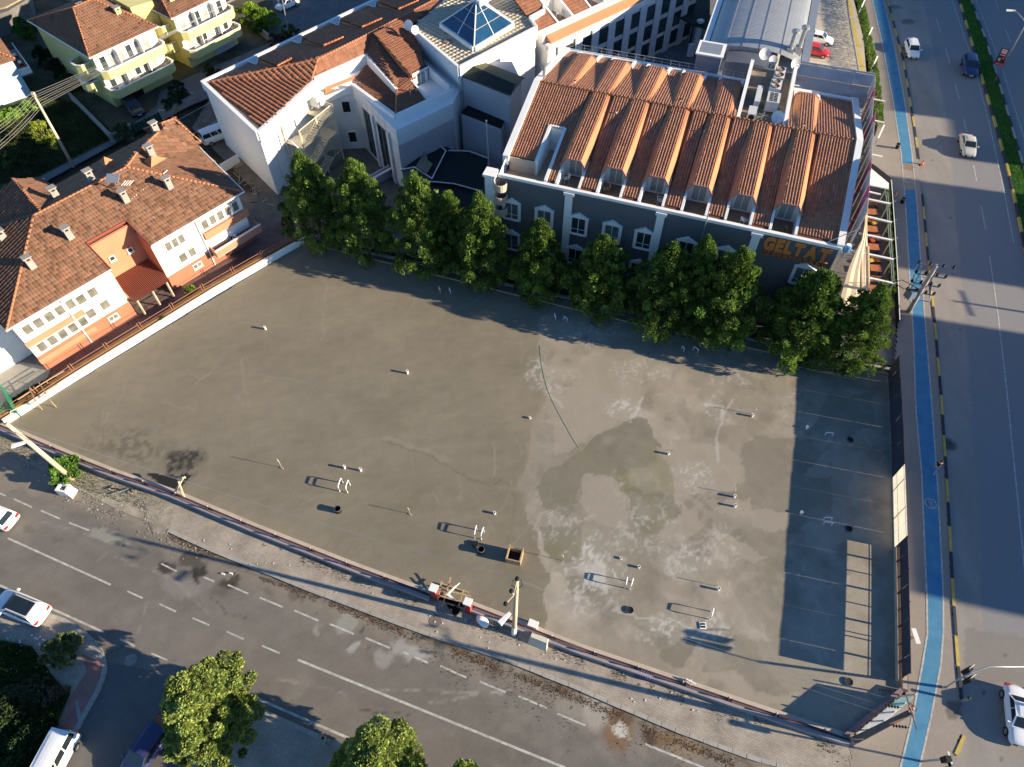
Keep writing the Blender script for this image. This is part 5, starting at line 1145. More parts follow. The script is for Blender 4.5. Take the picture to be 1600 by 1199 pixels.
an2 = thing('low_annex', P(755, 205, 0), 'low lilac extension with a flat black roof below the green ridged annex', 'building')
q = PP([(721, 176), (783, 200), (795, 172), (735, 160)], 6.5)
MB().prism(q, -.1, 6.35).build('wall', M_lilac, an2); siding('siding', q[0], q[1], .2, 6.2, M_lilac, an2, pitch=.28); MB().prism(q, 6.35, 6.5).build('roof', M_dark, an2)
pt = thing('patio_wall', P(700, 215, 0), 'white and lilac patio wall between the wing and the dark pavilion roofs', 'wall')
mb = MB(); parapet(mb, [P(668, 232, 1.2), P(728, 195, 1.2), P(735, 205, 1.2)], .25, 0, 1.6); parapet(mb, [P(578, 282, 1), P(668, 232, 1)], .25, 0, 1.6); mb.build('wall', M_lilac, pt)
mb = MB(); parapet(mb, [P(668, 232, 1.6), P(728, 195, 1.6)], .32, 1.6, 1.7); parapet(mb, [P(578, 282, 1.6), P(668, 232, 1.6)], .32, 1.6, 1.7); mb.build('coping', M_whitew, pt)
MB().prism(PP([(660, 222), (706, 190), (718, 194), (672, 228)], 1.0), .0, 1.0).build('planter', M_conc, pt)
sheet('patio_floor', PP([(690, 215), (735, 200), (775, 240), (765, 265), (720, 240), (690, 240)], .06), .06, M_terr, kind='structure')
pv = thing('dark_pavilion', P(700, 260, 0), 'low pavilion with black felt roofs edged in white between the conifers and the hotel', 'pavilion')
def felt(tri, name='roof_panel', m=M_roofg):
    mb = MB(); b = [Vector(p)-Vector((0, 0, .12)) for p in tri]; i = 0
    a = [Vector(p) for p in tri]; n = len(a)
    if (a[1]-a[0]).cross(a[2]-a[0]).z < 0: a = a[::-1]; b = b[::-1]
    mb.v += [tuple(p) for p in a]+[tuple(p) for p in b]; mb.f.append(tuple(range(n))); mb.f.append(tuple(range(2*n-1, n-1, -1)))
    for k in range(n): j = (k+1) % n; mb.f.append((k, n+k, n+j, j))
    return mb.build(name, m, pv)
z1, z2 = 3.1, 4.0
A1, A2, A3, A4, A5, A6 = P(626, 266, z1), P(648, 227, z1), P(672, 218, z1+.3), P(697, 236, z1+.3), P(675, 280, z1), P(648, 262, z2-.3)
felt([A1, A2, A3, A6]); felt([A6, A3, A4, A5])
felt([Vector(P(650, 259, z2-.1)), Vector(P(666, 233, z2-.1)), Vector(P(668, 250, z2-.1)), Vector(P(676, 256, z2-.1)), Vector(P(667, 270, z2-.1))], 'tan_panel', mat('tan_panel', (.26, .22, .15), .8, .1))
for a, b in ((A1, A2), (A2, A3), (A3, A4), (A4, A5), (A5, A6), (A6, A1)): MB().beam(Vector(a)+Vector((0, 0, .06)), Vector(b)+Vector((0, 0, .06)), .14, .1).build('white_edge', M_white, pv)
B = [P(698, 236, z1), P(733, 237, z1), P(762, 248, z1), P(753, 300, z1-.2), P(710, 288, z1-.2), P(668, 284, z1-.2)]
felt(B)
for a, b in ((B[0], B[1]), (B[1], B[2]), (B[3], B[4]), (B[4], B[5])): MB().beam(Vector(a)+Vector((0, 0, .06)), Vector(b)+Vector((0, 0, .06)), .12, .08).build('white_edge', M_white, pv)
felt([P(673, 218, z1+.3), P(681, 217, z1), P(704, 233, z1), P(697, 236, z1+.3)])
felt([P(668, 286, 2.5), P(710, 290, 2.5), P(752, 302, 2.5), P(750, 340, 2.2), P(660, 320, 2.2)])
for x, y in ((630, 262), (675, 278), (750, 296), (735, 240)): q = P(x, y, 3); MB().box((q[0], q[1], 1.45), (.2, .2, 2.9)).build('post', M_whitew, pv)
# wall behind the row of trees (pale, seen between trunks)
bw = thing('tree_row_wall', P(900, 460, 0), 'long low pale wall running behind the slab edge under the conifers', 'wall')
mb = MB(); parapet(mb, PP([(487, 366), (560, 390), (675, 414), (720, 425), (765, 437), (850, 455), (990, 487), (1150, 523), (1300, 557), (1392, 576)], .5), .3, -.6, .45); mb.build('wall', M_conc, bw)

# ------------------------------------------------------------------ red and white apartment house, left
rh = thing('terracotta_house', P(220, 420, 0), 'two storey white and terracotta house with patchy brown tiled roof and pale chimneys', 'house')
ER = 6.6
e_f0, e_f1, e_f2, e_f3 = P(10, 517, ER), P(174, 421, ER), P(235, 384, ER), P(381, 300, ER)
n0, n1 = P(141, 375, ER+1.7), P(197, 340, ER+1.7)       # head of the recess
r_l, r_m, r_r = P(56, 337, 9.2), P(190, 262, 9.2), P(245, 214, 9.2)
hipL = P(14, 512, ER); hipR = e_f3; back0, back1 = P(60, 300, ER), P(272, 190, ER); far = P(313, 231, ER)
red_w = Fr(e_f1[:2], math.degrees(math.atan2(e_f2[1]-e_f1[1], e_f2[0]-e_f1[0])))
RS = math.degrees(math.atan2(e_f3[1]-e_f0[1], e_f3[0]-e_f0[0])); RF = Fr(e_f0[:2], RS)
LR = math.dist(e_f0[:2], e_f3[:2]); du = Vector((RF.u[0], RF.u[1], 0)); dv = Vector((RF.v[0], RF.v[1], 0))
def rproj(p): d = Vector(p)-Vector((RF.O[0], RF.O[1], 0)); return d.x*RF.u[0]+d.y*RF.u[1], d.x*RF.v[0]+d.y*RF.v[1]
ua, _ = rproj(e_f1); ub, _ = rproj(e_f2); un0, vn0 = rproj(n0); un1, vn1 = rproj(n1)
M_terrb = mat('terracotta_dark', (.40, .15, .09), .85, .12, .5)
o = .5
MB().fbox(RF, o, ua-.1, o, 11.5, 0, ER-.15).build('wall', M_whitew, rh); MB().fbox(RF, ub+.1, LR-o, o, 11.5, 0, ER-.15).build('wall', M_whitew, rh)
MB().fbox(RF, ua-.1, ub+.1, 3.2, 11.5, 0, ER+.9).build('wall', M_terra, rh)
MB().fbox(RF, o-.04, ua-.06, o-.06, o, 0, 1.9).build('base_band', M_terrb, rh); MB().fbox(RF, ub+.06, LR-o+.04, o-.06, o, 0, 1.9).build('base_band', M_terrb, rh)
MB().fbox(RF, ua-.1, ua-.04, o, 3.2, 0, ER-.2).build('recess_cheek', M_terra, rh); MB().fbox(RF, ub+.04, ub+.1, o, 3.2, 0, ER-.2).build('recess_cheek', M_terra, rh)
MB().hexa([RF.w(ua-.1, 3.1, 5.9), RF.w(ub+.1, 3.1, 5.9), RF.w(ub+.1, 3.3, 5.9), RF.w(ua-.1, 3.3, 5.9)], [RF.w(ua-.1, 3.1, ER+.95), RF.w(ub+.1, 3.1, ER+.95), RF.w(ub+.1, 3.3, ER+1.0), RF.w(ua-.1, 3.3, ER+1.0)]).build('recess_head', M_terra, rh)
LB = 0
u_l, v_l = rproj(r_l); u_m, v_m = rproj(r_m); u_r, v_r = rproj(r_r)
vr = 8.45; rz_ = 9.6
def FP(u, v): return RF.w(u, v, ER+(rz_-ER)*v/vr)
uL = 8.5; uR = 18.4; nv = 3.5
main = [(FP(0, 0), FP(ua, 0), FP(ua, nv)), (FP(0, 0), FP(ua, nv), FP(uL, vr)), (FP(ua, nv), FP(ub, nv), FP(uR, vr)), (FP(ua, nv), FP(uR, vr), FP(uL, vr)), (FP(ub, 0), FP(LR, 0), FP(uR, vr)), (FP(ub, 0), FP(uR, vr), FP(ub, nv))]
slab_tris(main, RS-90, rh, M_tileb, w=.30, row=.44, seed=31, dark=.34, hump=.04, name='roof_shingle', deckm=M_deck)
top = [RF.w(uL, vr, rz_), RF.w(uR, vr, rz_)]; t2, t3 = RF.w(20.2, 9.7, rz_), RF.w(23.9, 11.3, rz_)
E0_, E1_, E2_ = RF.w(LR, 0, ER), RF.w(27.0, 10.0, ER), RF.w(28.0, 16.4, ER); N0_, N1_ = RF.w(-.1, 15.2, ER), RF.w(24.6, 16.6, ER)
W1_ = RF.w(-.1, 15.2, ER)
kw = dict(w=.30, row=.44, hump=.045, name='roof_shingle')
slab_tris([(E0_, E1_, top[1]), (top[1], E1_, t2), (t2, E1_, t3), (E1_, E2_, t3)], RS, rh, M_tileb, seed=32, dark=.06, **kw)
slab_tris([(E2_, N1_, t3)], RS+90, rh, M_tileb, seed=35, dark=.06, **kw)
slab_tris([(RF.w(0, 0, ER), top[0], W1_)], RS+180, rh, M_tileb, w=.42, row=.44, seed=33, hump=.1, dark=.03, name='roof_shingle')
slab_tris([(W1_, top[0], N1_), (top[0], top[1], N1_), (top[1], t2, N1_), (t2, t3, N1_)], RS+90, rh, M_tileb, seed=34, dark=.12, **kw)
ridge('ridge_cap', top[0], top[1], rh); ridge('ridge_cap', top[1], t2, rh); ridge('ridge_cap', t2, t3, rh)
ridge('hip_cap', RF.w(0, 0, ER), top[0], rh); ridge('hip_cap', E0_, top[1], rh)
MB().prism([RF.w(LR-o, 0.6), RF.w(26.5, 10), RF.w(27.4, 16), RF.w(24.5, 16), RF.w(.6, 14.6), RF.w(.6, .6), RF.w(ua-.2, .6), RF.w(ua-.2, 4), RF.w(ub+.2, 4), RF.w(ub+.2, .6)], 0, ER-.2).build('rear_wall', M_whitew, rh)
def hiproof(a, b, c, d, rise, parent, seed, m=M_tileb, w=.30, hump=.04, dark=.08, ridge_frac=.35, name='roof_shingle'):
    """a,b front eave corners, c,d rear; ridge runs a->b direction"""
    a, b, c, d = [Vector(p) for p in (a, b, c, d)]
    m0 = (a+d)/2; m1 = (b+c)/2; r0 = m0.lerp(m1, ridge_frac)+Vector((0, 0, rise)); r1 = m0.lerp(m1, 1-ridge_frac)+Vector((0, 0, rise))
    ang = lambda p, q: math.degrees(math.atan2((q-p).y, (q-p).x))
    t = lambda *q: tuple(tuple(x) for x in q)
    slab_tris([t(a, b, r1), t(a, r1, r0)], ang(a, b)-90, parent, m, w=w, row=.44, seed=seed, hump=hump, dark=dark, name=name)
    slab_tris([t(c, d, r0), t(c, r0, r1)], ang(a, b)+90, parent, m, w=w, row=.44, seed=seed+1, hump=hump, dark=dark, name=name)
    slab_tris([t(b, c, r1)], ang(a, b), parent, m, w=w, row=.44, seed=seed+2, hump=hump, dark=dark, name=name)
    slab_tris([t(d, a, r0)], ang(a, b)+180, parent, m, w=w, row=.44, seed=seed+3, hump=hump, dark=dark, name=name)
    for p, q in ((r0, r1), (a, r0), (b, r1), (c, r1), (d, r0)): ridge('hip_cap', p+Vector((0, 0, .04)), q+Vector((0, 0, .04)), parent, r=.11)
    return r0, r1
hiproof(RF.w(24.4, 10.6, ER+.75), RF.w(27.6, 10.6, ER+.2), RF.w(28.4, 16.8, ER+.2), RF.w(24.4, 16.6, ER+.75), 1.7, rh, 40, ridge_frac=.30)
# gabled cross wing toward the back left
g0, g1 = RF.w(9.3, 8.7, 9.55), RF.w(9.9, 15.6, 9.5); gl0, gl1, gr0, gr1 = RF.w(5.8, 9.5, 8.0), RF.w(6.4, 15.9, 7.8), RF.w(12.0, 10.5, 8.3), RF.w(12.4, 15.9, 7.9)
slab_tris([(g0, g1, gl1), (g0, gl1, gl0)], RS+180, rh, M_tileb, w=.42, row=.44, seed=44, hump=.1, name='roof_shingle'); slab_tris([(g0, gr0, gr1), (g0, gr1, g1)], RS, rh, M_tileb, seed=45, dark=.05, **kw)
ridge('ridge_cap', g0, g1, rh); MB().prism([gl1, gr1, RF.w(12, 14), RF.w(6.2, 14)], 0, 7.7).build('wing_wall', M_whitew, rh)
hiproof(RF.w(-9.5, 3, ER-.3), RF.w(2.2, 3, ER-.3), RF.w(2.2, 13, ER-.3), RF.w(-9.5, 13, ER-.3), 2.6, rh, 48, w=.42, hump=.1, dark=.03)
MB().fbox(RF, -9, 1.6, 3.5, 12.6, 0, ER-.4).build('side_wall', M_whitew, rh)
mb = MB(); mb.beam(RF.w(-.05, -.05, ER+.02), RF.w(ua, -.05, ER+.02), .1, .14).beam(RF.w(ub, -.05, ER+.02), RF.w(LR+.05, -.05, ER+.02), .1, .14).beam(RF.w(LR+.05, -.05, ER+.02), (E1_[0], E1_[1], ER+.02), .1, .14); mb.build('gutter', M_pvc, rh)
mb = MB(); mb.beam(FP(ua, 0), FP(ua, nv), .1, .2).beam(FP(ub, 0), FP(ub, nv), .1, .2).beam(FP(ua, nv), FP(ub, nv), .1, .2); mb.build('verge_board', mat('dark_red', (.25, .06, .04), .7), rh)
def onroof(px, py):
    a, b, c = FP(0, 0), FP(10, 0), FP(0, 7); return ray_plane(px, py, a, b, c)
def cz_(px, py, zz): return P(px, py, zz)
for (px, py, zz) in ((52, 418, None), (111, 372, None), (198, 315, None), (266, 294, None)): c_ = onroof(px, py) ; chimney(rh, c_, .6, .5, 1.3, rz=RF.a)
for (px, py) in ((89, 309), (144, 282)): chimney(rh, ray_plane(px, py, W1_, top[0], N1_), .65, .5, 1.2, rz=RF.a)
for (px, py, zz) in ((238, 243, 9.2), (245, 207, 9.3), (8, 376, 8.2)): chimney(rh, P(px, py, zz), .65, .5, 1.2, rz=RF.a)
tv = thing('rooftop_solar_frame', onroof(190, 306), 'small tilted panel frame with an aerial in the middle of the brown roof', 'aerial')
c_ = onroof(187, 300); MB().hexa([(c_[0]-.7, c_[1]-.4, c_[2]+1.4), (c_[0]+.6, c_[1]-.4, c_[2]+1.4), (c_[0]+.6, c_[1]+.6, c_[2]+1.7), (c_[0]-.7, c_[1]+.6, c_[2]+1.7)], [(c_[0]-.7, c_[1]-.4, c_[2]+1.46), (c_[0]+.6, c_[1]-.4, c_[2]+1.46), (c_[0]+.6, c_[1]+.6, c_[2]+1.76), (c_[0]-.7, c_[1]+.6, c_[2]+1.76)]).build('panel', M_metal, tv)
MB().beam((c_[0], c_[1], c_[2]), (c_[0], c_[1], c_[2]+1.4), .08, .08).build('mast', M_metal, tv)
for s_ in range(4): MB().beam((c_[0]+.7+.25*s_, c_[1]-.3, c_[2]+1.0), (c_[0]+.9+.25*s_, c_[1]+.5, c_[2]+1.0), .04, .04).build('element', M_pvc, tv)
MB().tube([onroof(205, 312), onroof(232, 290), onroof(262, 266)], .035, 5).build('roof_cable', M_pvc, rh); MB().tube([onroof(205, 320), onroof(250, 345), onroof(280, 360)], .03, 5).build('roof_cable', M_pvc, rh)
# small orange gablets
for (px, py, zz, s_) in ((165, 262, 8.6, .8), (236, 262, 9.0, 1.2)):
    q = Vector(P(px, py, zz)); MB().quad(q, q+du*s_*1.6+Vector((0, 0, .1)), q+du*s_*.6+dv*.4+Vector((0, 0, .9)), q+dv*1.5).build('gablet', M_clayp, rh)
# front windows
oR = (-RF.v[0], -RF.v[1])
def rwin(u, z, w, h, n=1, gl=None): return window(rh, RF.w(u, o-.05, z), RF.u, oR, w, h, n, gl or mat('house_glass', (.15, .145, .125), .3, .45, 1.2, spec=.5))
wl = ua
for k in range(5): rwin(1.4+k*1.05, 5.25, .72, 1.05); rwin(1.4+k*1.05, 2.75+.0, .72, 1.05)
for (z_) in (3.85, 1.45): MB().fbox(RF, o-.1, 6.2, o-.14, o-.02, z_-.45, z_+.15).build('bay_band', M_terra, rh)
rwin(wl-3.7, 5.1, .8, 1.0); rwin(wl-2.5, 5.1, .8, 1.0); rwin(wl-3.7, 3.1, .8, 1.0); rwin(wl-2.2, 3.1, .8, 1.0); rwin(wl-2.2, 1.25, .9, .5, 2)
for du_ in (1.6, 2.35, 3.1): rwin(ub+du_, 5.2, .6, 1.0)
rwin(ub+2.4, 3.1, .8, 1.0); rwin(ub+3.5, 3.1, .7, 1.0); rwin(ub+3.4, 1.25, .9, .5, 2)
for k in range(5): rwin(LR-5.1+k*.95, 5.25, .66, 1.05)
MB().fbox(RF, LR-5.7, LR-o+.3, o-.3, o-.02, 3.5, 4.4).build('bay_band', M_terra, rh)
MB().fbox(RF, LR-5.7, LR-o+.6, o-1.3, o-.02, 1.6, 1.75).build('balcony_floor', M_conc, rh)
mb = MB()
for (a0, b0, a1, b1) in ((LR-5.7, o-1.3, LR-o+.6, o-1.18), (LR-5.7, o-1.18, LR-5.58, o-.02), (LR-o+.48, o-1.18, LR-o+.6, o-.02)): mb.fbox(RF, a0, a1, b0, b1, 1.75, 2.5)
mb.build('balcony_wall', M_terra, rh); MB().fbox(RF, LR-5.75, LR-o+.65, o-1.35, o-1.13, 2.5, 2.58).build('balcony_coping', M_whitew, rh)
q = RF.w(LR-2.6, o-.7, 1.76); bk = thing('bicycle_stack', q, 'heap of blue and white household things on the open balcony of the terracotta house', 'household clutter')
for j in range(7): MB().box((q[0]+random.uniform(-.8, .8), q[1]+random.uniform(-.3, .3), 2.0), (random.uniform(.2, .6), .25, .45), random.uniform(0, 3)).build('box', [M_pvc, mat('cloth_blue', (.1, .15, .3)), M_metal, M_dark][j % 4], bk)
for (x, z_) in ((ua+1.2, 5.2), (ua+.9, 2.6), (ub-1.2, 5.0), (ub-1.2, 2.6)): window(rh, RF.w(x, 3.15, z_), RF.u, oR, .45, .45, 1, M_glass)
for x in (LR-5.9, wl-5.2): MB().tube([RF.w(x, o-.15, ER-.2), RF.w(x, o-.15, .1)], .07, 6).build('downpipe', M_pvc, rh); 
cp = thing('porch_roof', RF.w((ua+ub)/2, 1.5, 0), 'sloping corrugated dark red metal porch roof in the recess of the terracotta house', 'porch roof')
mb = MB(); nn = 24
for k in range(nn):
    a0 = ua+.1+(ub-ua-.2)*k/nn; a1 = a0+(ub-ua-.2)/nn; hh = .07
    mb.quad(RF.w(a0, -.6, 2.3), RF.w((a0+a1)/2, -.6, 2.3+hh), RF.w((a0+a1)/2, 3.1, 3.0+hh), RF.w(a0, 3.1, 3.0)); mb.quad(RF.w((a0+a1)/2, -.6, 2.3+hh), RF.w(a1, -.6, 2.3), RF.w(a1, 3.1, 3.0), RF.w((a0+a1)/2, 3.1, 3.0+hh))
mb.build('corrugated_sheet', mat('porch_red', (.17, .05, .035), .6, .1, 1), cp)
for x in (ua+.4, ub-.5, (ua+ub)/2): MB().beam(RF.w(x, -.4, 0), RF.w(x, -.4, 2.28), .15, .15).build('post', M_pole, cp)
sheet('yard_paving', [RF.w(-3, -4.6), RF.w(LR+7, -5.2), RF.w(LR+7, 1), RF.w(-3, 1)], -.008, brickmat('yard_bricks', (.17, .10, .09), (.12, .09, .09), (.22, .19, .17), rot=RF.a, bw=.34, bh=.34), kind='structure')
sheet('yard_concrete', PP([(-40, 590), (30, 565), (80, 575), (60, 625), (-40, 680)], .01), .012, M_conc, kind='structure')

# ------------------------------------------------------------------ yellow houses, white house, dark roof house
def yellow_house(name, label, pc, ang, wid, dep, EZ, seed, chim):
    F = Fr(pc[:2], ang); t = thing(name, F.w(wid/2, dep/2, 0), label, 'house')
    MB().fbox(F, .5, wid-.5, .5, dep-.5, 0, EZ-.1).build('wall', M_yellow, t)
    MB().fbox(F, .48, wid-.48, .44, .5, 2.2, EZ-.1).build('front_wall', M_whitew, t)
    hiproof(F.w(0, 0, EZ), F.w(wid, 0, EZ), F.w(wid, dep, EZ), F.w(0, dep, EZ), 2.6, t, seed, m=M_tileb, w=.36, hump=.07, dark=.04, ridge_frac=.36, name='roof_tile')
    MB().beam(F.w(-.05, -.05, EZ), F.w(wid+.05, -.05, EZ), .1, .14).beam(F.w(-.05, -.05, EZ), F.w(-.05, dep, EZ), .1, .14).build('gutter', M_pvc, t)
    for z_ in (2.3, 4.75):
        ou = 1.5 if z_ < 3 else 1.1
        poly = [F.w(.3, .5), F.w(.3, -ou+.6), F.w(.9, -ou), F.w(wid-.9, -ou), F.w(wid-.3, -ou+.6), F.w(wid-.3, .5)]
        MB().prism(poly, z_-.15, z_).build('balcony_floor', M_conc, t)
        mb = MB(); parapet(mb, poly, .12, z_-.35, z_+.75); mb.build('balcony_wall', M_yellow, t)
        mb = MB(); parapet(mb, poly, .22, z_+.75, z_+.85); mb.build('balcony_coping', M_whitew, t)
        n = int((wid-2)/1.25)
        for k in range(n): window(t, F.w(1.5+k*1.25, .42, z_+1.15), F.u, (-F.v[0], -F.v[1]), .75, 1.5, 1, M_curt if (k+seed) % 3 else M_glass, sill=False)
        for k in range(1, 3): MB().box(F.w(wid*k/3, -.1, z_+1.1), (.12, .9, 2.2), F.a).build('balcony_divider', M_whitew, t)
        for k in range(4): MB().box(F.w(1.5+k*(wid-3)/3+.5, -.5, z_+.3), (.9, .4, .55), F.a+.1*k).build('balcony_box', [M_pvc, M_lilac, M_dark, M_wood][(k+seed) % 4], t)
    window(t, F.w(wid-2.2, .45, 1.35), F.u, (-F.v[0], -F.v[1]), 1.3, .7, 2, M_glass)
    for c_ in chim: chimney(t, F.w(*c_), .7, .6, 1.2, M_yellow, F.a)
    for z_ in (2.6, 5.0):
        u_, v_ = -.1, 3.2; poly = [F.w(.5, v_-1.2), F.w(-.7, v_-1.0), F.w(-1.1, v_-.4), F.w(-1.1, v_+.8), F.w(-.7, v_+1.2), F.w(.5, v_+1.4)]
        MB().prism(poly, z_-.1, z_+.05).build('side_balcony_floor', M_terr, t); mb = MB(); parapet(mb, poly, .14, z_-.5, z_+.8); mb.build('side_balcony_wall', M_yellow, t)
        mb = MB(); parapet(mb, poly, .24, z_+.8, z_+.88); mb.build('side_balcony_coping', M_whitew, t)
    return t, F
yc = P(140, 91, 7.3); yd = P(247, 42, 7.3); ya = math.degrees(math.atan2(yd[1]-yc[1], yd[0]-yc[0]))
y1, YF = yellow_house('yellow_house', 'yellow and white apartment house beside the meadow, left one of the twins', yc, ya, math.dist(yc[:2], yd[:2]), 15, 7.3, 60, [(7.5, 4.2, 8.3), (4.8, 8.0, 8.6), (8.4, 10, 8.2)])
MB().fbox(YF, 1.5, 4.8, .38, .5, 0, 2.0).build('garage_opening', M_dark, y1)
yc2 = P(268, 30, 7.3); 
y2, YF2 = yellow_house('yellow_house', 'yellow and white apartment house beside the upper car park, right one of the twins', yc2, ya+2, 9.5, 16, 7.3, 64, [(2.3, 2.6, 8.4), (5, 8, 8.6)])
MB().fbox(YF2, 4.8, 8.2, .38, .5, 0, 1.9).build('shutter_door', M_lilac, y2)
yl = thing('link_wall', P(255, 50, 0), 'ochre yellow link wall with a small window between the twin yellow houses', 'wall')
q0, q1 = P(246, 40, 7), P(268, 32, 7); MB().prism([YF.w(math.dist(yc[:2], yd[:2])-.4, 5), YF2.w(.4, 4), YF2.w(.4, 8), YF.w(math.dist(yc[:2], yd[:2])-.4, 9)], 0, 8.4).build('wall', M_yellow, yl)
M_redb = mat('box_red', (.3, .05, .05), .7)
wl_ = thing('white_house', P(10, 100, 0), 'pale house with red roof and narrow side balcony at the left edge', 'house')
WF = Fr(P(50, 152, 4.5)[:2], 47+90-2)
wA_, wB_ = np.array(P(-90, 197, 0)[:2]), np.array(P(51, 149, 0)[:2]); dW = unit(wA_, wB_); nW = np.array([-dW[1], dW[0]])
MB().prism([tuple(wA_), tuple(wB_), tuple(wB_+nW*11), tuple(wA_+nW*11)], 0, 5.2).build('wall', mat('wall_pale_blue', (.42, .60, .68), .8, .06), wl_)
we = [tuple(wA_-nW*.5-dW*.5)+(5.3,), tuple(wB_-nW*.5+dW*.4)+(5.3,), tuple(wB_+nW*11.5+dW*.4)+(5.3,), tuple(wA_+nW*11.5-dW*.5)+(5.3,)]
hiproof(we[0], we[1], we[2], we[3], 2.5, wl_, 70, dark=.05, ridge_frac=.4)
WFb = Fr(tuple(wB_), math.degrees(math.atan2(dW[1], dW[0])))
for z_ in (2.7,):
    MB().fbox(WFb, .02, 1.5, .2, 8.0, z_-.15, z_).build('balcony_floor', M_conc, wl_)
    mb = MB().fbox(WFb, 1.4, 1.5, .2, 8, z_, z_+.85).fbox(WFb, .02, 1.4, .2, .3, z_, z_+.85); mb.build('balcony_wall', M_whitew, wl_)
    for k in range(6): MB().box(WFb.w(.8, .9+k*.8, z_+.4), (.5, .35, .7), k).build('balcony_box', [M_redb, M_dark, M_pvc][k % 3], wl_)
dk = thing('garden_shed', P(20, 10, 0), 'low dark outbuilding with a tan flat roof at the top left corner', 'shed')
MB().prism(PP([(-60, -40), (-60, 40), (12, 15), (40, -2), (30, -60)], 3.2), 0, 3.0).build('wall', M_conc_d, dk); MB().prism(PP([(-60, -40), (-60, 25), (8, 10), (38, -6), (30, -60)], 3.3), 3.0, 3.2).build('roof', mat('roof_tan', (.30, .23, .15), .9, .15), dk)
# garden walls by the upper street
for k, (pts, lab) in enumerate((([(175, 216), (204, 202)], 'short pale garden wall left of the garage drive of the yellow house'), ([(253, 180), (303, 153)], 'pale stained garden wall right of the garage drive of the yellow house'), ([(110, 150), (175, 216)], 'long grey garden wall between meadow and yellow house'), ([(383, 30), (425, 62)], 'stone garden wall beside the upper car park'))):
    q = PP(pts, .6); t = thing('garden_wall', (q[0][0], q[0][1], 0), lab, 'wall'); mb = MB(); parapet(mb, q, .25, 0, 1.0); mb.build('wall', M_conc, t); mb = MB(); parapet(mb, q, .33, 1.0, 1.08); mb.build('coping', M_conc, t)
    if k < 2:
        for p in q: MB().box((p[0], p[1], .65), (.45, .45, 1.3), .7).build('pillar', M_conc, t)
gt = thing('sliding_gate', P(230, 192, 0), 'dark green metal gate across the garage drive of the yellow house', 'gate')
a, b = P(206, 202, .7), P(251, 181, .7)
for k in range(9): p = Vector(a).lerp(Vector(b), k/9); q = Vector(a).lerp(Vector(b), (k+.92)/9); mb = MB(); wall_seg(mb, p, q, .05, .05, 1.2); mb.build('gate_panel', mat('gate_green', (.02, .06, .04), .5), gt)
# ------------------------------------------------------------------ lot surrounds
def grp(*a): return a
# left white wall with copper railing
lw = thing('lot_wall', P(250, 520, 0), 'bright white boundary wall along the left side of the concrete lot', 'wall')
wl0 = PP([(12, 666), (125, 593), (240, 522), (340, 460), (420, 414), (484, 378)], .3)
mb = MB(); parapet(mb, offset_line(wl0, .38), .42, -.6, .85); mb.build('wall', M_whitew, lw)
rl_ = thing('copper_railing', P(240, 505, 0), 'copper coloured pipe railing in bays between the white lot wall and the terracotta house yard', 'railing')
M_cop = mat('copper_paint', (.32, .15, .085), .5, .15, 2)
rp = offset_line(wl0, .95); rs = resample(rp, 3.6)
for a, b in zip(rs[:-1], rs[1:]):
    d = (b-a)/np.linalg.norm(b-a); a2 = a+d*.12; b2 = b-d*.12
    MB().beam((*a2, 1.5), (*b2, 1.5), .045, .04).build('top_rail', M_cop, rl_); MB().beam((*a2, 1.15), (*b2, 1.15), .02, .02).build('lower_rail', M_cop, rl_)
    MB().beam((*a2, -.0), (*a2, 1.75), .06, .06).build('post', M_cop, rl_); MB().beam((*b2, -.0), (*b2, 1.75), .06, .06).build('post', M_cop, rl_)
mb = MB(); parapet(mb, offset_line(wl0, 1.0), .25, -.1, .9); mb.build('base_wall', mat('brown_render', (.20, .11, .05), .9, .2, 1), rl_)
# bottom wall: pink inner coping, dark channel, grey outer cap, maroon posts and rails
bwl = thing('street_wall', P(500, 870, 0), 'low maroon and grey wall between the concrete lot and the street pavement', 'wall')
wp = [(-2, 668), (100, 712), (180, 744), (270, 775), (400, 830), (560, 893), (672, 934)]; wq = [(735, 951), (820, 984), (905, 1018), (1035, 1062), (1160, 1105), (1325, 1160)]
for l in (wp, wq):
    L_ = PP(l, .3)
    mb = MB(); parapet(mb, offset_line(L_, .38), .34, -.1, .46); mb.build('inner_coping', M_pink, bwl)
    mb = MB(); parapet(mb, offset_line(L_, .10), .22, -.1, .40); mb.build('channel', mat('channel', (.15, .10, .10), .8, .2, 1), bwl)
    mb = MB(); parapet(mb, offset_line(L_, -.14), .26, 0, .62); mb.build('outer_cap', M_capg, bwl)
sr = thing('street_railing', P(500, 865, .4), 'maroon pipe railing with small posts on top of the street side wall', 'railing')
for l, long_ in ((wp, 1), (wq, 0)):
    q = resample(offset_line(PP(l, .3), .08), 3.3)
    for a, b in zip(q[:-1], q[1:]):
        MB().beam((*a, .95), (*b, .95), .05, .05).beam((*a, .72), (*b, .72), .04, .04).build('rail', M_maroon, sr)
    for a in q:
        MB().beam((*a, .4), (*a, 1.15), .11, .11).build('post', M_maroon, sr); MB().lathe((*a, 1.15), [(0, .12), (.07, .06), (.05, 0)], 8).build('knob', M_pink, sr)
        MB().beam((a[0]+.25, a[1]-.1, .4), (a[0]+.25, a[1]-.1, 1.0), .08, .08).build('post', M_maroon, sr)
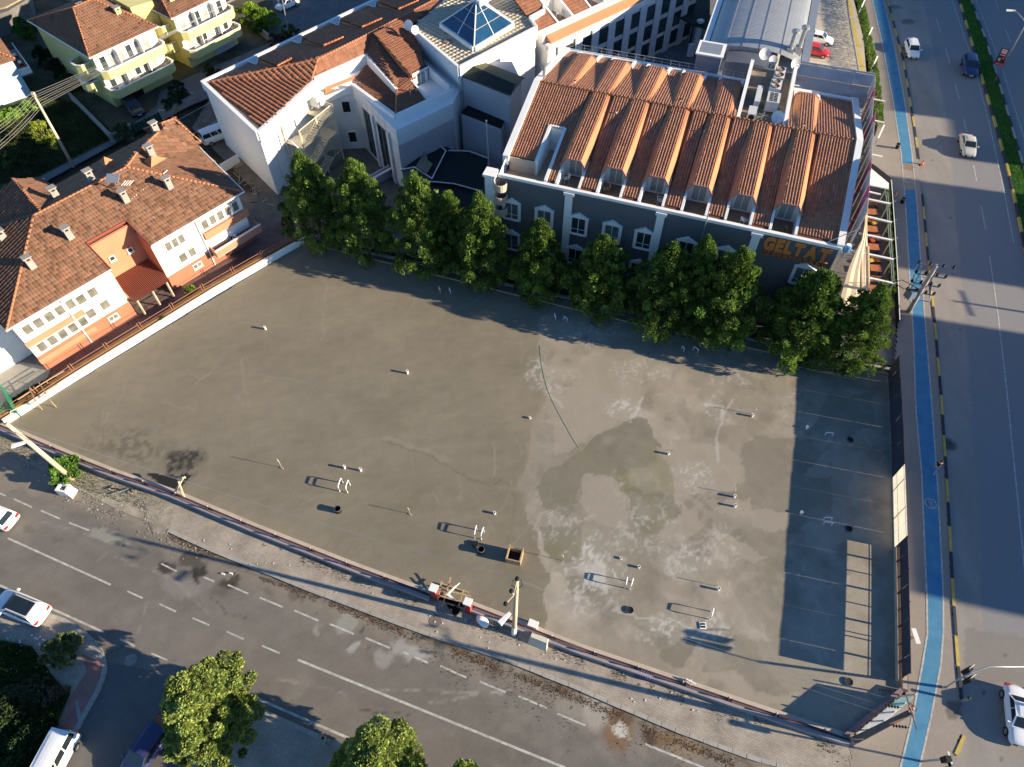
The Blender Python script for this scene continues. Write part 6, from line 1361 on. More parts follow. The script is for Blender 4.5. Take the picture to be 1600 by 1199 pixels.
# gate: two pillars, timber frames
M_redp = mat('pillar_red', (.36, .05, .045), .6, .1, 2)
gp = []
for k, (x, y) in enumerate(((681, 934), (733, 955))):
    q = P(x, y, 0); t = thing('gate_pillar', (q[0], q[1], 0), 'red gate pillar with a white top at the street entrance, %s one' % ('left' if k == 0 else 'right'), 'gate pillar', 'pair of red gate pillars')
    MB().box((q[0], q[1], 1.0), (.5, .5, 2.0), R(-20)).build('shaft', M_redp, t); MB().box((q[0], q[1], 2.08), (.6, .6, .16), R(-20)).build('cap', M_white, t)
fw = thing('timber_formwork', P(706, 935, .4), 'rough timber frame nailed across the gateway between the two red pillars', 'timber frame')
for (x0, y0, x1, y1, za, zb) in ((684, 920, 735, 932, 1.0, 1.0), (683, 930, 733, 944, .8, .8), (704, 902, 691, 948, 1.2, .4), (724, 921, 716, 950, 1.2, .4), (690, 908, 684, 938, 1.1, .5), (690, 912, 732, 926, .5, .5), (686, 939, 728, 952, .4, .4)):
    MB().beam(P(x0, y0, za), P(x1, y1, zb), .11, .07).build('plank', M_wood, fw)
for k, (x, y, z_, s) in enumerate(((708, 928, 1.15, 1), (756, 968, .9, 1), (767, 946, .9, .01))):
    if s < .1: continue
    q = Vector(P(x, y, z_)); t = MB(); c = .35
    if k == 0: t.hexa([q+Vector((-.55, -.1, 0)), q+Vector((.1, -.55, 0)), q+Vector((.15, -.45, 0)), q+Vector((-.4, .1, 0))], [q+Vector((-.55, -.1, .1)), q+Vector((.1, -.55, .1)), q+Vector((.15, -.45, .1)), q+Vector((-.4, .1, .1))]); t.hexa([q+Vector((-.5, -.1, .02)), q+Vector((-.3, -.05, .02)), q+Vector((.5, .85, .0)), q+Vector((.1, .55, .02))], [q+Vector((-.5, -.1, .12)), q+Vector((-.3, -.05, .12)), q+Vector((.5, .85, .1)), q+Vector((.1, .55, .12))]); t.build('bent_sheet', M_white, label='crumpled white sheet lying on the timber frame between the red pillars', cat='sheet')
# white bag / sack on pavement
def sack(px, py, z, label, s=1.0, m=M_pvc):
    q = Vector(P(px, py, z)); bm = bmesh.new(); bmesh.ops.create_icosphere(bm, subdivisions=3, radius=.5)
    for v in bm.verts:
        n = math.sin(v.co.x*9)*.05+math.cos(v.co.y*8+v.co.z*6)*.05; v.co *= 1+n; v.co.x *= 1.1*s; v.co.y *= .75*s; v.co.z *= .5*s
        if v.co.z < -.15*s: v.co.z = -.15*s
    me = bpy.data.meshes.new('sack'); bm.to_mesh(me); bm.free(); me.materials.append(m); me.polygons.foreach_set('use_smooth', [True]*len(me.polygons))
    o = bpy.data.objects.new('sack', me); C.objects.link(o); o.location = q+Vector((0, 0, .15*s)); o.rotation_euler = (0, 0, random.random()*3); WL[o.name] = o.location.copy()
    return tag(o, label, 'sack')
sack(754, 970, .12, 'white plastic sack slumped on the pavement between gateway and utility pole', 1.15)
sack(797, 957+25, .5, 'grey bundle on the wall foot beside the utility pole', .01) if False else None
# stone box and small litter
q = P(842, 1003, .12); t = thing('pale_stone_block', q, 'pale cream block with a ridged top on the pavement right of the leaning utility pole', 'block')
mb = MB(); a = R(-22); ca, sa = math.cos(a), math.sin(a)
def rot(x, y, z): return (q[0]+x*ca-y*sa, q[1]+x*sa+y*ca, q[2]+z)
mb.hexa([rot(-.75, -.45, 0), rot(.75, -.45, 0), rot(.75, .45, 0), rot(-.75, .45, 0)], [rot(-.65, -.1, .75), rot(.65, -.1, .75), rot(.65, .28, .7), rot(-.65, .28, .7)]); mb.build('block', mat('cream_stone', (.60, .56, .46), .85, .1, 2, bump=.2), t)
q = P(833, 976, .5); MB().box((q[0], q[1], .62), (.75, .55, .22), a).build('white_box', M_white, label='small flat white box standing on the lot wall right of the utility pole', cat='box')
q = P(1006, 1056, .12); t = thing('bottle_crate', q, 'dark blue crate with rows of white topped bottles on the shaded pavement', 'crate')
MB().box((q[0], q[1], .3), (1.15, .55, .35), R(-20)).build('crate', mat('crate_blue', (.02, .03, .12), .5, .1), t)
for i in range(6):
    for j in range(2): x, y = (-.45+.18*i), (-.13+.26*j); c_, s_ = math.cos(R(-20)), math.sin(R(-20)); MB().lathe((q[0]+x*c_-y*s_, q[1]+x*s_+y*c_, .47), [(0, .1), (.055, .08), (.06, 0)], 8).build('bottle_cap', M_white, t)
q = P(1080, 1064, .3); t = thing('pvc_cross', q, 'white plastic pipe cross standing just inside the street wall', 'pipe')
MB().beam(P(1072, 1061, .7), P(1087, 1069, .7), .09, .09).beam(P(1080, 1062, .7), P(1079, 1072, .5), .07, .07).beam(P(1080, 1064, .7), (q[0], q[1], .3), .07, .07).build('pipe', M_pvc, t)
# junk under the gate: tyres, buckets
for k, (x, y, r_, lab) in enumerate(((706, 946, .38, 'black rubber tub under the timber frame in the gateway, nearest the left pillar'), (712, 956, .36, 'dark bucket below the timber frame on the pavement edge, nearest the right pillar'))):
    q = P(x, y, .15); t = thing('tub', q, lab, 'tub'); MB().lathe(q, [(0, .03), (r_*.8, .03), (r_*.85, .0), (r_, .35), (r_*.92, .35), (r_*.75, .06)], 16).build('tub', M_dark, t)
# litter specks
rng = random.Random(5)
for k in range(46):
    base = rng.choice([(700, 975), (760, 985), (840, 1010), (880, 1025), (650, 958), (560, 925), (430, 880), (330, 845), (1020, 1090), (1100, 1110), (980, 1060), (90, 745), (170, 790), (760, 1000)])
    x, y = base[0]+rng.uniform(-35, 35), base[1]+rng.uniform(-8, 14); q = P(x, y, .13)
    if k == 0: lit = MB()
    lit.box((q[0], q[1], .15), (rng.uniform(.04, .12), rng.uniform(.04, .09), .02), rng.uniform(0, 3))
for k in range(70):
    x, y = rng.uniform(-10, 100), rng.uniform(990, 1190); q = P(x, y, .2)
    if x < 80: lit.box((q[0], q[1], .22), (.12, .09, .04), rng.uniform(0, 3))
def scatter(name, line, n, wid, size, col, z, seed, label):
    rng_ = np.random.default_rng(seed); pts = np.array(resample([np.array(P(x, y)[:2]) for x, y in line], .05)); p = pts[rng_.integers(0, len(pts), n)]+rng_.normal(0, 1, (n, 2))*wid
    k_ = fbm(p[:, 0], p[:, 1], .5, 3, seed) > .47; p = p[k_]; n = len(p); a = rng_.uniform(0, 6.28, n); L = size*rng_.uniform(.4, 1.5, n); V = np.stack([np.stack([p[:, 0]+np.cos(a+t)*L*(1 if t in (0, 3.14) else .5), p[:, 1]+np.sin(a+t)*L*(1 if t in (0, 3.14) else .5), z+rng_.uniform(0, .03, n)], 1) for t in (0, 1.57, 3.14, 4.71)], 1).reshape(-1, 3)
    np_obj(name, V, np.arange(n*4).reshape(n, 4), mat('scatter_'+str(seed), col, 1, .5, 9, tint=True), None, tint=np.clip(rng_.normal(1, .4, n), .3, 2), kind='stuff', label=label, cat='litter')
scatter('dead_leaves', [(265, 838), (400, 897), (560, 961), (680, 1007), (900, 1090), (1060, 1160), (1150, 1196)], 4200, .16, .055, (.13, .08, .045), .012, 51, 'dead brown leaves along the street kerb')
scatter('rubble', [(20, 700), (130, 760), (265, 815), (330, 845)], 3000, .9, .07, (.34, .30, .24), .04, 52, 'pale rubble and grit on the dirt verge')
scatter('wall_foot_leaves', [(420, 850), (560, 905), (680, 950), (820, 1000), (1000, 1065), (1160, 1122), (1310, 1172)], 3500, .3, .05, (.09, .07, .05), .125, 53, 'dark dead leaves at the foot of the street wall')
scatter('road_grit', [(620, 985), (900, 1095), (1080, 1172)], 2500, 1.3, .045, (.08, .055, .04), .01, 54, 'brown grit spots on the street')
lit.build('litter', M_pvc, kind='stuff', label='scattered small white litter', cat='litter')

# open bin by the street
q = P(106, 770, 0); t = thing('concrete_bin', q, 'white square open-topped concrete bin standing on the street edge below the leaning pole', 'bin')
f = Fr(q[:2], -12)
MB().fbox(f, -.5, -.3, -.4, .4, 0, .95).fbox(f, .3, .5, -.4, .4, 0, .95).fbox(f, -.3, .3, -.4, -.22, 0, .95).fbox(f, -.3, .3, .22, .4, 0, .95).build('shell', M_white, t)
MB().fbox(f, -.3, .3, -.22, .22, 0, .35).build('contents', M_dark, t); MB().hexa([f.w(.5, -.4, 0), f.w(.75, -.45, 0), f.w(.75, .4, 0), f.w(.5, .4, 0)], [f.w(.5, -.4, .6), f.w(.6, -.4, .55), f.w(.6, .35, .55), f.w(.5, .4, .6)]).build('foot', M_white, t)

# right hand hoarding on a purple base wall
hw = thing('hoarding', P(1405, 830, 0), 'long hoarding of corrugated panels on a mauve wall along the right side of the lot', 'hoarding')
hl = PP([(1396, 583), (1402, 700), (1405, 800), (1408, 900), (1410, 1000), (1411, 1078)], .3)
M_mauve = mat('mauve_wall', (.22, .15, .16), .85, .15, 1)
mb = MB(); parapet(mb, hl, .3, -.1, .62); mb.build('base_wall', mat('tan_wall', (.36, .30, .25), .85, .2, 1), hw)
mb = MB(); parapet(mb, offset_line(hl, .28), .18, -.1, .40); mb.build('inner_edge', M_mauve, hw)
ho = offset_line(hl, -.55); hs = resample(ho, 1.35); 
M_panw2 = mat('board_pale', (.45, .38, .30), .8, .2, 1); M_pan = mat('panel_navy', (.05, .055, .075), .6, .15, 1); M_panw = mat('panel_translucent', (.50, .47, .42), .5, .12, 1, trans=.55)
tot = len(hs)-1
for k, (a, b) in enumerate(zip(hs[:-1], hs[1:])):
    d = (b-a)/np.linalg.norm(b-a); n = np.array([-d[1], d[0]]); L = np.linalg.norm(b-a)
    py = 599.5-CAM_F*((a[1]*math.cos(CAM_T)+(2-CAM_H)*math.sin(CAM_T))/-(-a[1]*math.sin(CAM_T)+(2-CAM_H)*math.cos(CAM_T)))*-1*-1
    yy = a[1]
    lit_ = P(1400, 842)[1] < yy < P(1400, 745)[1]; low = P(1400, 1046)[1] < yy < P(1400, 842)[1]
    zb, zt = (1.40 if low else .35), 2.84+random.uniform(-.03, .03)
    mb = MB(); nr = 6
    for j in range(nr):
        p0 = a+d*L*(j+.0)/nr; p1 = a+d*L*(j+.5)/nr; p2 = a+d*L*(j+1.0)/nr; of = n*.035
        s_ = (.022 if k % 4 == 1 else .008 if k % 2 else 0) if j == 0 else 0; p0 = p0+d*s_
        mb.quad((*p0, zb), (*(p1+of), zb), (*(p1+of), zt), (*p0, zt)); mb.quad((*(p1+of), zb), (*(p2-d*0), zb), (*(p2-d*0), zt), (*(p1+of), zt))
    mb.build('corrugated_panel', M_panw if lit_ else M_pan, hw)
    if low: MB().hexa([(*(a+n*.03), .35), (*a, .35), (*b, .35), (*(b+n*.03), .35)], [(*(a+n*.03), .82), (*a, .82), (*b, .82), (*(b+n*.03), .82)]).build('lower_board', M_panw2, hw)
    if low: MB().beam((*(a+n*.2), .93), (*(b+n*.2), .93), .03, .025).build('lower_rail', M_maroon, hw)
    if low and k % 2: MB().beam((*(a+n*.10), .1), (*(a+n*.10), 1.6), .05, .16).build('short_post', M_maroon, hw)
    if k % 2 == 0:
        MB().beam((*(a+n*.12), .1), (*(a+n*.12), zt-.1), .08, .08).build('post', M_maroon, hw)
        MB().beam((*(a+n*.45), .6), (*(a+n*.1), 2.4), .07, .07).build('brace', M_maroon, hw)
    for zz in (1.45 if low else 1.3, 2.65): MB().beam((*(a+n*.08), zz), (*(b+n*.08), zz), .05, .06).build('rail', M_maroon, hw)
# end strip and angled banner at the bottom corner
bn = thing('corner_banner', P(1360, 1115, 0), 'white and turquoise banner stretched on a frame across the cut corner of the lot', 'banner')
M_bnw = mat('banner_white', (.80, .82, .84), .6, .05, 1, trans=.5)
q0, q1 = P(1318, 1152, .3), P(1405, 1080, .3); d = unit(q0, q1); n = np.array([d[1], -d[0]]); L = math.dist(q0[:2], q1[:2])
for k, m_ in enumerate((M_bnw, M_bnw, M_bnw, mat('banner_turq', (.50, .70, .74), .6, .15, 1, trans=.5))):
    a = np.array(q0[:2])+n*.3+d*L*(.16+.19*k); b = a+d*L*.185
    MB().hexa([(*a, .3), (*(a+n*.03), .3), (*(b+n*.03), .3), (*b, .3)], [(*(a+n*.35), 2.1), (*(a+n*.38), 2.1), (*(b+n*.38), 2.1), (*(b+n*.35), 2.1)]).build('cloth', m_, bn)
for k in range(6): a = np.array(q0[:2])+d*L*(.03+.185*k)+n*.2; MB().beam((*a, 0), (*(a+n*.42), 2.2), .08, .08).build('post', M_metal, bn)
mb = MB(); wall_seg(mb, q0, q1, .3, 0, .75); mb.build('base_wall', M_mauve, bn)
for k, (x, y) in enumerate(((1418, 1000), (1420, 975))): pass
q = P(1432, 995, 2.0); t = thing('notice_board', P(1428, 1002, 0), 'small white notice board on the outer side of the hoarding near the bike lane', 'notice board')
MB().box((*P(1431, 994, 2.2)[:2], 2.2), (.35, 1.1, .06), 0).build('board', M_white, t); MB().beam((*P(1431, 994, 2.2)[:2], 0), (*P(1431, 994, 2.2)[:2], 2.2), .07, .07).build('post', M_metal, t)

# ledge with timber props between slab edge and tree wall
pr_ = thing('slab_edge_formwork', P(800, 450, 0), 'timber edge board with short props bridging the dark gap behind the slab', 'formwork')
se = PP([(483, 382), (560, 400), (700, 435), (800, 460), (900, 484), (1022, 513), (1150, 540), (1300, 571), (1396, 586)], .3)
mb = MB(); parapet(mb, se, .1, .0, .42); mb.build('edge_board', M_wood, pr_)
sp_ = resample(se, 1.25); nn_ = offset_line(sp_, 1)
for k, p in enumerate(sp_):
    o_ = nn_[k]-p; L = 1.35+.2*math.sin(k*1.7)
    MB().beam((*p, .36), (*(p+o_*L+np.array([.15, 0])), .2), .07, .07).build('prop', M_wood, pr_)
for (x0, y0, x1, y1) in ((815, 458, 860, 469), (820, 464, 856, 472)): MB().beam(P(x0, y0, .5), P(x1, y1, .5), .12, .06).build('loose_plank', M_wood, pr_)
MB().beam(P(1247, 573, .45), P(1337, 593, .45), .12, .08).build('loose_plank', M_wood, pr_)

# ------------------------------------------------------------------ pipes and fittings on the slab
def pipe(px, py, h, r, label, group='short white pipe stubs on the lot', m=None):
    q = P(px, py, ZL); t = thing('pipe_stub', q, label, 'pipe', group)
    MB().tube([q, (q[0], q[1], q[2]+h)], r, 10, False).lathe((q[0], q[1], q[2]+h-.1), [(r*1.15, 0), (r*1.15, .1), (r*.85, .1), (r*.8, -.1)], 10).build('pipe', m or M_pvc, t)
    MB().lathe((q[0], q[1], q[2]+h-.06), [(r*.82, 0), (0, 0)], 10).build('bore', M_dark, t); return t
stubs = [(415, 515, .45, 'white pipe stub standing alone on the upper left part of the lot'), (637, 584, .5, 'white pipe stub on the plain middle of the lot, above centre'), (539, 732, .45, 'left one of two white pipe stubs side by side above the black drum'), (564, 736, .45, 'right one of two white pipe stubs side by side above the black drum'),
         (773, 803, .3, 'white pipe stub just above the pair of bent pipes near the open pit'), (828, 654, .2, 'very short white pipe stub on the edge of the pale patch'), (1044, 710, .35, 'white pipe stub at the right rim of the large olive damp patch'), (1175, 651, .4, 'white pipe stub with a thin rod on the pale upper right area'), (1147, 777, .4, 'upper of two white pipe stubs one above the other on the right half'), (1148, 792, .4, 'lower of two white pipe stubs one above the other on the right half'),
         (1122, 922, .4, 'white pipe stub with a thin rod near the lower right of the lot'), (1260, 670, .35, 'round white pipe stub just inside the shadow edge, upper one'), (1251, 803, .35, 'round white pipe stub just inside the shadow edge, lower one'), (970, 873, .15, 'tiny white pipe stub lying on the white bloom patch'), (998, 887, .25, 'small grey pipe stub below the white bloom patch')]
for x, y, h, lab in stubs: pipe(x, y, h, .10, lab)
for k, (x, y, lab) in enumerate(((440, 731, 'thin bent grey rod with a long shadow left of the white stubs'), (640, 803, 'thin grey rod standing between black drum and bent white pipes'), (1178, 648, 'thin rod beside the white stub on the pale upper right area'), (1146, 773, 'thin rod beside the upper of the paired stubs'), (1118, 916, 'thin pale forked rod beside the lower right stub'), (879, 876, 'thin dark rod to the right of the open pit'), (804, 868, 'thin dark cable end at the top of the pit'))):
    q = P(x, y, ZL); t = thing('rod', q, lab, 'rod'); h = 1.45 if k == 0 else 1.1 if k in (1, 2, 5) else .9
    if k == 6: continue
    MB().tube([q, (q[0]+.05, q[1], q[2]+h*.6), (q[0]-.05, q[1]+.03, q[2]+h)], .025, 6).build('bar', M_pole, t)
    if k < 2: MB().box((q[0]+.05, q[1]-.05, q[2]+.03), (.28, .12, .06), -.5).build('foot', M_conc, t)
bpy.data.objects.remove([o for o in bpy.data.objects if o.get('label') == 'thin dark cable end at the top of the pit'][0])
# goal-shaped bent pipes
def goal(p0, p1, h, label, k):
    a, b = Vector(P(*p0, ZL)), Vector(P(*p1, ZL)); up = Vector((0, 0, h)); t = thing('bent_pipe', tuple((a+b)/2), label, 'pipe', 'door shaped bent white pipes on the lot')
    MB().tube([a, a+up*.85, a+up+(b-a)*.1, b+up-(b-a)*.1, b+up*.85, b], .05, 8).build('pipe', M_pvc, t)
G_ = [((536, 755), (531, 768), 'left hoop of the bent pipe pair above the black drum'), ((547, 758), (543, 770), 'right hoop of the bent pipe pair above the black drum'), ((745, 828), (742, 841), 'left hoop of the bent pipe pair near the open pit'), ((756, 831), (752, 843), 'right hoop of the bent pipe pair near the open pit'),
      ((978, 908), (976, 919), 'left hoop of the bent pipe pair at the lower middle of the lot'), ((987, 910), (984, 921), 'right hoop of the bent pipe pair at the lower middle of the lot'), ((1111, 956), (1108, 968), 'single bent pipe hoop above the square drain frame'),
      ((1289, 680), (1300, 681), 'small white hoop in the shade, upper right of the lot'), ((1287, 812), (1298, 813), 'upper white hoop in the shade on the right'), ((1286, 819), (1299, 821), 'lower white hoop in the shade on the right'),
      ((866, 494), (868, 500), 'short white pipe left of the shaded group behind centre'), ((881, 499), (886, 503), 'short white pipe right of the shaded group behind centre'), ((1065, 545), (1068, 549), 'white bent pipe in the tree shade, left of its pair'), ((1083, 546), (1090, 551), 'white bent pipe in the tree shade, right of its pair'),
      ((498, 394), (503, 399), 'white bent pipe in the far left corner of the lot'), ((686, 452), (688, 457), 'left white bent pipe near the tree row'), ((702, 454), (704, 459), 'right white bent pipe near the tree row')]
for k, (a, b, lab) in enumerate(G_): goal(a, b, .95 if k < 7 else .45, lab, k)
def drum(px, py, label, r=.28, h=.5):
    q = P(px, py, ZL); t = thing('black_drum', q, label, 'drum', 'black plastic drums on the lot')
    MB().lathe(q, [(r, 0), (r*1.02, h*.5), (r, h), (r*.86, h), (r*.84, .1), (0, .08)], 18).build('shell', M_dark, t)
    MB().lathe((q[0], q[1], q[2]+h-.05), [(r*1.02, .05), (r*1.1, .05), (r*1.1, 0), (r*1.02, 0)], 18).build('rim', mat('rim_grey', (.16, .18, .22), .5), t)
for x, y, lab in ((529, 799, 'open black drum with a pale rim on the lower left part of the lot'), (752, 862, 'open black drum beside the timber pit'), (984, 954, 'round black hole collar on the lower middle of the lot'), (1328, 688, 'black drum in the shade near the hoarding, uppermost'), (1326, 827, 'black drum in the shade near the hoarding, above the lit patches'), (1326, 1066, 'black drum in the shade near the bottom right corner')):
    drum(x, y, lab, .27, .5 if x in (529, 752) else .12)
q = P(743, 851, ZL); MB().box((q[0], q[1], .42), (.42, .42, .22), .2).build('dark_box', M_dark, label='small dark square box between bent pipes and drum near the pit', cat='box')
q = P(1098, 978, ZL); t = thing('drain_frame', q, 'small square drain frame with a white rim on the lower right of the lot', 'drain')
MB().box((q[0], q[1], .335), (.5, .5, .07)).build('rim', M_pvc, t); MB().box((q[0], q[1], .36), (.36, .36, .06), 0).build('grate', M_dark, t); MB().box((q[0], q[1], .395), (.36, .05, .012)).build('bar', M_pvc, t)
q = P(804, 872, ZL); t = thing('timber_pit', q, 'square black pit opening boxed with weathered timber boards', 'pit'); f = Fr(q[:2], -14)
for a_ in ((-.62, -.50, -.55, .55), (.50, .62, -.55, .55), (-.5, .5, -.55, -.47), (-.5, .5, .47, .55)): MB().fbox(f, a_[0], a_[1], a_[2], a_[3], ZL, 1.05).build('board', M_wood, t)
MB().fbox(f, -.5, .5, -.47, .47, ZL, .42).build('pit_dark', M_dark, t)
for k in (-.56, .56): MB().fbox(f, k-.05, k+.05, .5, .62, ZL, 1.25).build('stake', M_wood, t)
# leaning timber prop and hose
lp = thing('timber_prop', P(283, 765, .4), 'A-shaped pale timber prop leaning at the lower left edge of the lot', 'timber prop')
MB().beam(P(272, 772, .4), P(286, 747, 2.0), .16, .12).beam(P(288, 778, .4), P(279, 752, 1.9), .12, .1).beam(P(277, 749, 1.6), P(289, 746, 1.9), .14, .2).build('timber', M_pole, lp)
hs_ = MB(); hp = [(843, 540), (845, 565), (850, 590), (856, 610), (862, 625), (872, 645), (883, 665), (893, 683), (904, 700)]
hs_.tube([P(x, y, ZL+.012) for x, y in hp], .012, 5).build('garden_hose', mat('hose_green', (.06, .28, .09), .5), label='thin green garden hose lying across the pale half of the lot', cat='hose')
# long dark formwork scatter along bottom wall left
cb = thing('scrap_heap', P(187, 765, 0), 'small heap of poles and scrap against the street wall, left of the timber prop', 'scrap')
for k in range(9): x, y = 175+random.uniform(0, 38), 757+random.uniform(0, 14); MB().beam(P(x, y, .15), P(x+random.uniform(-18, 20), y+random.uniform(-4, 9), .2), .06, .06).build('stick', [M_wood, M_metal, M_dark][k % 3], cb)

# ------------------------------------------------------------------ poles and lamps
def lamp_head(p, d, L, parent, m=None):
    p = Vector(p); d = Vector(d).normalized(); s = d.cross(Vector((0, 0, 1))).normalized()
    mb = MB(); w = .22
    mb.hexa([p-s*w*.5, p+s*w*.5, p+d*L+s*w, p+d*L-s*w], [p-s*w*.4+Vector((0, 0, .14)), p+s*w*.4+Vector((0, 0, .14)), p+d*L+s*w*.7+Vector((0, 0, .12)), p+d*L-s*w*.7+Vector((0, 0, .12))]); return mb.build('lamp_head', m or M_white, parent)
def utility(base, top, h, r0, r1, label, m=M_pole):
    q = P(*base, 0); tq_ = P(*top, h); t = thing('utility_pole', (q[0], q[1], 0), label, 'utility pole'); MB().tube([(q[0], q[1], 0), tq_], r0, 10, True, r1).build('pole', m, t, smooth=True); return t, Vector(tq_)
uA, tA = utility((115, 261), (53, 149), 9.5, .20, .13, 'weathered concrete utility pole with crossing wires beside the yellow house meadow')
MB().box(tA+Vector((0, 0, .1)), (.3, .3, .5)).build('pole_top', M_pole, uA)
uB, tB = utility((113, 749), (10, 662), 9.6, .24, .15, 'pale leaning concrete pole with a street lamp at the left corner of the lot')
MB().tube([tB-Vector((0, 0, .3)), tB+Vector((.1, .9, .3)), tB+Vector((.8, 1.6, .2))], .05, 6).build('lamp_arm', M_pole, uB)
lamp_head(P(40, 692, 8.4), (-1, -.35, 0), .95, uB); MB().tube([P(46, 689, 8.3), tB-Vector((0, 0, 1.0))], .05, 6).build('lamp_arm', M_pole, uB)
uC, tC = utility((803, 991), (808, 908), 9.9, .20, .13, 'concrete utility pole with a painted white foot, lamp and black insulators at the street wall')
qb = P(803, 991, 0); MB().tube([(qb[0], qb[1], .02), Vector(qb).lerp(tC, .16)], .215, 10).build('painted_foot', M_white, uC)
lamp_head(P(797, 958, 8.0), (-.75, -.75, 0), 1.0, uC)
for (x, y, z_) in ((808, 905, 10.2), (799, 924, 9.8), (790, 944, 9.4)):
    q = Vector(P(x, y, z_)); MB().lathe(q, [(0, .25), (.12, .2), (.07, .15), (.15, .1), (.08, .05), (.16, 0), (0, -.05)], 10).build('insulator', M_dark, uC); MB().tube([q, Vector(P(803, 930, 9.3))], .03, 5).build('bracket', M_pole, uC)
for s_ in (-1, 1): MB().tube([tC+Vector((.25*s_, 0, .2)), tC+Vector((.35*s_, -.1, -.6)), tC+Vector((.1*s_, 0, -1.3))], .03, 5).build('cable_loop', M_dark, uC)
M_dpole = mat('pole_dark', (.12, .11, .11), .8, .2, 2)
uD, tD = utility((1330, 1160), (1425, 1112), 9.0, .26, .17, 'dark concrete utility pole with a white foot and copper-red cables at the bottom right corner', M_dpole)
qb = P(1330, 1160, 0); MB().tube([(qb[0], qb[1], .02), Vector(qb).lerp(tD, .10)], .28, 10).build('painted_foot', M_conc, uD)
M_cable = mat('copper_cable', (.42, .20, .14), .6, .2, 3)
for j, (dx, dy) in enumerate(((-.7, 1.1), (-.6, .2), (-.5, -.9))):
    q = tD+Vector((dx, dy, .1))
    MB().tube([q-Vector((.9, -.1, 0)), q], .02, 5).build('wire_end', M_dark, uD)
    for k in range(5): c_ = q+Vector((-.9+.17*k, .1-.02*k, 0)); MB().box(c_, (.05, .15, .15)).build('insulator_disc', M_dark, uD)
MB().beam(tD+Vector((-.1, 1.1, .1)), tD+Vector((-.1, -1.0, .1)), .06, .06).build('cross_arm', M_dpole, uD)
for k in range(5): a = k*1.1; MB().tube([tD+Vector((0, .5-.25*k, 0)), tD+Vector((.3*math.cos(a), .25*math.sin(a)+.1, .2)), tD+Vector((.1, -.1, -.6)), tD+Vector((-.4-.1*k, -.35, -1.6))], .035, 6).build('cable_loop', M_cable, uD)
uE, tE = utility((1418, 489), (1463, 415), 8.0, .24, .18, 'tall transformer pole crowded with insulators and steel brackets beside the bike lane', mat('pole_grey', (.42, .38, .35), .8, .15, 2))
b0 = Vector((P(1418, 489, 0)[0], P(1418, 489, 0)[1], 0))
def onE(f): return b0.lerp(tE, f)
for f_, w_ in ((.98, 1.5), (.80, 1.3), (.62, 1.2), (.45, 1.2)):
    c_ = onE(f_); MB().beam(c_+Vector((-w_, .35, 0)), c_+Vector((w_, -.35, 0)), .1, .1).beam(c_+Vector((-w_, .35, 0)), c_+Vector((-w_+.1, .35, -.9)), .06, .06).build('cross_arm', M_metal, uE)
    for s_ in (-1, -.35, .4, 1): MB().lathe(c_+Vector((w_*s_, -.35*s_, .05)), [(0, .42), (.09, .38), (.05, .3), (.14, .24), (.06, .18), (.15, .1), (.07, 0)], 9).build('insulator', M_dark, uE)
c_ = onE(.42); MB().box(c_+Vector((-.75, .1, 0)), (.75, .8, 1.0), .3).build('transformer', mat('transformer_blue', (.14, .20, .26), .5, .1, 2), uE)
MB().beam(onE(.05)+Vector((.2, 0, 0)), onE(.9)+Vector((.25, -.1, 0)), .08, .08).build('conduit', mat('conduit_red', (.42, .08, .06), .6), uE)
MB().beam(onE(.3)+Vector((-1.0, .3, 0)), onE(.3)+Vector((1.3, -.3, 0)), .08, .08).beam(onE(.3)+Vector((1.3, -.3, 0)), onE(.5)+Vector((1.3, .6, 0)), .06, .06).build('platform', M_metal, uE)
for k in range(8): a = onE(.35+.08*k); MB().tube([a+Vector((.4, .2, .2)), a+Vector((-.7, .4, .4)), a+Vector((-1.1, .1, -.3))], .025, 5).build('jumper_wire', M_dark, uE)
MB().tube([onE(.5), onE(.55)+Vector((-1.8, .9, .2)), onE(.5)+Vector((-2.2, 1.4, -.3))], .04, 5).tube([onE(.5), onE(.5)+Vector((-1.8, .0, .2)), onE(.5)+Vector((-2.2, 1.4, -.3))], .04, 5).build('bracket', M_dark, uE)
# median street lamp with advertising panel
q = P(1552, 131, 0); sl_ = thing('street_lamp', (q[0], q[1], 0), 'tall street lamp with curved arm and red and black advertising panel on the median', 'street lamp')
tp = Vector(P(1603, 38, 8.0)); mb = MB(); mb.tube([(q[0], q[1], 0), tuple(Vector((q[0], q[1], 0)).lerp(tp, .97)), tuple(tp)], .09, 8, True, .06).build('pole', M_metal, sl_, smooth=True)
MB().tube([tp, tp+Vector((-.2, 1.0, .3)), Vector(P(1590, 20, 8.6)), Vector(P(1584, 17, 8.7))], .05, 6).build('arm', M_metal, sl_, smooth=True); lamp_head(P(1586, 18, 8.6), (-1, .2, 0), 1.1, sl_, M_white)
pn = [P(1553, 100, 4.2), P(1567, 104, 4.2), P(1577, 78, 6.3), P(1566, 75, 6.3)]
off_ = Vector((.0, .08, .02))
b_ = MB().hexa([Vector(pn[0]), Vector(pn[1]), Vector(pn[1])+off_, Vector(pn[0])+off_], [Vector(pn[3]), Vector(pn[2]), Vector(pn[2])+off_, Vector(pn[3])+off_]).build('advert_panel', mat('ad_black', (.03, .02, .03), .5), sl_)
def on_pn(s, t): return Vector(pn[0]).lerp(Vector(pn[1]), s).lerp(Vector(pn[3]).lerp(Vector(pn[2]), s), t)-Vector((0, .02, 0))
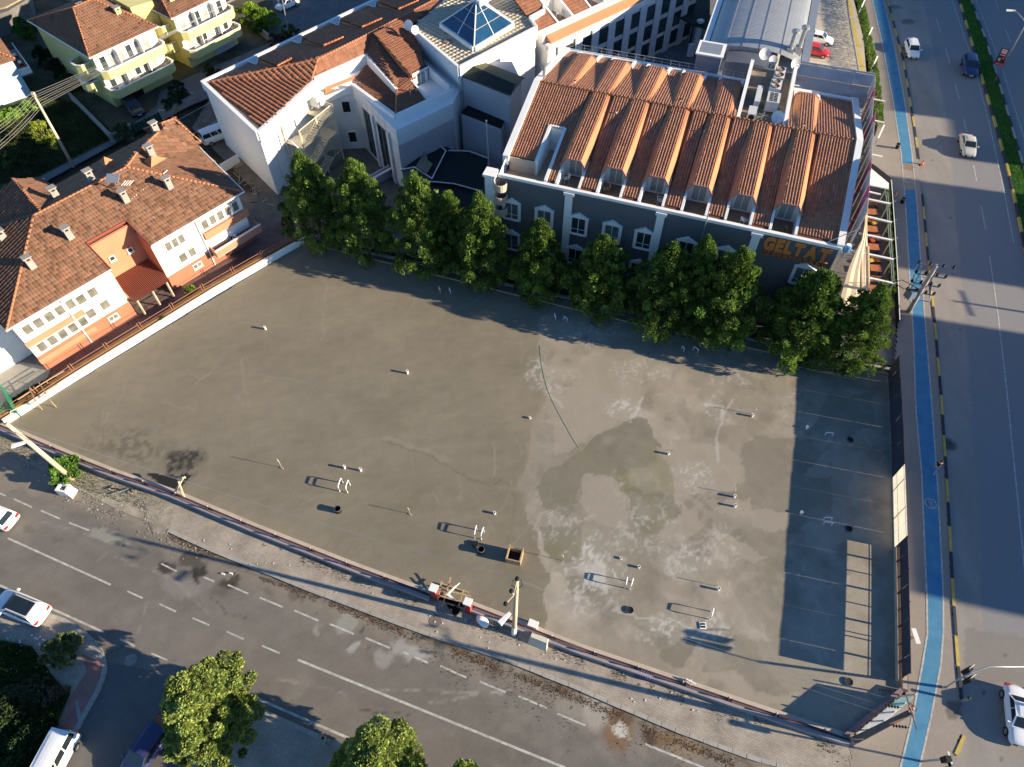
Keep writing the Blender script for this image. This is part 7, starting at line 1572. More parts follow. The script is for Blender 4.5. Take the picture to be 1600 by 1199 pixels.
for (s0, s1, t0, t1, m_) in ((.04, .96, .02, .14, mat('ad_red', (.55, .04, .08), .5)), (.12, .88, .70, .97, mat('ad_pink', (.62, .32, .36), .5)), (.15, .45, .25, .42, mat('ad_green', (.2, .42, .3), .5)), (.55, .85, .38, .52, mat('ad_red', (.55, .04, .08))), (.1, .9, .58, .64, mat('ad_pink', (.62, .32, .36)))):
    MB().quad(on_pn(s0, t0), on_pn(s1, t0), on_pn(s1, t1), on_pn(s0, t1)).build('panel_print', m_, b_)
q = P(453, 62, 0); t = thing('street_lamp', (q[0], q[1], 0), 'slim grey lamp post rising beside the white building near the upper car park', 'street lamp')
MB().tube([(q[0], q[1], 0), P(437, -20, 8)], .12, 8, True, .07).build('pole', M_metal, t); lamp_head(P(437, -20, 8), (0, -1, 0), .9, t)
q = P(765, 262, 3.0); t = thing('flag_pole', (q[0], q[1], 0), 'bare white flag pole with a ball top at the left corner of the tiled hotel', 'flag pole')
MB().tube([(q[0], q[1], 0), P(760, 190, 9.5)], .08, 8, True, .05).build('pole', M_pvc, t); MB().lathe(P(760, 190, 9.45), [(0, .2), (.12, .12), (.1, 0), (0, -.02)], 10).build('ball', M_pvc, t)
q = P(1085, 330+20, 5); q = H.w(20.2, -.25, 9); t = thing('flag_pole', (q[0], q[1], 0), 'slim grey pole rising against the grey siding between two pilasters of the hotel front', 'pole')
MB().tube([(q[0], q[1], 2), (q[0], q[1], 12.3)], .05, 6).build('pole', M_metal, t); MB().lathe((q[0], q[1], 12.3), [(0, .2), (.09, .1), (0, 0)], 8).build('ball', M_metal, t)
# traffic signals
q = P(1474, 1074, .12); t = thing('traffic_signal', (q[0], q[1], .12), 'traffic signal on a long curved arm reaching over the highway at lower right', 'traffic signal')
a = [P(1476, 1076, .12), P(1478, 1074, 3.8), P(1497, 1062, 5.2), P(1515, 1052, 5.6), P(1545, 1042, 5.8), P(1610, 1042, 5.9)]
MB().tube(a[1:], .05, 8, True, .035).build('arm', M_metal, t, smooth=True); MB().tube([(q[0], q[1], .12), a[1]], .1, 8).build('post', M_metal, t)
for (x, y, z_, r_) in ((1511, 1048, 5.2, 0), (1513, 1063, 5.2, .2)):
    c_ = P(x, y, z_); s_ = MB().box(c_, (.35, .28, .9), .5).build('signal_head', M_dark, t); MB().box((c_[0]+.12, c_[1]+.12, c_[2]), (.5, .04, 1.1), .5).build('backplate', M_white, s_)
q = P(1443, 1189, .12); t = thing('traffic_signal', (q[0], q[1], .12), 'short traffic signal post with a black head at the bottom edge by the bike lane', 'traffic signal')
MB().tube([P(1440, 1190, .12), P(1478, 1186, 3.6)], .08, 8).build('post', M_metal, t); MB().box(P(1478, 1187, 3.6), (.35, .35, .8)).build('signal_head', M_dark, t); MB().box(P(1484, 1184, 3.7), (.1, .7, .1)).build('visor', M_pvc, t)
q = P(1503, 1096, .12); t = thing('bollard', q, 'dark steel bollard at the rounded end of the kerb by the grate', 'bollard'); MB().tube([q, (q[0], q[1], 1.1)], .1, 10).build('post', M_metal, t); MB().lathe((q[0], q[1], 1.1), [(0, .1), (.12, .05), (.12, 0)], 10).build('cap', M_dark, t)
for k, (x, y, lab) in enumerate(((1401, 232, 'small black bin on the pavement beside the end of the blue lane'), (1409, 317, 'small black bin on the pavement beside the cafe wall'))):
    q = P(x, y, .12); t = thing('bin', q, lab, 'bin'); MB().lathe(q, [(0, 0), (.2, 0), (.25, .55), (.22, .7), (0, .75)], 12).build('body', M_dark, t); MB().lathe((q[0], q[1], q[2]+.55), [(.26, 0), (.27, .06), (.24, .06)], 12).build('rim', M_metal, t)
M_cone = mat('cone_orange', (.62, .13, .04), .6)
for k, (x, y, lab) in enumerate(((1440, 258, 'orange and white traffic cone at the end of the yellow and black kerb'), (1397, 309, 'orange traffic cone standing against the cafe boundary wall'))):
    q = P(x, y, .02); t = thing('traffic_cone', q, lab, 'traffic cone'); MB().box((q[0], q[1], q[2]+.03), (.42, .42, .05)).build('base', M_cone, t)
    MB().lathe((q[0], q[1], q[2]+.05), [(.16, 0), (.03, .75), (0, .76)], 12).build('cone', M_cone, t); MB().lathe((q[0], q[1], q[2]+.05), [(.122, .22), (.087, .42)], 12).build('band', M_white, t)
for k, (x, y) in enumerate(((1342, 12), (1354, 55), (1362, 100), (1372, 208))):
    a = Vector(P(x, y+8, 1.0)); b = Vector(P(x+9, y-12, 2.6)); t = thing('poster_frame', (a.x, a.y, .1), 'tilted white poster frame standing in the pavement hedge, number %d' % k, 'poster frame', 'poster frames along the hedge')
    t['label'] = ['white poster frame in the hedge at the top edge of the view', 'white poster frame in the hedge second from the top edge', 'white poster frame in the hedge beside the glazed screen', 'white poster frame at the lower end of the hedge by the cafe entrance'][k]
    s_ = Vector((.5, .1, 0)); MB().hexa([a-s_*.1, a+s_*.3, a+s_*.3+Vector((0, .06, 0)), a-s_*.1+Vector((0, .06, 0))], [b-s_*.1, b+s_*.3, b+s_*.3+Vector((0, .06, 0)), b-s_*.1+Vector((0, .06, 0))]).build('board', M_white, t); MB().beam((a.x, a.y, .1), a, .08, .08).build('post', M_metal, t)
# power lines
def wire(name, pts, label, r=.016, sag=.4, m=M_wire):
    t = MB()
    for a, b in pts:
        a, b = Vector(a), Vector(b); t.tube([a.lerp(b, k/12)-Vector((0, 0, sag*4*(k/12)*(1-k/12))) for k in range(13)], r, 4, False)
    return t.build(name, m, label=label, cat='power lines')
w_ = []
for k in range(7):
    o_ = Vector((.1*(k % 2), .25*k-.8, .5-.35*k)); far_ = Vector(P(480+k*9, -60-k*8, 14.0-.35*k)); w_.append((tA+o_, far_)); w_.append((tA+o_, Vector(P(-60, 240+k*6 if k > 3 else 225+k*6, 9-.3*k))))
wire('power_lines', w_, 'bundle of pale power lines running from the meadow pole past the yellow balconies', .016, .5)
w_ = []
for k in range(3): o_ = Vector((0, .15*k, -.35*k)); w_.append((tB+o_, tC+Vector((0, .2*k, -.3*k)))); w_.append((tC+Vector((0, .2*k, -.3*k)), tD+Vector((-1.4, .8-.5*k, -.1*k))))
wire('power_lines', w_, 'thin power lines strung along the street wall across all three poles', .008, .7)

# ------------------------------------------------------------------ vehicles
M_tyre = mat('tyre', (.015, .015, .015), .9, .2, 5); M_rim = mat('wheel_rim', (.45, .46, .47), .35, .1, 3, metal=.7)
M_hl = mat('headlight', (.75, .77, .78), .15, .05, 3, spec=.8); M_tl = mat('tail_light', (.45, .02, .02), .3, .1, 3); M_trim = mat('black_trim', (.02, .02, .022), .5, .2, 3)
M_cglass = mat('car_glass', (.015, .02, .024), .08, .2, 1, spec=.8)
def car(name, col, L, W, Hh, kind, extras=()):
    """vehicle along +x with wheels on z=0"""
    t = thing(name, (0, 0, 0), 'car', 'car'); m = mat('paint_'+name+str(round(sum(col), 3)), col, .28, .03, .5, spec=.6)
    hl, hw = L/2, W/2
    if kind == 'sedan': prof = [(-hl, .62, .86), (-hl+.12, .80, .92), (-hl+.85, .93, .97), (-.2*hl, .97, 1.0), (.42*hl, .93, 1.0), (.80*hl, .80, .95), (hl-.14, .68, .86), (hl, .52, .74)]; cab = (-.62*hl, -.32*hl, .16*hl, .50*hl)
    elif kind == 'hatch': prof = [(-hl, .66, .84), (-hl+.10, .90, .93), (-hl+.5, .97, .98), (0, .98, 1.0), (.45*hl, .94, 1.0), (.80*hl, .80, .95), (hl-.14, .66, .86), (hl, .50, .74)]; cab = (-.93*hl, -.74*hl, .18*hl, .54*hl)
    elif kind == 'suv': prof = [(-hl, .74, .86), (-hl+.10, 1.02, .94), (-hl+.6, 1.06, .99), (0, 1.05, 1.0), (.45*hl, 1.03, 1.0), (.82*hl, .92, .95), (hl-.14, .78, .87), (hl, .60, .78)]; cab = (-.93*hl, -.78*hl, .16*hl, .50*hl)
    else: prof = [(-hl, .85, .90), (-hl+.08, 1.08, .96), (-hl+.6, 1.10, 1.0), (0, 1.08, 1.0), (.50*hl, 1.04, 1.0), (.84*hl, .90, .95), (hl-.12, .78, .88), (hl, .60, .80)]; cab = (-.98*hl, -.94*hl, .38*hl, .66*hl)
    bm = bmesh.new(); rings = []
    for (x, zt, wf) in prof:
        w = hw*wf; ring = [(-w*.93, .24), (-w, .42), (-w, zt-.22), (-w*.94, zt-.07), (-w*.75, zt), (0, zt+.025), (w*.75, zt), (w*.94, zt-.07), (w, zt-.22), (w, .42), (w*.93, .24)]
        rings.append([bm.verts.new((x, y, z)) for y, z in ring])
    for a, b in zip(rings[:-1], rings[1:]):
        for k in range(10): bm.faces.new((a[k], a[k+1], b[k+1], b[k]))
        bm.faces.new((a[10], a[0], b[0], b[10]))
    bm.faces.new(rings[0][::-1]); bm.faces.new(rings[-1]); bmesh.ops.recalc_face_normals(bm, faces=bm.faces)
    for f_ in bm.faces: f_.smooth = len(f_.verts) == 4
    me = bpy.data.meshes.new('body'); bm.to_mesh(me); bm.free(); me.materials.append(m); o = bpy.data.objects.new('body', me); C.objects.link(o); o.parent = t; WL[o.name] = Vector((0, 0, 0))
    sub = o.modifiers.new('s', 'SUBSURF'); sub.levels = sub.render_levels = 1
    xr0, xr1, xf1, xf0 = cab; zb = prof[3][1]-.03; zr = Hh; wb = hw*.93; wr = hw*.74
    B_ = [(xr0, -wb*.93, zb), (xf0, -wb*.93, zb-.02), (xf0, wb*.93, zb-.02), (xr0, wb*.93, zb)]; T_ = [(xr1, -wr, zr-.05), (xf1, -wr, zr-.03), (xf1, wr, zr-.03), (xr1, wr, zr-.05)]
    mb = MB(); mb.hexa(B_, T_); mb.build('cabin', m, t)
    # crowned roof
    mb = MB(); nx, ny = 6, 5
    pts = [[((xr1+(xf1-xr1)*i/nx), (-wr+2*wr*j/ny), zr-.05+.09*(1-(2*j/ny-1)**2)**.5*(1-.35*(2*i/nx-1)**2)) for j in range(ny+1)] for i in range(nx+1)]
    for i in range(nx):
        for j in range(ny): mb.quad(pts[i][j], pts[i+1][j], pts[i+1][j+1], pts[i][j+1])
    roof = mb.build('roof', m, t, smooth=True)
    def pane(a, b, c, d, ins, nm, out):
        a, b, c, d = [Vector(v) for v in (a, b, c, d)]; cc = (a+b+c+d)/4; q = [v.lerp(cc, ins) for v in (a, b, c, d)]; nrm = (b-a).cross(d-a).normalized()
        if nrm.dot(cc-Vector((0, 0, .7))) < 0: nrm = -nrm
        MB().quad(*[v+nrm*.012 for v in q]).build(nm, M_cglass, t)
    def rect(a, b, c, d, s0, s1, t0, t1, nm):
        a, b, c, d = [Vector(v) for v in (a, b, c, d)]; f = lambda s, t_: a.lerp(b, s).lerp(d.lerp(c, s), t_); q = [f(s0, t0), f(s1, t0), f(s1, t1), f(s0, t1)]
        nrm = (b-a).cross(d-a).normalized(); cc = (a+b+c+d)/4
        if nrm.dot(cc-Vector((0, 0, .7))) < 0: nrm = -nrm
        return MB().quad(*[v+nrm*.014 for v in q]).build(nm, M_cglass, t)
    rect(B_[1], B_[2], T_[2], T_[1], .06, .94, .10, .93, 'windscreen'); rect(B_[3], B_[0], T_[0], T_[3], .07, .93, .18, .92, 'rear_window')
    cuts = [(.05, .47), (.50, .93)] if kind != 'van' else [(.03, .33), (.36, .62), (.65, .96)]
    for s0, s1 in cuts:
        rect(B_[0], B_[1], T_[1], T_[0], s0, s1, .18, .90, 'side_window'); rect(B_[3], B_[2], T_[2], T_[3], s0, s1, .18, .90, 'side_window')
    for sx in (-.62*hl, .62*hl):
        for sy in (-1, 1):
            mb = MB(); r = .32; n = 16; y0, y1 = sy*(hw-.20), sy*(hw+.005)
            i = len(mb.v)
            for yy in (y0, y1): mb.v += [(sx+r*math.cos(2*math.pi*k/n), yy, .32+r*math.sin(2*math.pi*k/n)) for k in range(n)]
            for k in range(n): j = (k+1) % n; mb.f.append((k, j, n+j, n+k))
            mb.f.append(tuple(range(n))); mb.f.append(tuple(range(n, 2*n))[::-1]); w_o = mb.build('wheel', M_tyre, t)
            MB().quad(*[(sx+.2*math.cos(2*math.pi*k/12), sy*(hw+.012), .32+.2*math.sin(2*math.pi*k/12)) for k in range(12)]).build('rim', M_rim, w_o)
    for sy in (-1, 1):
        MB().hexa([(hl-.30, sy*hw*.52, prof[-1][1]-.02), (hl-.10, sy*hw*.45, .58), (hl-.16, sy*hw*.80, .58), (hl-.42, sy*hw*.86, prof[-1][1]-.02)], [(hl-.36, sy*hw*.52, prof[-2][1]+.02), (hl-.08, sy*hw*.45, prof[-1][1]+.07), (hl-.15, sy*hw*.82, prof[-1][1]+.06), (hl-.46, sy*hw*.88, prof[-2][1]+.01)]).build('headlight', M_hl, t)
        MB().box((-hl+.08, sy*hw*.68, prof[0][1]+.06), (.14, .34, .18)).build('tail_light', M_tl, t)
        MB().box((xf0-.28, sy*(hw+.09), zb+.06), (.16, .2, .13)).build('mirror', m, t)
    MB().box((hl-.03, 0, .42), (.09, W*.55, .2)).build('grille', M_trim, t); MB().box((hl+.02, 0, .45), (.02, .5, .11)).build('number_plate', M_white, t); MB().box((-hl-.01, 0, .62), (.02, .5, .11)).build('number_plate', M_white, t)
    if 'sunroof' in extras: MB().fbox(Fr((0, 0), 0), xr1+.15, xf1-.05, -wr*.78, wr*.78, zr-.0, zr+.055).build('sunroof', M_cglass, t)
    if 'rack' in extras:
        for sy in (-1, 1): MB().beam((xr1+.1, sy*wr*.95, zr+.07), (xf1-.1, sy*wr*.95, zr+.07), .05, .05).build('roof_rail', M_rim, t)
    if 'aerial' in extras: MB().box((xr1+.15, 0, zr+.1), (.2, .06, .12)).build('aerial_fin', m, t)
    return t
def place(t, front, rear, label, cat='car', z=0.0, name=None, group=None):
    a, b = Vector(P(*rear, z)), Vector(P(*front, z)); c_ = (a+b)/2; t.location = (c_.x, c_.y, z); t.rotation_euler = (0, 0, math.atan2((b-a).y, (b-a).x)); t['label'] = label; t['category'] = cat
    WL[t.name] = Vector(t.location)
    if group: t['group'] = group
    return t
WHT = (.80, .80, .80)
place(car('white_hatchback', WHT, 4.2, 1.78, 1.47, 'hatch', ('aerial',)), (1427, 99), (1418, 68), 'white hatchback driving in the near lane at the top of the highway', z=.0)
place(car('blue_suv', (.015, .035, .13), 4.5, 1.86, 1.66, 'suv'), (1516, 128), (1508, 93), 'dark blue SUV driving beside the turf median')
place(car('silver_sedan', (.50, .49, .45), 4.5, 1.76, 1.42, 'sedan'), (1512, 253), (1505, 213), 'silver beige sedan driving in the middle of the highway')
place(car('white_coupe', WHT, 4.15, 1.76, 1.46, 'sedan', ('aerial',)), (1590, 1168), (1580, 1076), 'white car with long shadow at the bottom right of the highway')
place(car('white_hatchback', WHT, 4.1, 1.76, 1.46, 'hatch'), (-36, 798), (28, 822), 'white hatchback cut by the left edge in the near street lane')
place(car('white_crossover', WHT, 4.4, 1.82, 1.56, 'suv', ('sunroof', 'rack')), (6, 939), (74, 967), 'white crossover with a large black sunroof parked at the corner')
place(car('white_van', (.74, .76, .78), 4.5, 1.8, 1.85, 'van'), (66, 1240), (108, 1160), 'white van parked beside the corner planting at the bottom left', 'van')
place(car('navy_car', (.03, .035, .10), 4.4, 1.8, 1.5, 'hatch'), (205, 1215), (262, 1135), 'dark navy car half hidden under the large broadleaf tree')
place(car('white_delivery_van', WHT, 4.4, 1.78, 1.82, 'van'), (370, 207), (316, 228), 'white small delivery van parked between brown roofs and white building', 'van')
place(car('white_compact', WHT, 3.9, 1.7, 1.46, 'hatch'), (433, 20), (466, 5), 'white compact car parked at the upper car park edge')
place(car('white_saloon', WHT, 4.4, 1.76, 1.45, 'sedan'), (1302, 71), (1252, 61), 'white saloon in the hotel parking bays behind the red car', z=.02)
place(car('red_hatchback', (.42, .02, .03), 4.1, 1.75, 1.5, 'hatch'), (1296, 90), (1248, 81), 'red hatchback in the hotel parking bays', z=.02)
place(car('grey_saloon', (.62, .63, .64), 4.4, 1.76, 1.45, 'sedan'), (1292, 150), (1244, 140), 'pale grey saloon seen through the blue screen rails beside the roof', z=.02)
place(car('dark_pickup', (.03, .035, .045), 4.6, 1.8, 1.5, 'sedan'), (222, 186), (200, 158), 'dark car in the garage drive of the yellow house')
place(car('black_car', (.015, .015, .018), 4.5, 1.8, 1.5, 'suv'), (1574, 4), (1560, -32), 'black car cut by the top edge on the far carriageway')

# ------------------------------------------------------------------ people
def person(q, rz, shirt, trousers, hair, label, stride=.35, arms=.25, lean=0.0):
    t = thing('person', q, label, 'person')
    t.rotation_euler = (0, 0, rz)
    def skin(name, verts, edges, rad, m, root=0):
        me = bpy.data.meshes.new(name); me.from_pydata(verts, edges, []); me.materials.append(m); o = bpy.data.objects.new(name, me); C.objects.link(o); o.parent = t; WL[o.name] = Vector((0, 0, 0))
        s_ = o.modifiers.new('skin', 'SKIN'); s_.use_smooth_shade = True
        for k, r_ in enumerate(rad): me.skin_vertices[0].data[k].radius = (r_, r_) if not isinstance(r_, tuple) else r_
        me.skin_vertices[0].data[root].use_root = True
        sb = o.modifiers.new('sub', 'SUBSURF'); sb.levels = sb.render_levels = 1; return o
    s = stride; a = arms
    V = [(0, 0, .95), (.02, 0, 1.2), (.03, 0, 1.42), (.04, 0, 1.52), (.05, 0, 1.66), (.0, .10, .90), (s*.5, .10, .50), (s*.6, .10, .09), (s*.6+.17, .10, .05), (0, -.10, .90), (-s*.1, -.10, .50), (-s*.9, -.10, .12), (-s*.9+.15, -.10, .06),
         (.03, .20, 1.42), (-a*.4, .25, 1.15), (-a*.2+.1, .26, .93), (-a*.2+.16, .26, .84), (.03, -.20, 1.42), (a*.6, -.25, 1.15), (a*1.1, -.26, .97), (a*1.1+.1, -.26, .92)]
    E_ = [(0, 1), (1, 2), (2, 3), (3, 4), (0, 5), (5, 6), (6, 7), (7, 8), (0, 9), (9, 10), (10, 11), (11, 12), (2, 13), (13, 14), (14, 15), (15, 16), (2, 17), (17, 18), (18, 19), (19, 20)]
    rad = [.14, .13, .13, .055, .10, .085, .06, .045, .045, .085, .06, .045, .045, .055, .045, .035, .03, .055, .045, .035, .03]
    M_skin = mat('skin', (.48, .28, .19), .6, .05)
    skin('body', V, E_, rad, M_skin)
    skin('shirt', [V[0], V[1], V[2], V[13], (V[13][0]*.5+V[14][0]*.5, .23, 1.27), V[17], (V[17][0]*.5+V[18][0]*.5, -.23, 1.27)], [(0, 1), (1, 2), (2, 3), (3, 4), (2, 5), (5, 6)], [.16, .155, .155, .085, .075, .085, .075], shirt)
    skin('trousers', [V[0], V[5], V[6], V[7], V[9], V[10], V[11]], [(0, 1), (1, 2), (2, 3), (0, 4), (4, 5), (5, 6)], [.165, .115, .085, .065, .115, .085, .065], trousers)
    for s_ in (7, 11): MB().box((V[s_][0]+.08, V[s_][1], V[s_][2]-.03), (.28, .11, .10)).build('shoe', M_white, t)
    bm = bmesh.new(); bmesh.ops.create_uvsphere(bm, u_segments=12, v_segments=8, radius=.118)
    for v in bm.verts: v.co = Vector((v.co.x-.02, v.co.y, max(v.co.z, -.03)+.0))+Vector((.04, 0, 1.69))
    me = bpy.data.meshes.new('hair'); bm.to_mesh(me); bm.free(); me.materials.append(hair); o = bpy.data.objects.new('hair', me); C.objects.link(o); o.parent = t
    MB().box((.155, 0, 1.655), (.03, .03, .04)).build('nose', M_skin, t)
    return t
M_hair = mat('hair_dark', (.03, .02, .015), .8)
q = P(1457, 737, .128); person(q, R(60), mat('shirt_black', (.015, .015, .018), .8), mat('jeans_light', (.20, .33, .48), .8), M_hair, 'person in a black shirt and light blue jeans walking along the bike lane', .55, .35)
q = P(513, 1161, .11); person(q, R(165), mat('shirt_green', (.02, .32, .26), .8), mat('trousers_grey', (.16, .15, .16), .8), M_hair, 'person in a green top walking on the pavement beside the lower broadleaf tree', .4, .3)

# bicycle-like scrap leaning near the left wall
# ------------------------------------------------------------------ vegetation
def foliage(name, centers, radii, n, size, m, parent, seed, up=.5, shade=.0, elong=1.6, clump=.22):
    """leaf kites scattered on and inside a set of lumpy blobs"""
    rng = np.random.default_rng(seed); centers = np.array(centers, float); radii = np.array(radii, float)
    if radii.ndim == 1: radii = np.repeat(radii[:, None], 3, 1)
    wgt = radii.prod(1)**(2/3); idx = rng.choice(len(centers), n, p=wgt/wgt.sum())
    d = rng.normal(size=(n, 3)); d /= np.linalg.norm(d, axis=1)[:, None]; d[:, 2] = np.where(d[:, 2] < -.3, -d[:, 2], d[:, 2])
    rr = rng.uniform(.62, 1.06, n)**.6; p = centers[idx]+d*radii[idx]*rr[:, None]
    ax = d+np.array([0, 0, up])[None]+rng.normal(0, .45, (n, 3)); ax /= np.linalg.norm(ax, axis=1)[:, None]
    sd = np.cross(ax, rng.normal(size=(n, 3))); sd /= np.linalg.norm(sd, axis=1)[:, None]
    L = size*rng.uniform(.6, 1.4, n)[:, None]; w_ = L/elong*.5
    V = np.stack([p-ax*L*.5, p+sd*w_, p+ax*L*.5, p-sd*w_], 1).reshape(-1, 3); F = np.arange(n*4).reshape(n, 4)
    ct = rng.normal(1, clump, len(centers)).clip(.45, 1.7); tn = np.clip(ct[idx]*rng.normal(1, .2, n), .4, 1.8); hue = rng.normal(0, .10, n)
    tint = np.stack([tn*(1+hue+.05*(ct[idx]-1)), tn, tn*(1-hue)], 1)
    return np_obj(name, V, F, m, parent, tint=tint)
def conifer(h, r, seed, label, loc, n=11000):
    t = thing('conifer_tree', (0, 0, 0), label, 'tree', 'dark conifers in a row behind the lot'); rng = random.Random(seed); cs = []; rs = []
    MB().tube([(0, 0, 0), (.05, 0, h*.5), (0, 0, h*.9)], .22, 8, True, .05).build('trunk', M_bark, t)
    nl = 190
    for k in range(nl):
        f = (k+.5)/nl; f = f**.9; z = h*(.05+.90*f); prof_ = (min(1, f*3.0+.55))*(1-f**2.0)**.8; a = k*2.39996+rng.uniform(-.3, .3); rad_ = r*1.05*prof_*rng.uniform(.5, 1.0)
        cs.append((math.cos(a)*rad_, math.sin(a)*rad_, z+rng.uniform(-.2, .3))); q = rng.uniform(.22, .72)*(.7+.55*(1-f)); rs.append((q*.85, q*.85, q*1.25))
        if k % 4 == 0 and f < .8: MB().tube([(0, 0, z-.5), cs[-1]], .05, 5, True, .02).build('limb', M_bark, t)
    for k in range(8): cs.append((rng.uniform(-.2, .2), rng.uniform(-.2, .2), h*(.3+.085*k))); q = r*.55*(1-k/10); rs.append((q, q, q*1.2))
    foliage('crown', cs, rs, n, .34, M_leafc, t, seed, up=.9, elong=3.2, clump=.34)
    t.location = loc; return t
TR = [((470, 356), (465, 236), 3.7, 10.5, 'leftmost'), ((550, 381), (546, 247), 3.7, 11.4, 'second from the left'), ((648, 402), (645, 270), 3.9, 11.3, 'third from the left'), ((752, 428), (748, 302), 3.3, 10.9, 'fourth from the left, bright and narrow'),
      ((848, 449), (846, 342), 2.9, 9.5, 'fifth from the left, small and slim'), ((948, 471), (946, 367), 3.7, 9.6, 'sixth from the left'), ((1058, 497), (1056, 380), 4.0, 10.6, 'in front of the hotel centre'), ((1168, 520), (1164, 388), 4.0, 11.8, 'below the orange lettering'), ((1290, 549), (1294, 424), 3.9, 11.2, 'second from the right'), ((1380, 560), (1382, 446), 3.3, 10.7, 'rightmost, beside the highway pavement')]
tmpl = []; tmpl_h = []
for k, (b, t_, r, h, lab) in enumerate(TR):
    # fit base so that the crown top lands where the survey shows it
    def off_(h_):
        x_, y_, _ = P(t_[0], t_[1], h_); best = 1e9
        for (ax, ay, _a), (bx, by, _b) in zip(se[:-1], se[1:]):
            dx, dy = bx-ax, by-ay; L_ = math.hypot(dx, dy); f_ = max(0, min(1, ((x_-ax)*dx+(y_-ay)*dy)/L_**2)); d_ = math.hypot(x_-ax-dx*f_, y_-ay-dy*f_)
            if d_ < abs(best): best = d_ if (dx*(y_-ay)-dy*(x_-ax)) > 0 else -d_
        return best
    h = min((abs(off_(hh/10)-.75), hh/10) for hh in range(70, 160))[1]; X = P(t_[0], t_[1], h*1.0)
    lb = 'dark conifer with sunlit tips behind the lot, '+lab
    if k < 6: tmpl_h.append(h); tmpl.append(conifer(h, r, 100+k, lb, (X[0], X[1], -.05), 26000))
    else:
        s_ = tmpl[(k*5) % 6]; h0, r0 = tmpl_h[(k*5) % 6], TR[(k*5) % 6][2]
        copy_tree(s_, (X[0], X[1], -.05), k*1.3, lb, (r/r0, r/r0, h/h0))
X = P(1104, 385, 10.8); copy_tree(tmpl[1], (X[0], X[1], -.05), 4.1, 'narrow dark conifer squeezed between two bigger ones left of the orange lettering', (.8, .8, .95))
X = P(700, 305, 9.8); copy_tree(tmpl[2], (X[0], X[1], -.05), 2.2, 'shorter dark conifer filling the gap right of the third tree of the row', (.8, .8, .82))

def broadleaf(name, base, top, h, r, seed, label, n=30000, size=.26, lumps=60, cat='tree', m=None, low=.3, grp_=None, ys=1.0):
    q = P(*top, h if ys == 1 else h*.6)
    t = thing(name, (q[0], q[1], .1), label, cat, grp_); rng = random.Random(seed); cs = []; rs = []
    for k in range(lumps):
        f = rng.random(); z = h*(low+(.97-low)*f); pr2 = (math.sin(math.pi*min(1, .22+.76*f))**.7 if lumps < 100 else (1-.78*f**1.5)*min(1, .6+2*f)); a = rng.uniform(0, 6.28); rad_ = r*pr2*rng.uniform(.25, .9)
        yy = math.sin(a)*rad_; cs.append((q[0]+math.cos(a)*rad_*(1 if ys == 1 else 1-.35*max(-.3, yy/r)), q[1]+yy*ys, z)); s_ = r*rng.uniform(.11, .28)*(60/max(60, lumps))**.38; rs.append((s_, s_, s_*.95))
    MB().tube([(q[0], q[1], .05), (q[0]+.1, q[1], h*.35), (q[0], q[1], h*.8)], .05+h*.02, 8, True, .05).build('trunk', M_bark, t)
    for k in range(0, lumps, 5): MB().tube([(q[0], q[1], h*(low-.05)), cs[k]], .02+h*.006, 5, True, .02).build('limb', M_bark, t)
    foliage('crown', cs, rs, n, size, m or M_leafd, t, seed, up=.5, elong=1.5)
    return t
broadleaf('plane_tree', None, (314, 1108), 10.0, 3.7, 5, 'large bright green broadleaf tree at the bottom left beside the side street', 80000, .22, 330, low=.14, ys=1.3)
broadleaf('plane_tree', None, (588, 1190), 9.0, 3.9, 6, 'bright green broadleaf tree cut by the bottom edge beside the walking person', 50000, .22, 240, low=.2, ys=1.05)
broadleaf('plane_tree', None, (715, 1222), 8.0, 1.9, 9, 'small tip of a broadleaf tree poking in at the bottom edge', 8000, .25, 30)
broadleaf('shrub', None, (84, 1012), 2.3, 1.45, 7, 'rounded green shrub at the corner planting behind the parked crossover', 9000, .2, 50, 'shrub', mat('leaf_olive', (.17, .20, .08), .8, .2, 1, trans=.2, tint=True), low=.2)
broadleaf('shrub', None, (88, 724), 2.2, 1.6, 8, 'dark green leafy shrub growing at the foot of the leaning lamp pole', 5000, .26, 40, 'shrub', mat('leaf_dark', (.09, .19, .03), .7, .2, 1, trans=.2, tint=True), low=.15)
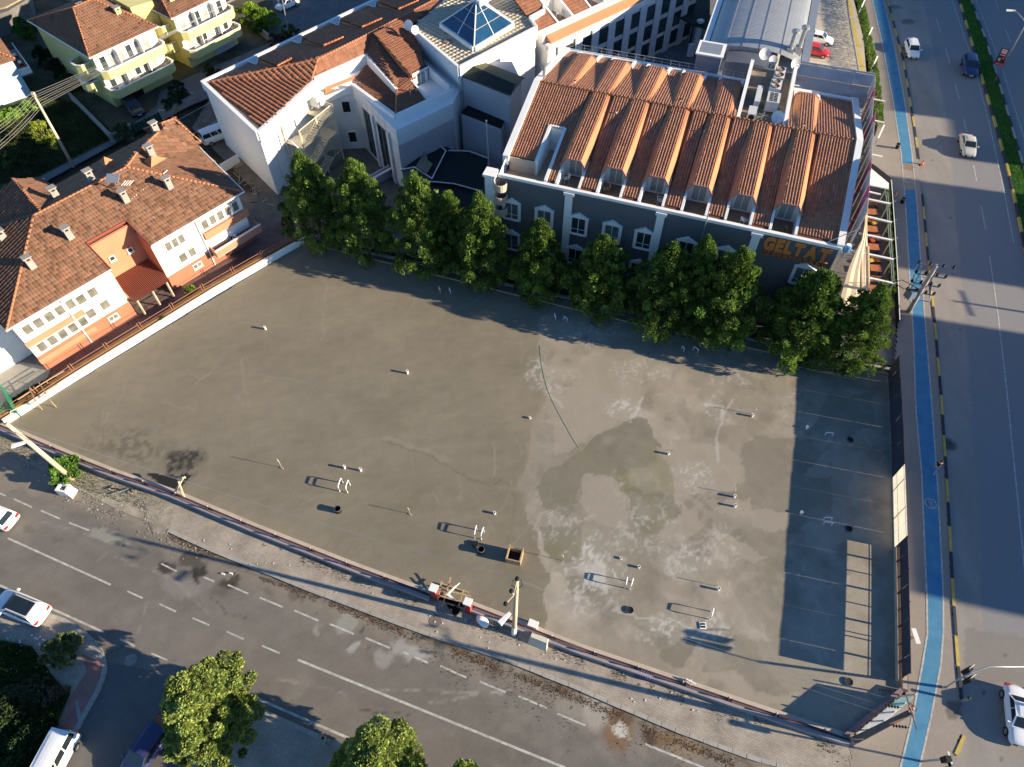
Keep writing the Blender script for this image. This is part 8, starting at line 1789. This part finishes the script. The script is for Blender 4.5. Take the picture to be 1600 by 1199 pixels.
for k, (x, y, h, r, lab, col) in enumerate(((54, 192, 3.0, 1.8, 'yellow green bush beside the meadow utility pole', (.18, .22, .03)), (32, 30, 3.0, 2.2, 'green bush beside the dark garden shed', (.05, .12, .02)), (33, 35+3, 2.0, 1.2, 'bright green bush in front of the garden shed', (.15, .22, .02)),
      (188, 193, 2.5, 1.5, 'grey green shrub beside the garage drive of the yellow house', (.07, .09, .045)), (275, 130, 2.6, 1.4, 'dark shrub between the two yellow houses and the street', (.03, .05, .02)), (268, 148, 2.0, 1.8, 'low dark hedge plant behind the stained garden wall', (.03, .055, .02)), (330, 105, 2.0, 1.2, 'dark shrub at the foot of the right yellow house', (.05, .06, .03)), (322, 98, 2.2, 1.1, 'upright shrub against the right yellow house front', (.06, .09, .03)),
      (432, 52, 2.6, 1.6, 'dark purple bush beside the slim grey lamp post', (.06, .045, .04)), (450, 38, 2.4, 1.5, 'green bush near the slim grey lamp post', (.05, .09, .02)), (385, 8, 3.2, 2.4, 'bright green hedge tree beside the right yellow house', (.14, .22, .02)), (410, 15, 2.8, 2.2, 'bright green hedge tree by the upper car park corner', (.12, .2, .02)), (403, 38, 1.5, 1.5, 'low green bush behind the stone garden wall', (.07, .12, .02)),
      (85, 95, 2.5, 2.0, 'dark garden bush left of the yellow house', (.02, .04, .012)), (60, 75, 2.2, 1.8, 'dark garden bush between white house and yellow house', (.02, .035, .012)), (105, 118, 2.0, 1.6, 'dark creeping bush behind the long grey garden wall', (.03, .05, .015)),
      (293, 446, 1.2, .6, 'small bright green plant at the yard edge beside the copper railing', (.14, .22, .03)), (255, 495, 1.0, .5, 'tiny plant in the brick yard by the copper railing', (.10, .15, .03)), (30, 1085, .9, 1.9, 'low tangled brown green bush in the corner planting', (.06, .07, .03)), (84, 1085, .8, 1.0, 'dry brown bush at the edge of the corner planting', (.13, .10, .06)), (40, 1150, .9, 2.0, 'low dark green bush at the bottom of the corner planting', (.03, .06, .015)), (4, 1120, .9, 2.0, 'low dark bush at the left edge of the corner planting', (.035, .06, .02)),
      (20, 232+10, 1.0, 2.4, 'low weedy bush in the left part of the meadow', (.05, .08, .02)), (15, 172, 1.2, 1.6, 'bright green hedge clump below the white house', (.14, .25, .03)), (40, 160, 1.2, 1.2, 'bright green hedge clump beside the meadow pole top', (.14, .25, .03)), (-5, 180, 1.2, 1.6, 'bright green hedge clump at the left edge under the white house', (.14, .25, .03)))):
    broadleaf('bush', None, (x, y), h, r, 200+k, lab, int(2600*r), .2, int(14*r)+6, 'bush', mat('leaf_%d' % k, tuple(c_*1.35 for c_ in col), .8, .25, 1, trans=.2, tint=True), low=.1)
def hedge(name, pts, w, h, n, m, seed, size=.16, **kw):
    pts = [np.array(p[:2]) for p in pts]; rs = resample(pts, w*.55); cs = [(p[0]+random.uniform(-.1, .1), p[1], h*.5) for p in rs]; t = thing(name, (rs[0][0], rs[0][1], 0), kw['label'], 'hedge')
    MB_ = MB()
    for a, b in zip(rs[:-1:3], rs[3::3]): MB_.beam((*a, h*.3), (*b, h*.3), .05, .05)
    MB_.build('stem', M_bark, t)
    foliage('leaves', cs, [(w*.55*random.uniform(.8, 1.1), w*.5, h*.55) for _ in cs], n, size, m, t, seed, up=.8)
M_hedge = mat('hedge_leaf', (.09, .17, .02), .8, .2, 1, trans=.2, tint=True)
hedge('clipped_hedge', PP([(1338, -30), (1345, 20), (1353, 60), (1361, 100), (1366, 130), (1370, 170), (1371, 200)], .6), 1.0, 1.7, 14000, M_hedge, 300, label='narrow bright clipped hedge between parking and pavement, running down beside the banner screen')
hedge('cafe_planting', PP([(1384, 300), (1388, 360), (1391, 410), (1394, 460)], .5), .6, 1.1, 5000, M_hedge, 301, label='narrow strip of green plants along the inner side of the cafe boundary wall')
# grass on the median, meadow and planting
def grass(name, poly, n, size, col, z, seed, parent=None, **kw):
    rng = np.random.default_rng(seed); xs = [p[0] for p in poly]; ys = [p[1] for p in poly]; x = rng.uniform(min(xs), max(xs), n*3); y = rng.uniform(min(ys), max(ys), n*3); ok = inpoly(x, y, poly); x = x[ok][:n]; y = y[ok][:n]; n = len(x)
    k_ = fbm(x, y, .4, 4, seed); a = rng.uniform(0, 6.28, n); L = size*rng.uniform(.5, 1.3, n)*(.5+k_); w_ = size*.22; lx = rng.normal(0, .35, n)*L; ly = rng.normal(0, .35, n)*L
    V = np.stack([np.stack([x-np.cos(a)*w_, y-np.sin(a)*w_, np.full(n, z)], 1), np.stack([x+np.cos(a)*w_, y+np.sin(a)*w_, np.full(n, z)], 1), np.stack([x+lx, y+ly, z+L], 1)], 1).reshape(-1, 3)
    tn = np.clip(rng.normal(1, .25, n)*(.55+k_), .3, 1.8); return np_obj(name, V, np.arange(n*3).reshape(n, 3), mat('grass_'+name+str(seed), col, .9, .2, 1, trans=.25, tint=True), None, tint=tn, **kw)
grass('median_grass', PP(MKL, .14)+PP(MKR[::-1], .14), 60000, .16, (.06, .19, .02), .14, 11, kind='stuff')
grass('meadow_grass', PP([(-150, 175), (-150, 320), (60, 275), (180, 212), (125, 165), (70, 150), (0, 175)], 0), 60000, .32, (.062, .078, .026), 0, 12, kind='stuff')
grass('planting_grass', PP([(-100, 990), (0, 1003), (50, 1012), (85, 1062), (108, 1086), (93, 1120), (80, 1150), (55, 1230), (-100, 1240)], .13), 26000, .35, (.055, .10, .02), .13, 13, kind='stuff')
grass('yard_weeds', PP([(20, 655), (110, 600), (85, 590), (60, 600), (20, 625)], .0), 5000, .3, (.04, .08, .02), 0, 14, kind='stuff')
grass('verge_weeds', PP([(0, 680), (100, 722), (270, 785), (265, 810), (130, 765), (0, 700)], .03), 2500, .14, (.10, .11, .035), .03, 15, kind='stuff')
# alley clutter
q = P(372, 258, 0); t = thing('pallet', q, 'wooden pallet standing on the dark alley floor beside the white building', 'pallet'); f = Fr(q[:2], 40)
for k in range(6): MB().fbox(f, -.6+.22*k, -.6+.22*k+.13, -.5, .5, .12, .15).build('slat', M_wood, t)
for v in (-.45, 0, .35): MB().fbox(f, -.6, .65, v, v+.1, 0, .12).build('bearer', M_wood, t)
q = P(362, 262, 0); MB().box((q[0], q[1], .6), (.12, 2.6, 1.2), -.7).build('leaning_board', M_white, label='white board leaning in the alley next to the wooden pallet', cat='board')
for k, (x, y, lab) in enumerate(((385, 290, 'pile of grey scrap lower down the alley beside the white building'), (405, 310, 'pile of grey scrap at the alley end near the first conifer'))):
    t = thing('scrap_pile', P(x, y, 0), lab, 'scrap pile')
    for j in range(10): a = P(x+random.uniform(-12, 12), y+random.uniform(-12, 12), .2); MB().beam(a, (a[0]+random.uniform(-1, 1), a[1]+random.uniform(-1, 1), .5), .07, .07).build('bar', [M_metal, M_wood, M_dark][j % 3], t)
gf = thing('green_fence', P(10, 620, 0), 'green mesh fence panel and dark green gate leaf at the far left edge', 'fence')
for k in range(16): a = P(-14+k*2.4, 640-k*1.5+22, .5); b = P(-14+k*2.4-6, 640-k*1.5-2, .5); MB().beam((a[0], a[1], .1), (a[0], a[1], 1.9), .05, .05).build('paling', mat('fence_green', (.05, .22, .10), .6), gf)
MB().beam(P(-14, 645, 1.8), P(25, 640-24+22, 1.8), .05, .06).build('rail', mat('fence_green', (.05, .22, .10)), gf)
a, b = P(6, 608, 1), P(27, 645, 1); mb = MB(); wall_seg(mb, a, b, .06, .1, 2.0); mb.build('gate_leaf', mat('gate_green2', (.03, .22, .12), .6), gf)
tf = thing('yard_frame', P(60, 610, 0), 'rickety frame of thin timber poles over the weeds beside the yard concrete', 'frame')
for a, b in (((28, 625), (72, 596)), ((48, 632), (72, 614)), ((45, 605), (58, 632)), ((60, 597), (80, 628)), ((72, 596), (100, 600-20)), ((68, 615), (90, 600))): MB().beam(P(*a, 1.2), P(*b, 1.2), .06, .06).build('pole', M_wood, tf)
for x, y in ((45, 605), (58, 632), (80, 628), (72, 596)): q = P(x, y, 1.2); MB().beam((q[0], q[1], 0), (q[0], q[1], 1.2), .06, .06).build('stake', M_wood, tf)

# ------------------------------------------------------------------ blocks across the highway (outside the view, they cast the long road shadows)
SE = np.array([math.cos(SUN_AZ), math.sin(SUN_AZ)]); SN = np.array([-SE[1], SE[0]])
def block(q0, q1, tip, h, label):
    """box whose shadow tip reaches along-sun coordinate `tip`, spanning q0..q1 across the sun direction"""
    s0 = tip+h/math.tan(SUN_EL); pts = [SE*s0+SN*q0, SE*(s0+14)+SN*q0, SE*(s0+14)+SN*q1, SE*s0+SN*q1]
    t = thing('apartment_block', ((pts[0]+pts[2])[0]/2, (pts[0]+pts[2])[1]/2, 0), label, 'building'); MB().prism(pts, -.6, h).build('wall', M_whitew, t)
    n = int(h/3.1); d = (pts[3]-pts[0])/np.linalg.norm(pts[3]-pts[0]); L = np.linalg.norm(pts[3]-pts[0]); out = -SE
    mb = MB()
    for i in range(n):
        for j in range(int(L/3)): c_ = pts[0]+d*(j+.5)*L/int(L/3); mb.box((c_[0]+out[0]*.01, c_[1]+out[1]*.01, 1.8+3.1*i), (.08, 1.4, 1.5), SUN_AZ)
    if mb.v: mb.build('windows', M_glass, t)
    MB().prism(pts, h, h+.4).build('roof', M_conc, t)
sheet('far_pavement', [P(1800, 1500, .1), P(2300, 1500, .1), P(3300, 300, .1), P(2600, -60, .1), P(2000, -60, .1)], .1, M_walk, kind='structure')
block(95.0, 150.0, 30.8, 22, 'pale apartment block far across the highway whose shadow covers the top of the road')
block(86.2, 95.0, 38.4, 21, 'narrow pale building across the highway beside the tallest block')
block(64.2, 80.6, 28.4, 24, 'tall pale building across the highway opposite the cafe terrace')
block(26.6, 57.4, 26.6, 24, 'long pale building across the highway opposite the concrete lot')
lo_ = SE*60+SN*60.5
q = (lo_[0], lo_[1], 0); t = thing('utility_pole', q, 'plain pole across the highway that shades a thin line of the road', 'utility pole')
MB().tube([q, (q[0], q[1], 8.0)], .16, 8, True, .12).build('pole', M_pole, t); MB().beam((q[0]-.1, q[1]-1.8, 7.6), (q[0]+.1, q[1]+1.8, 7.6), .12, .12).build('cross_arm', M_metal, t)
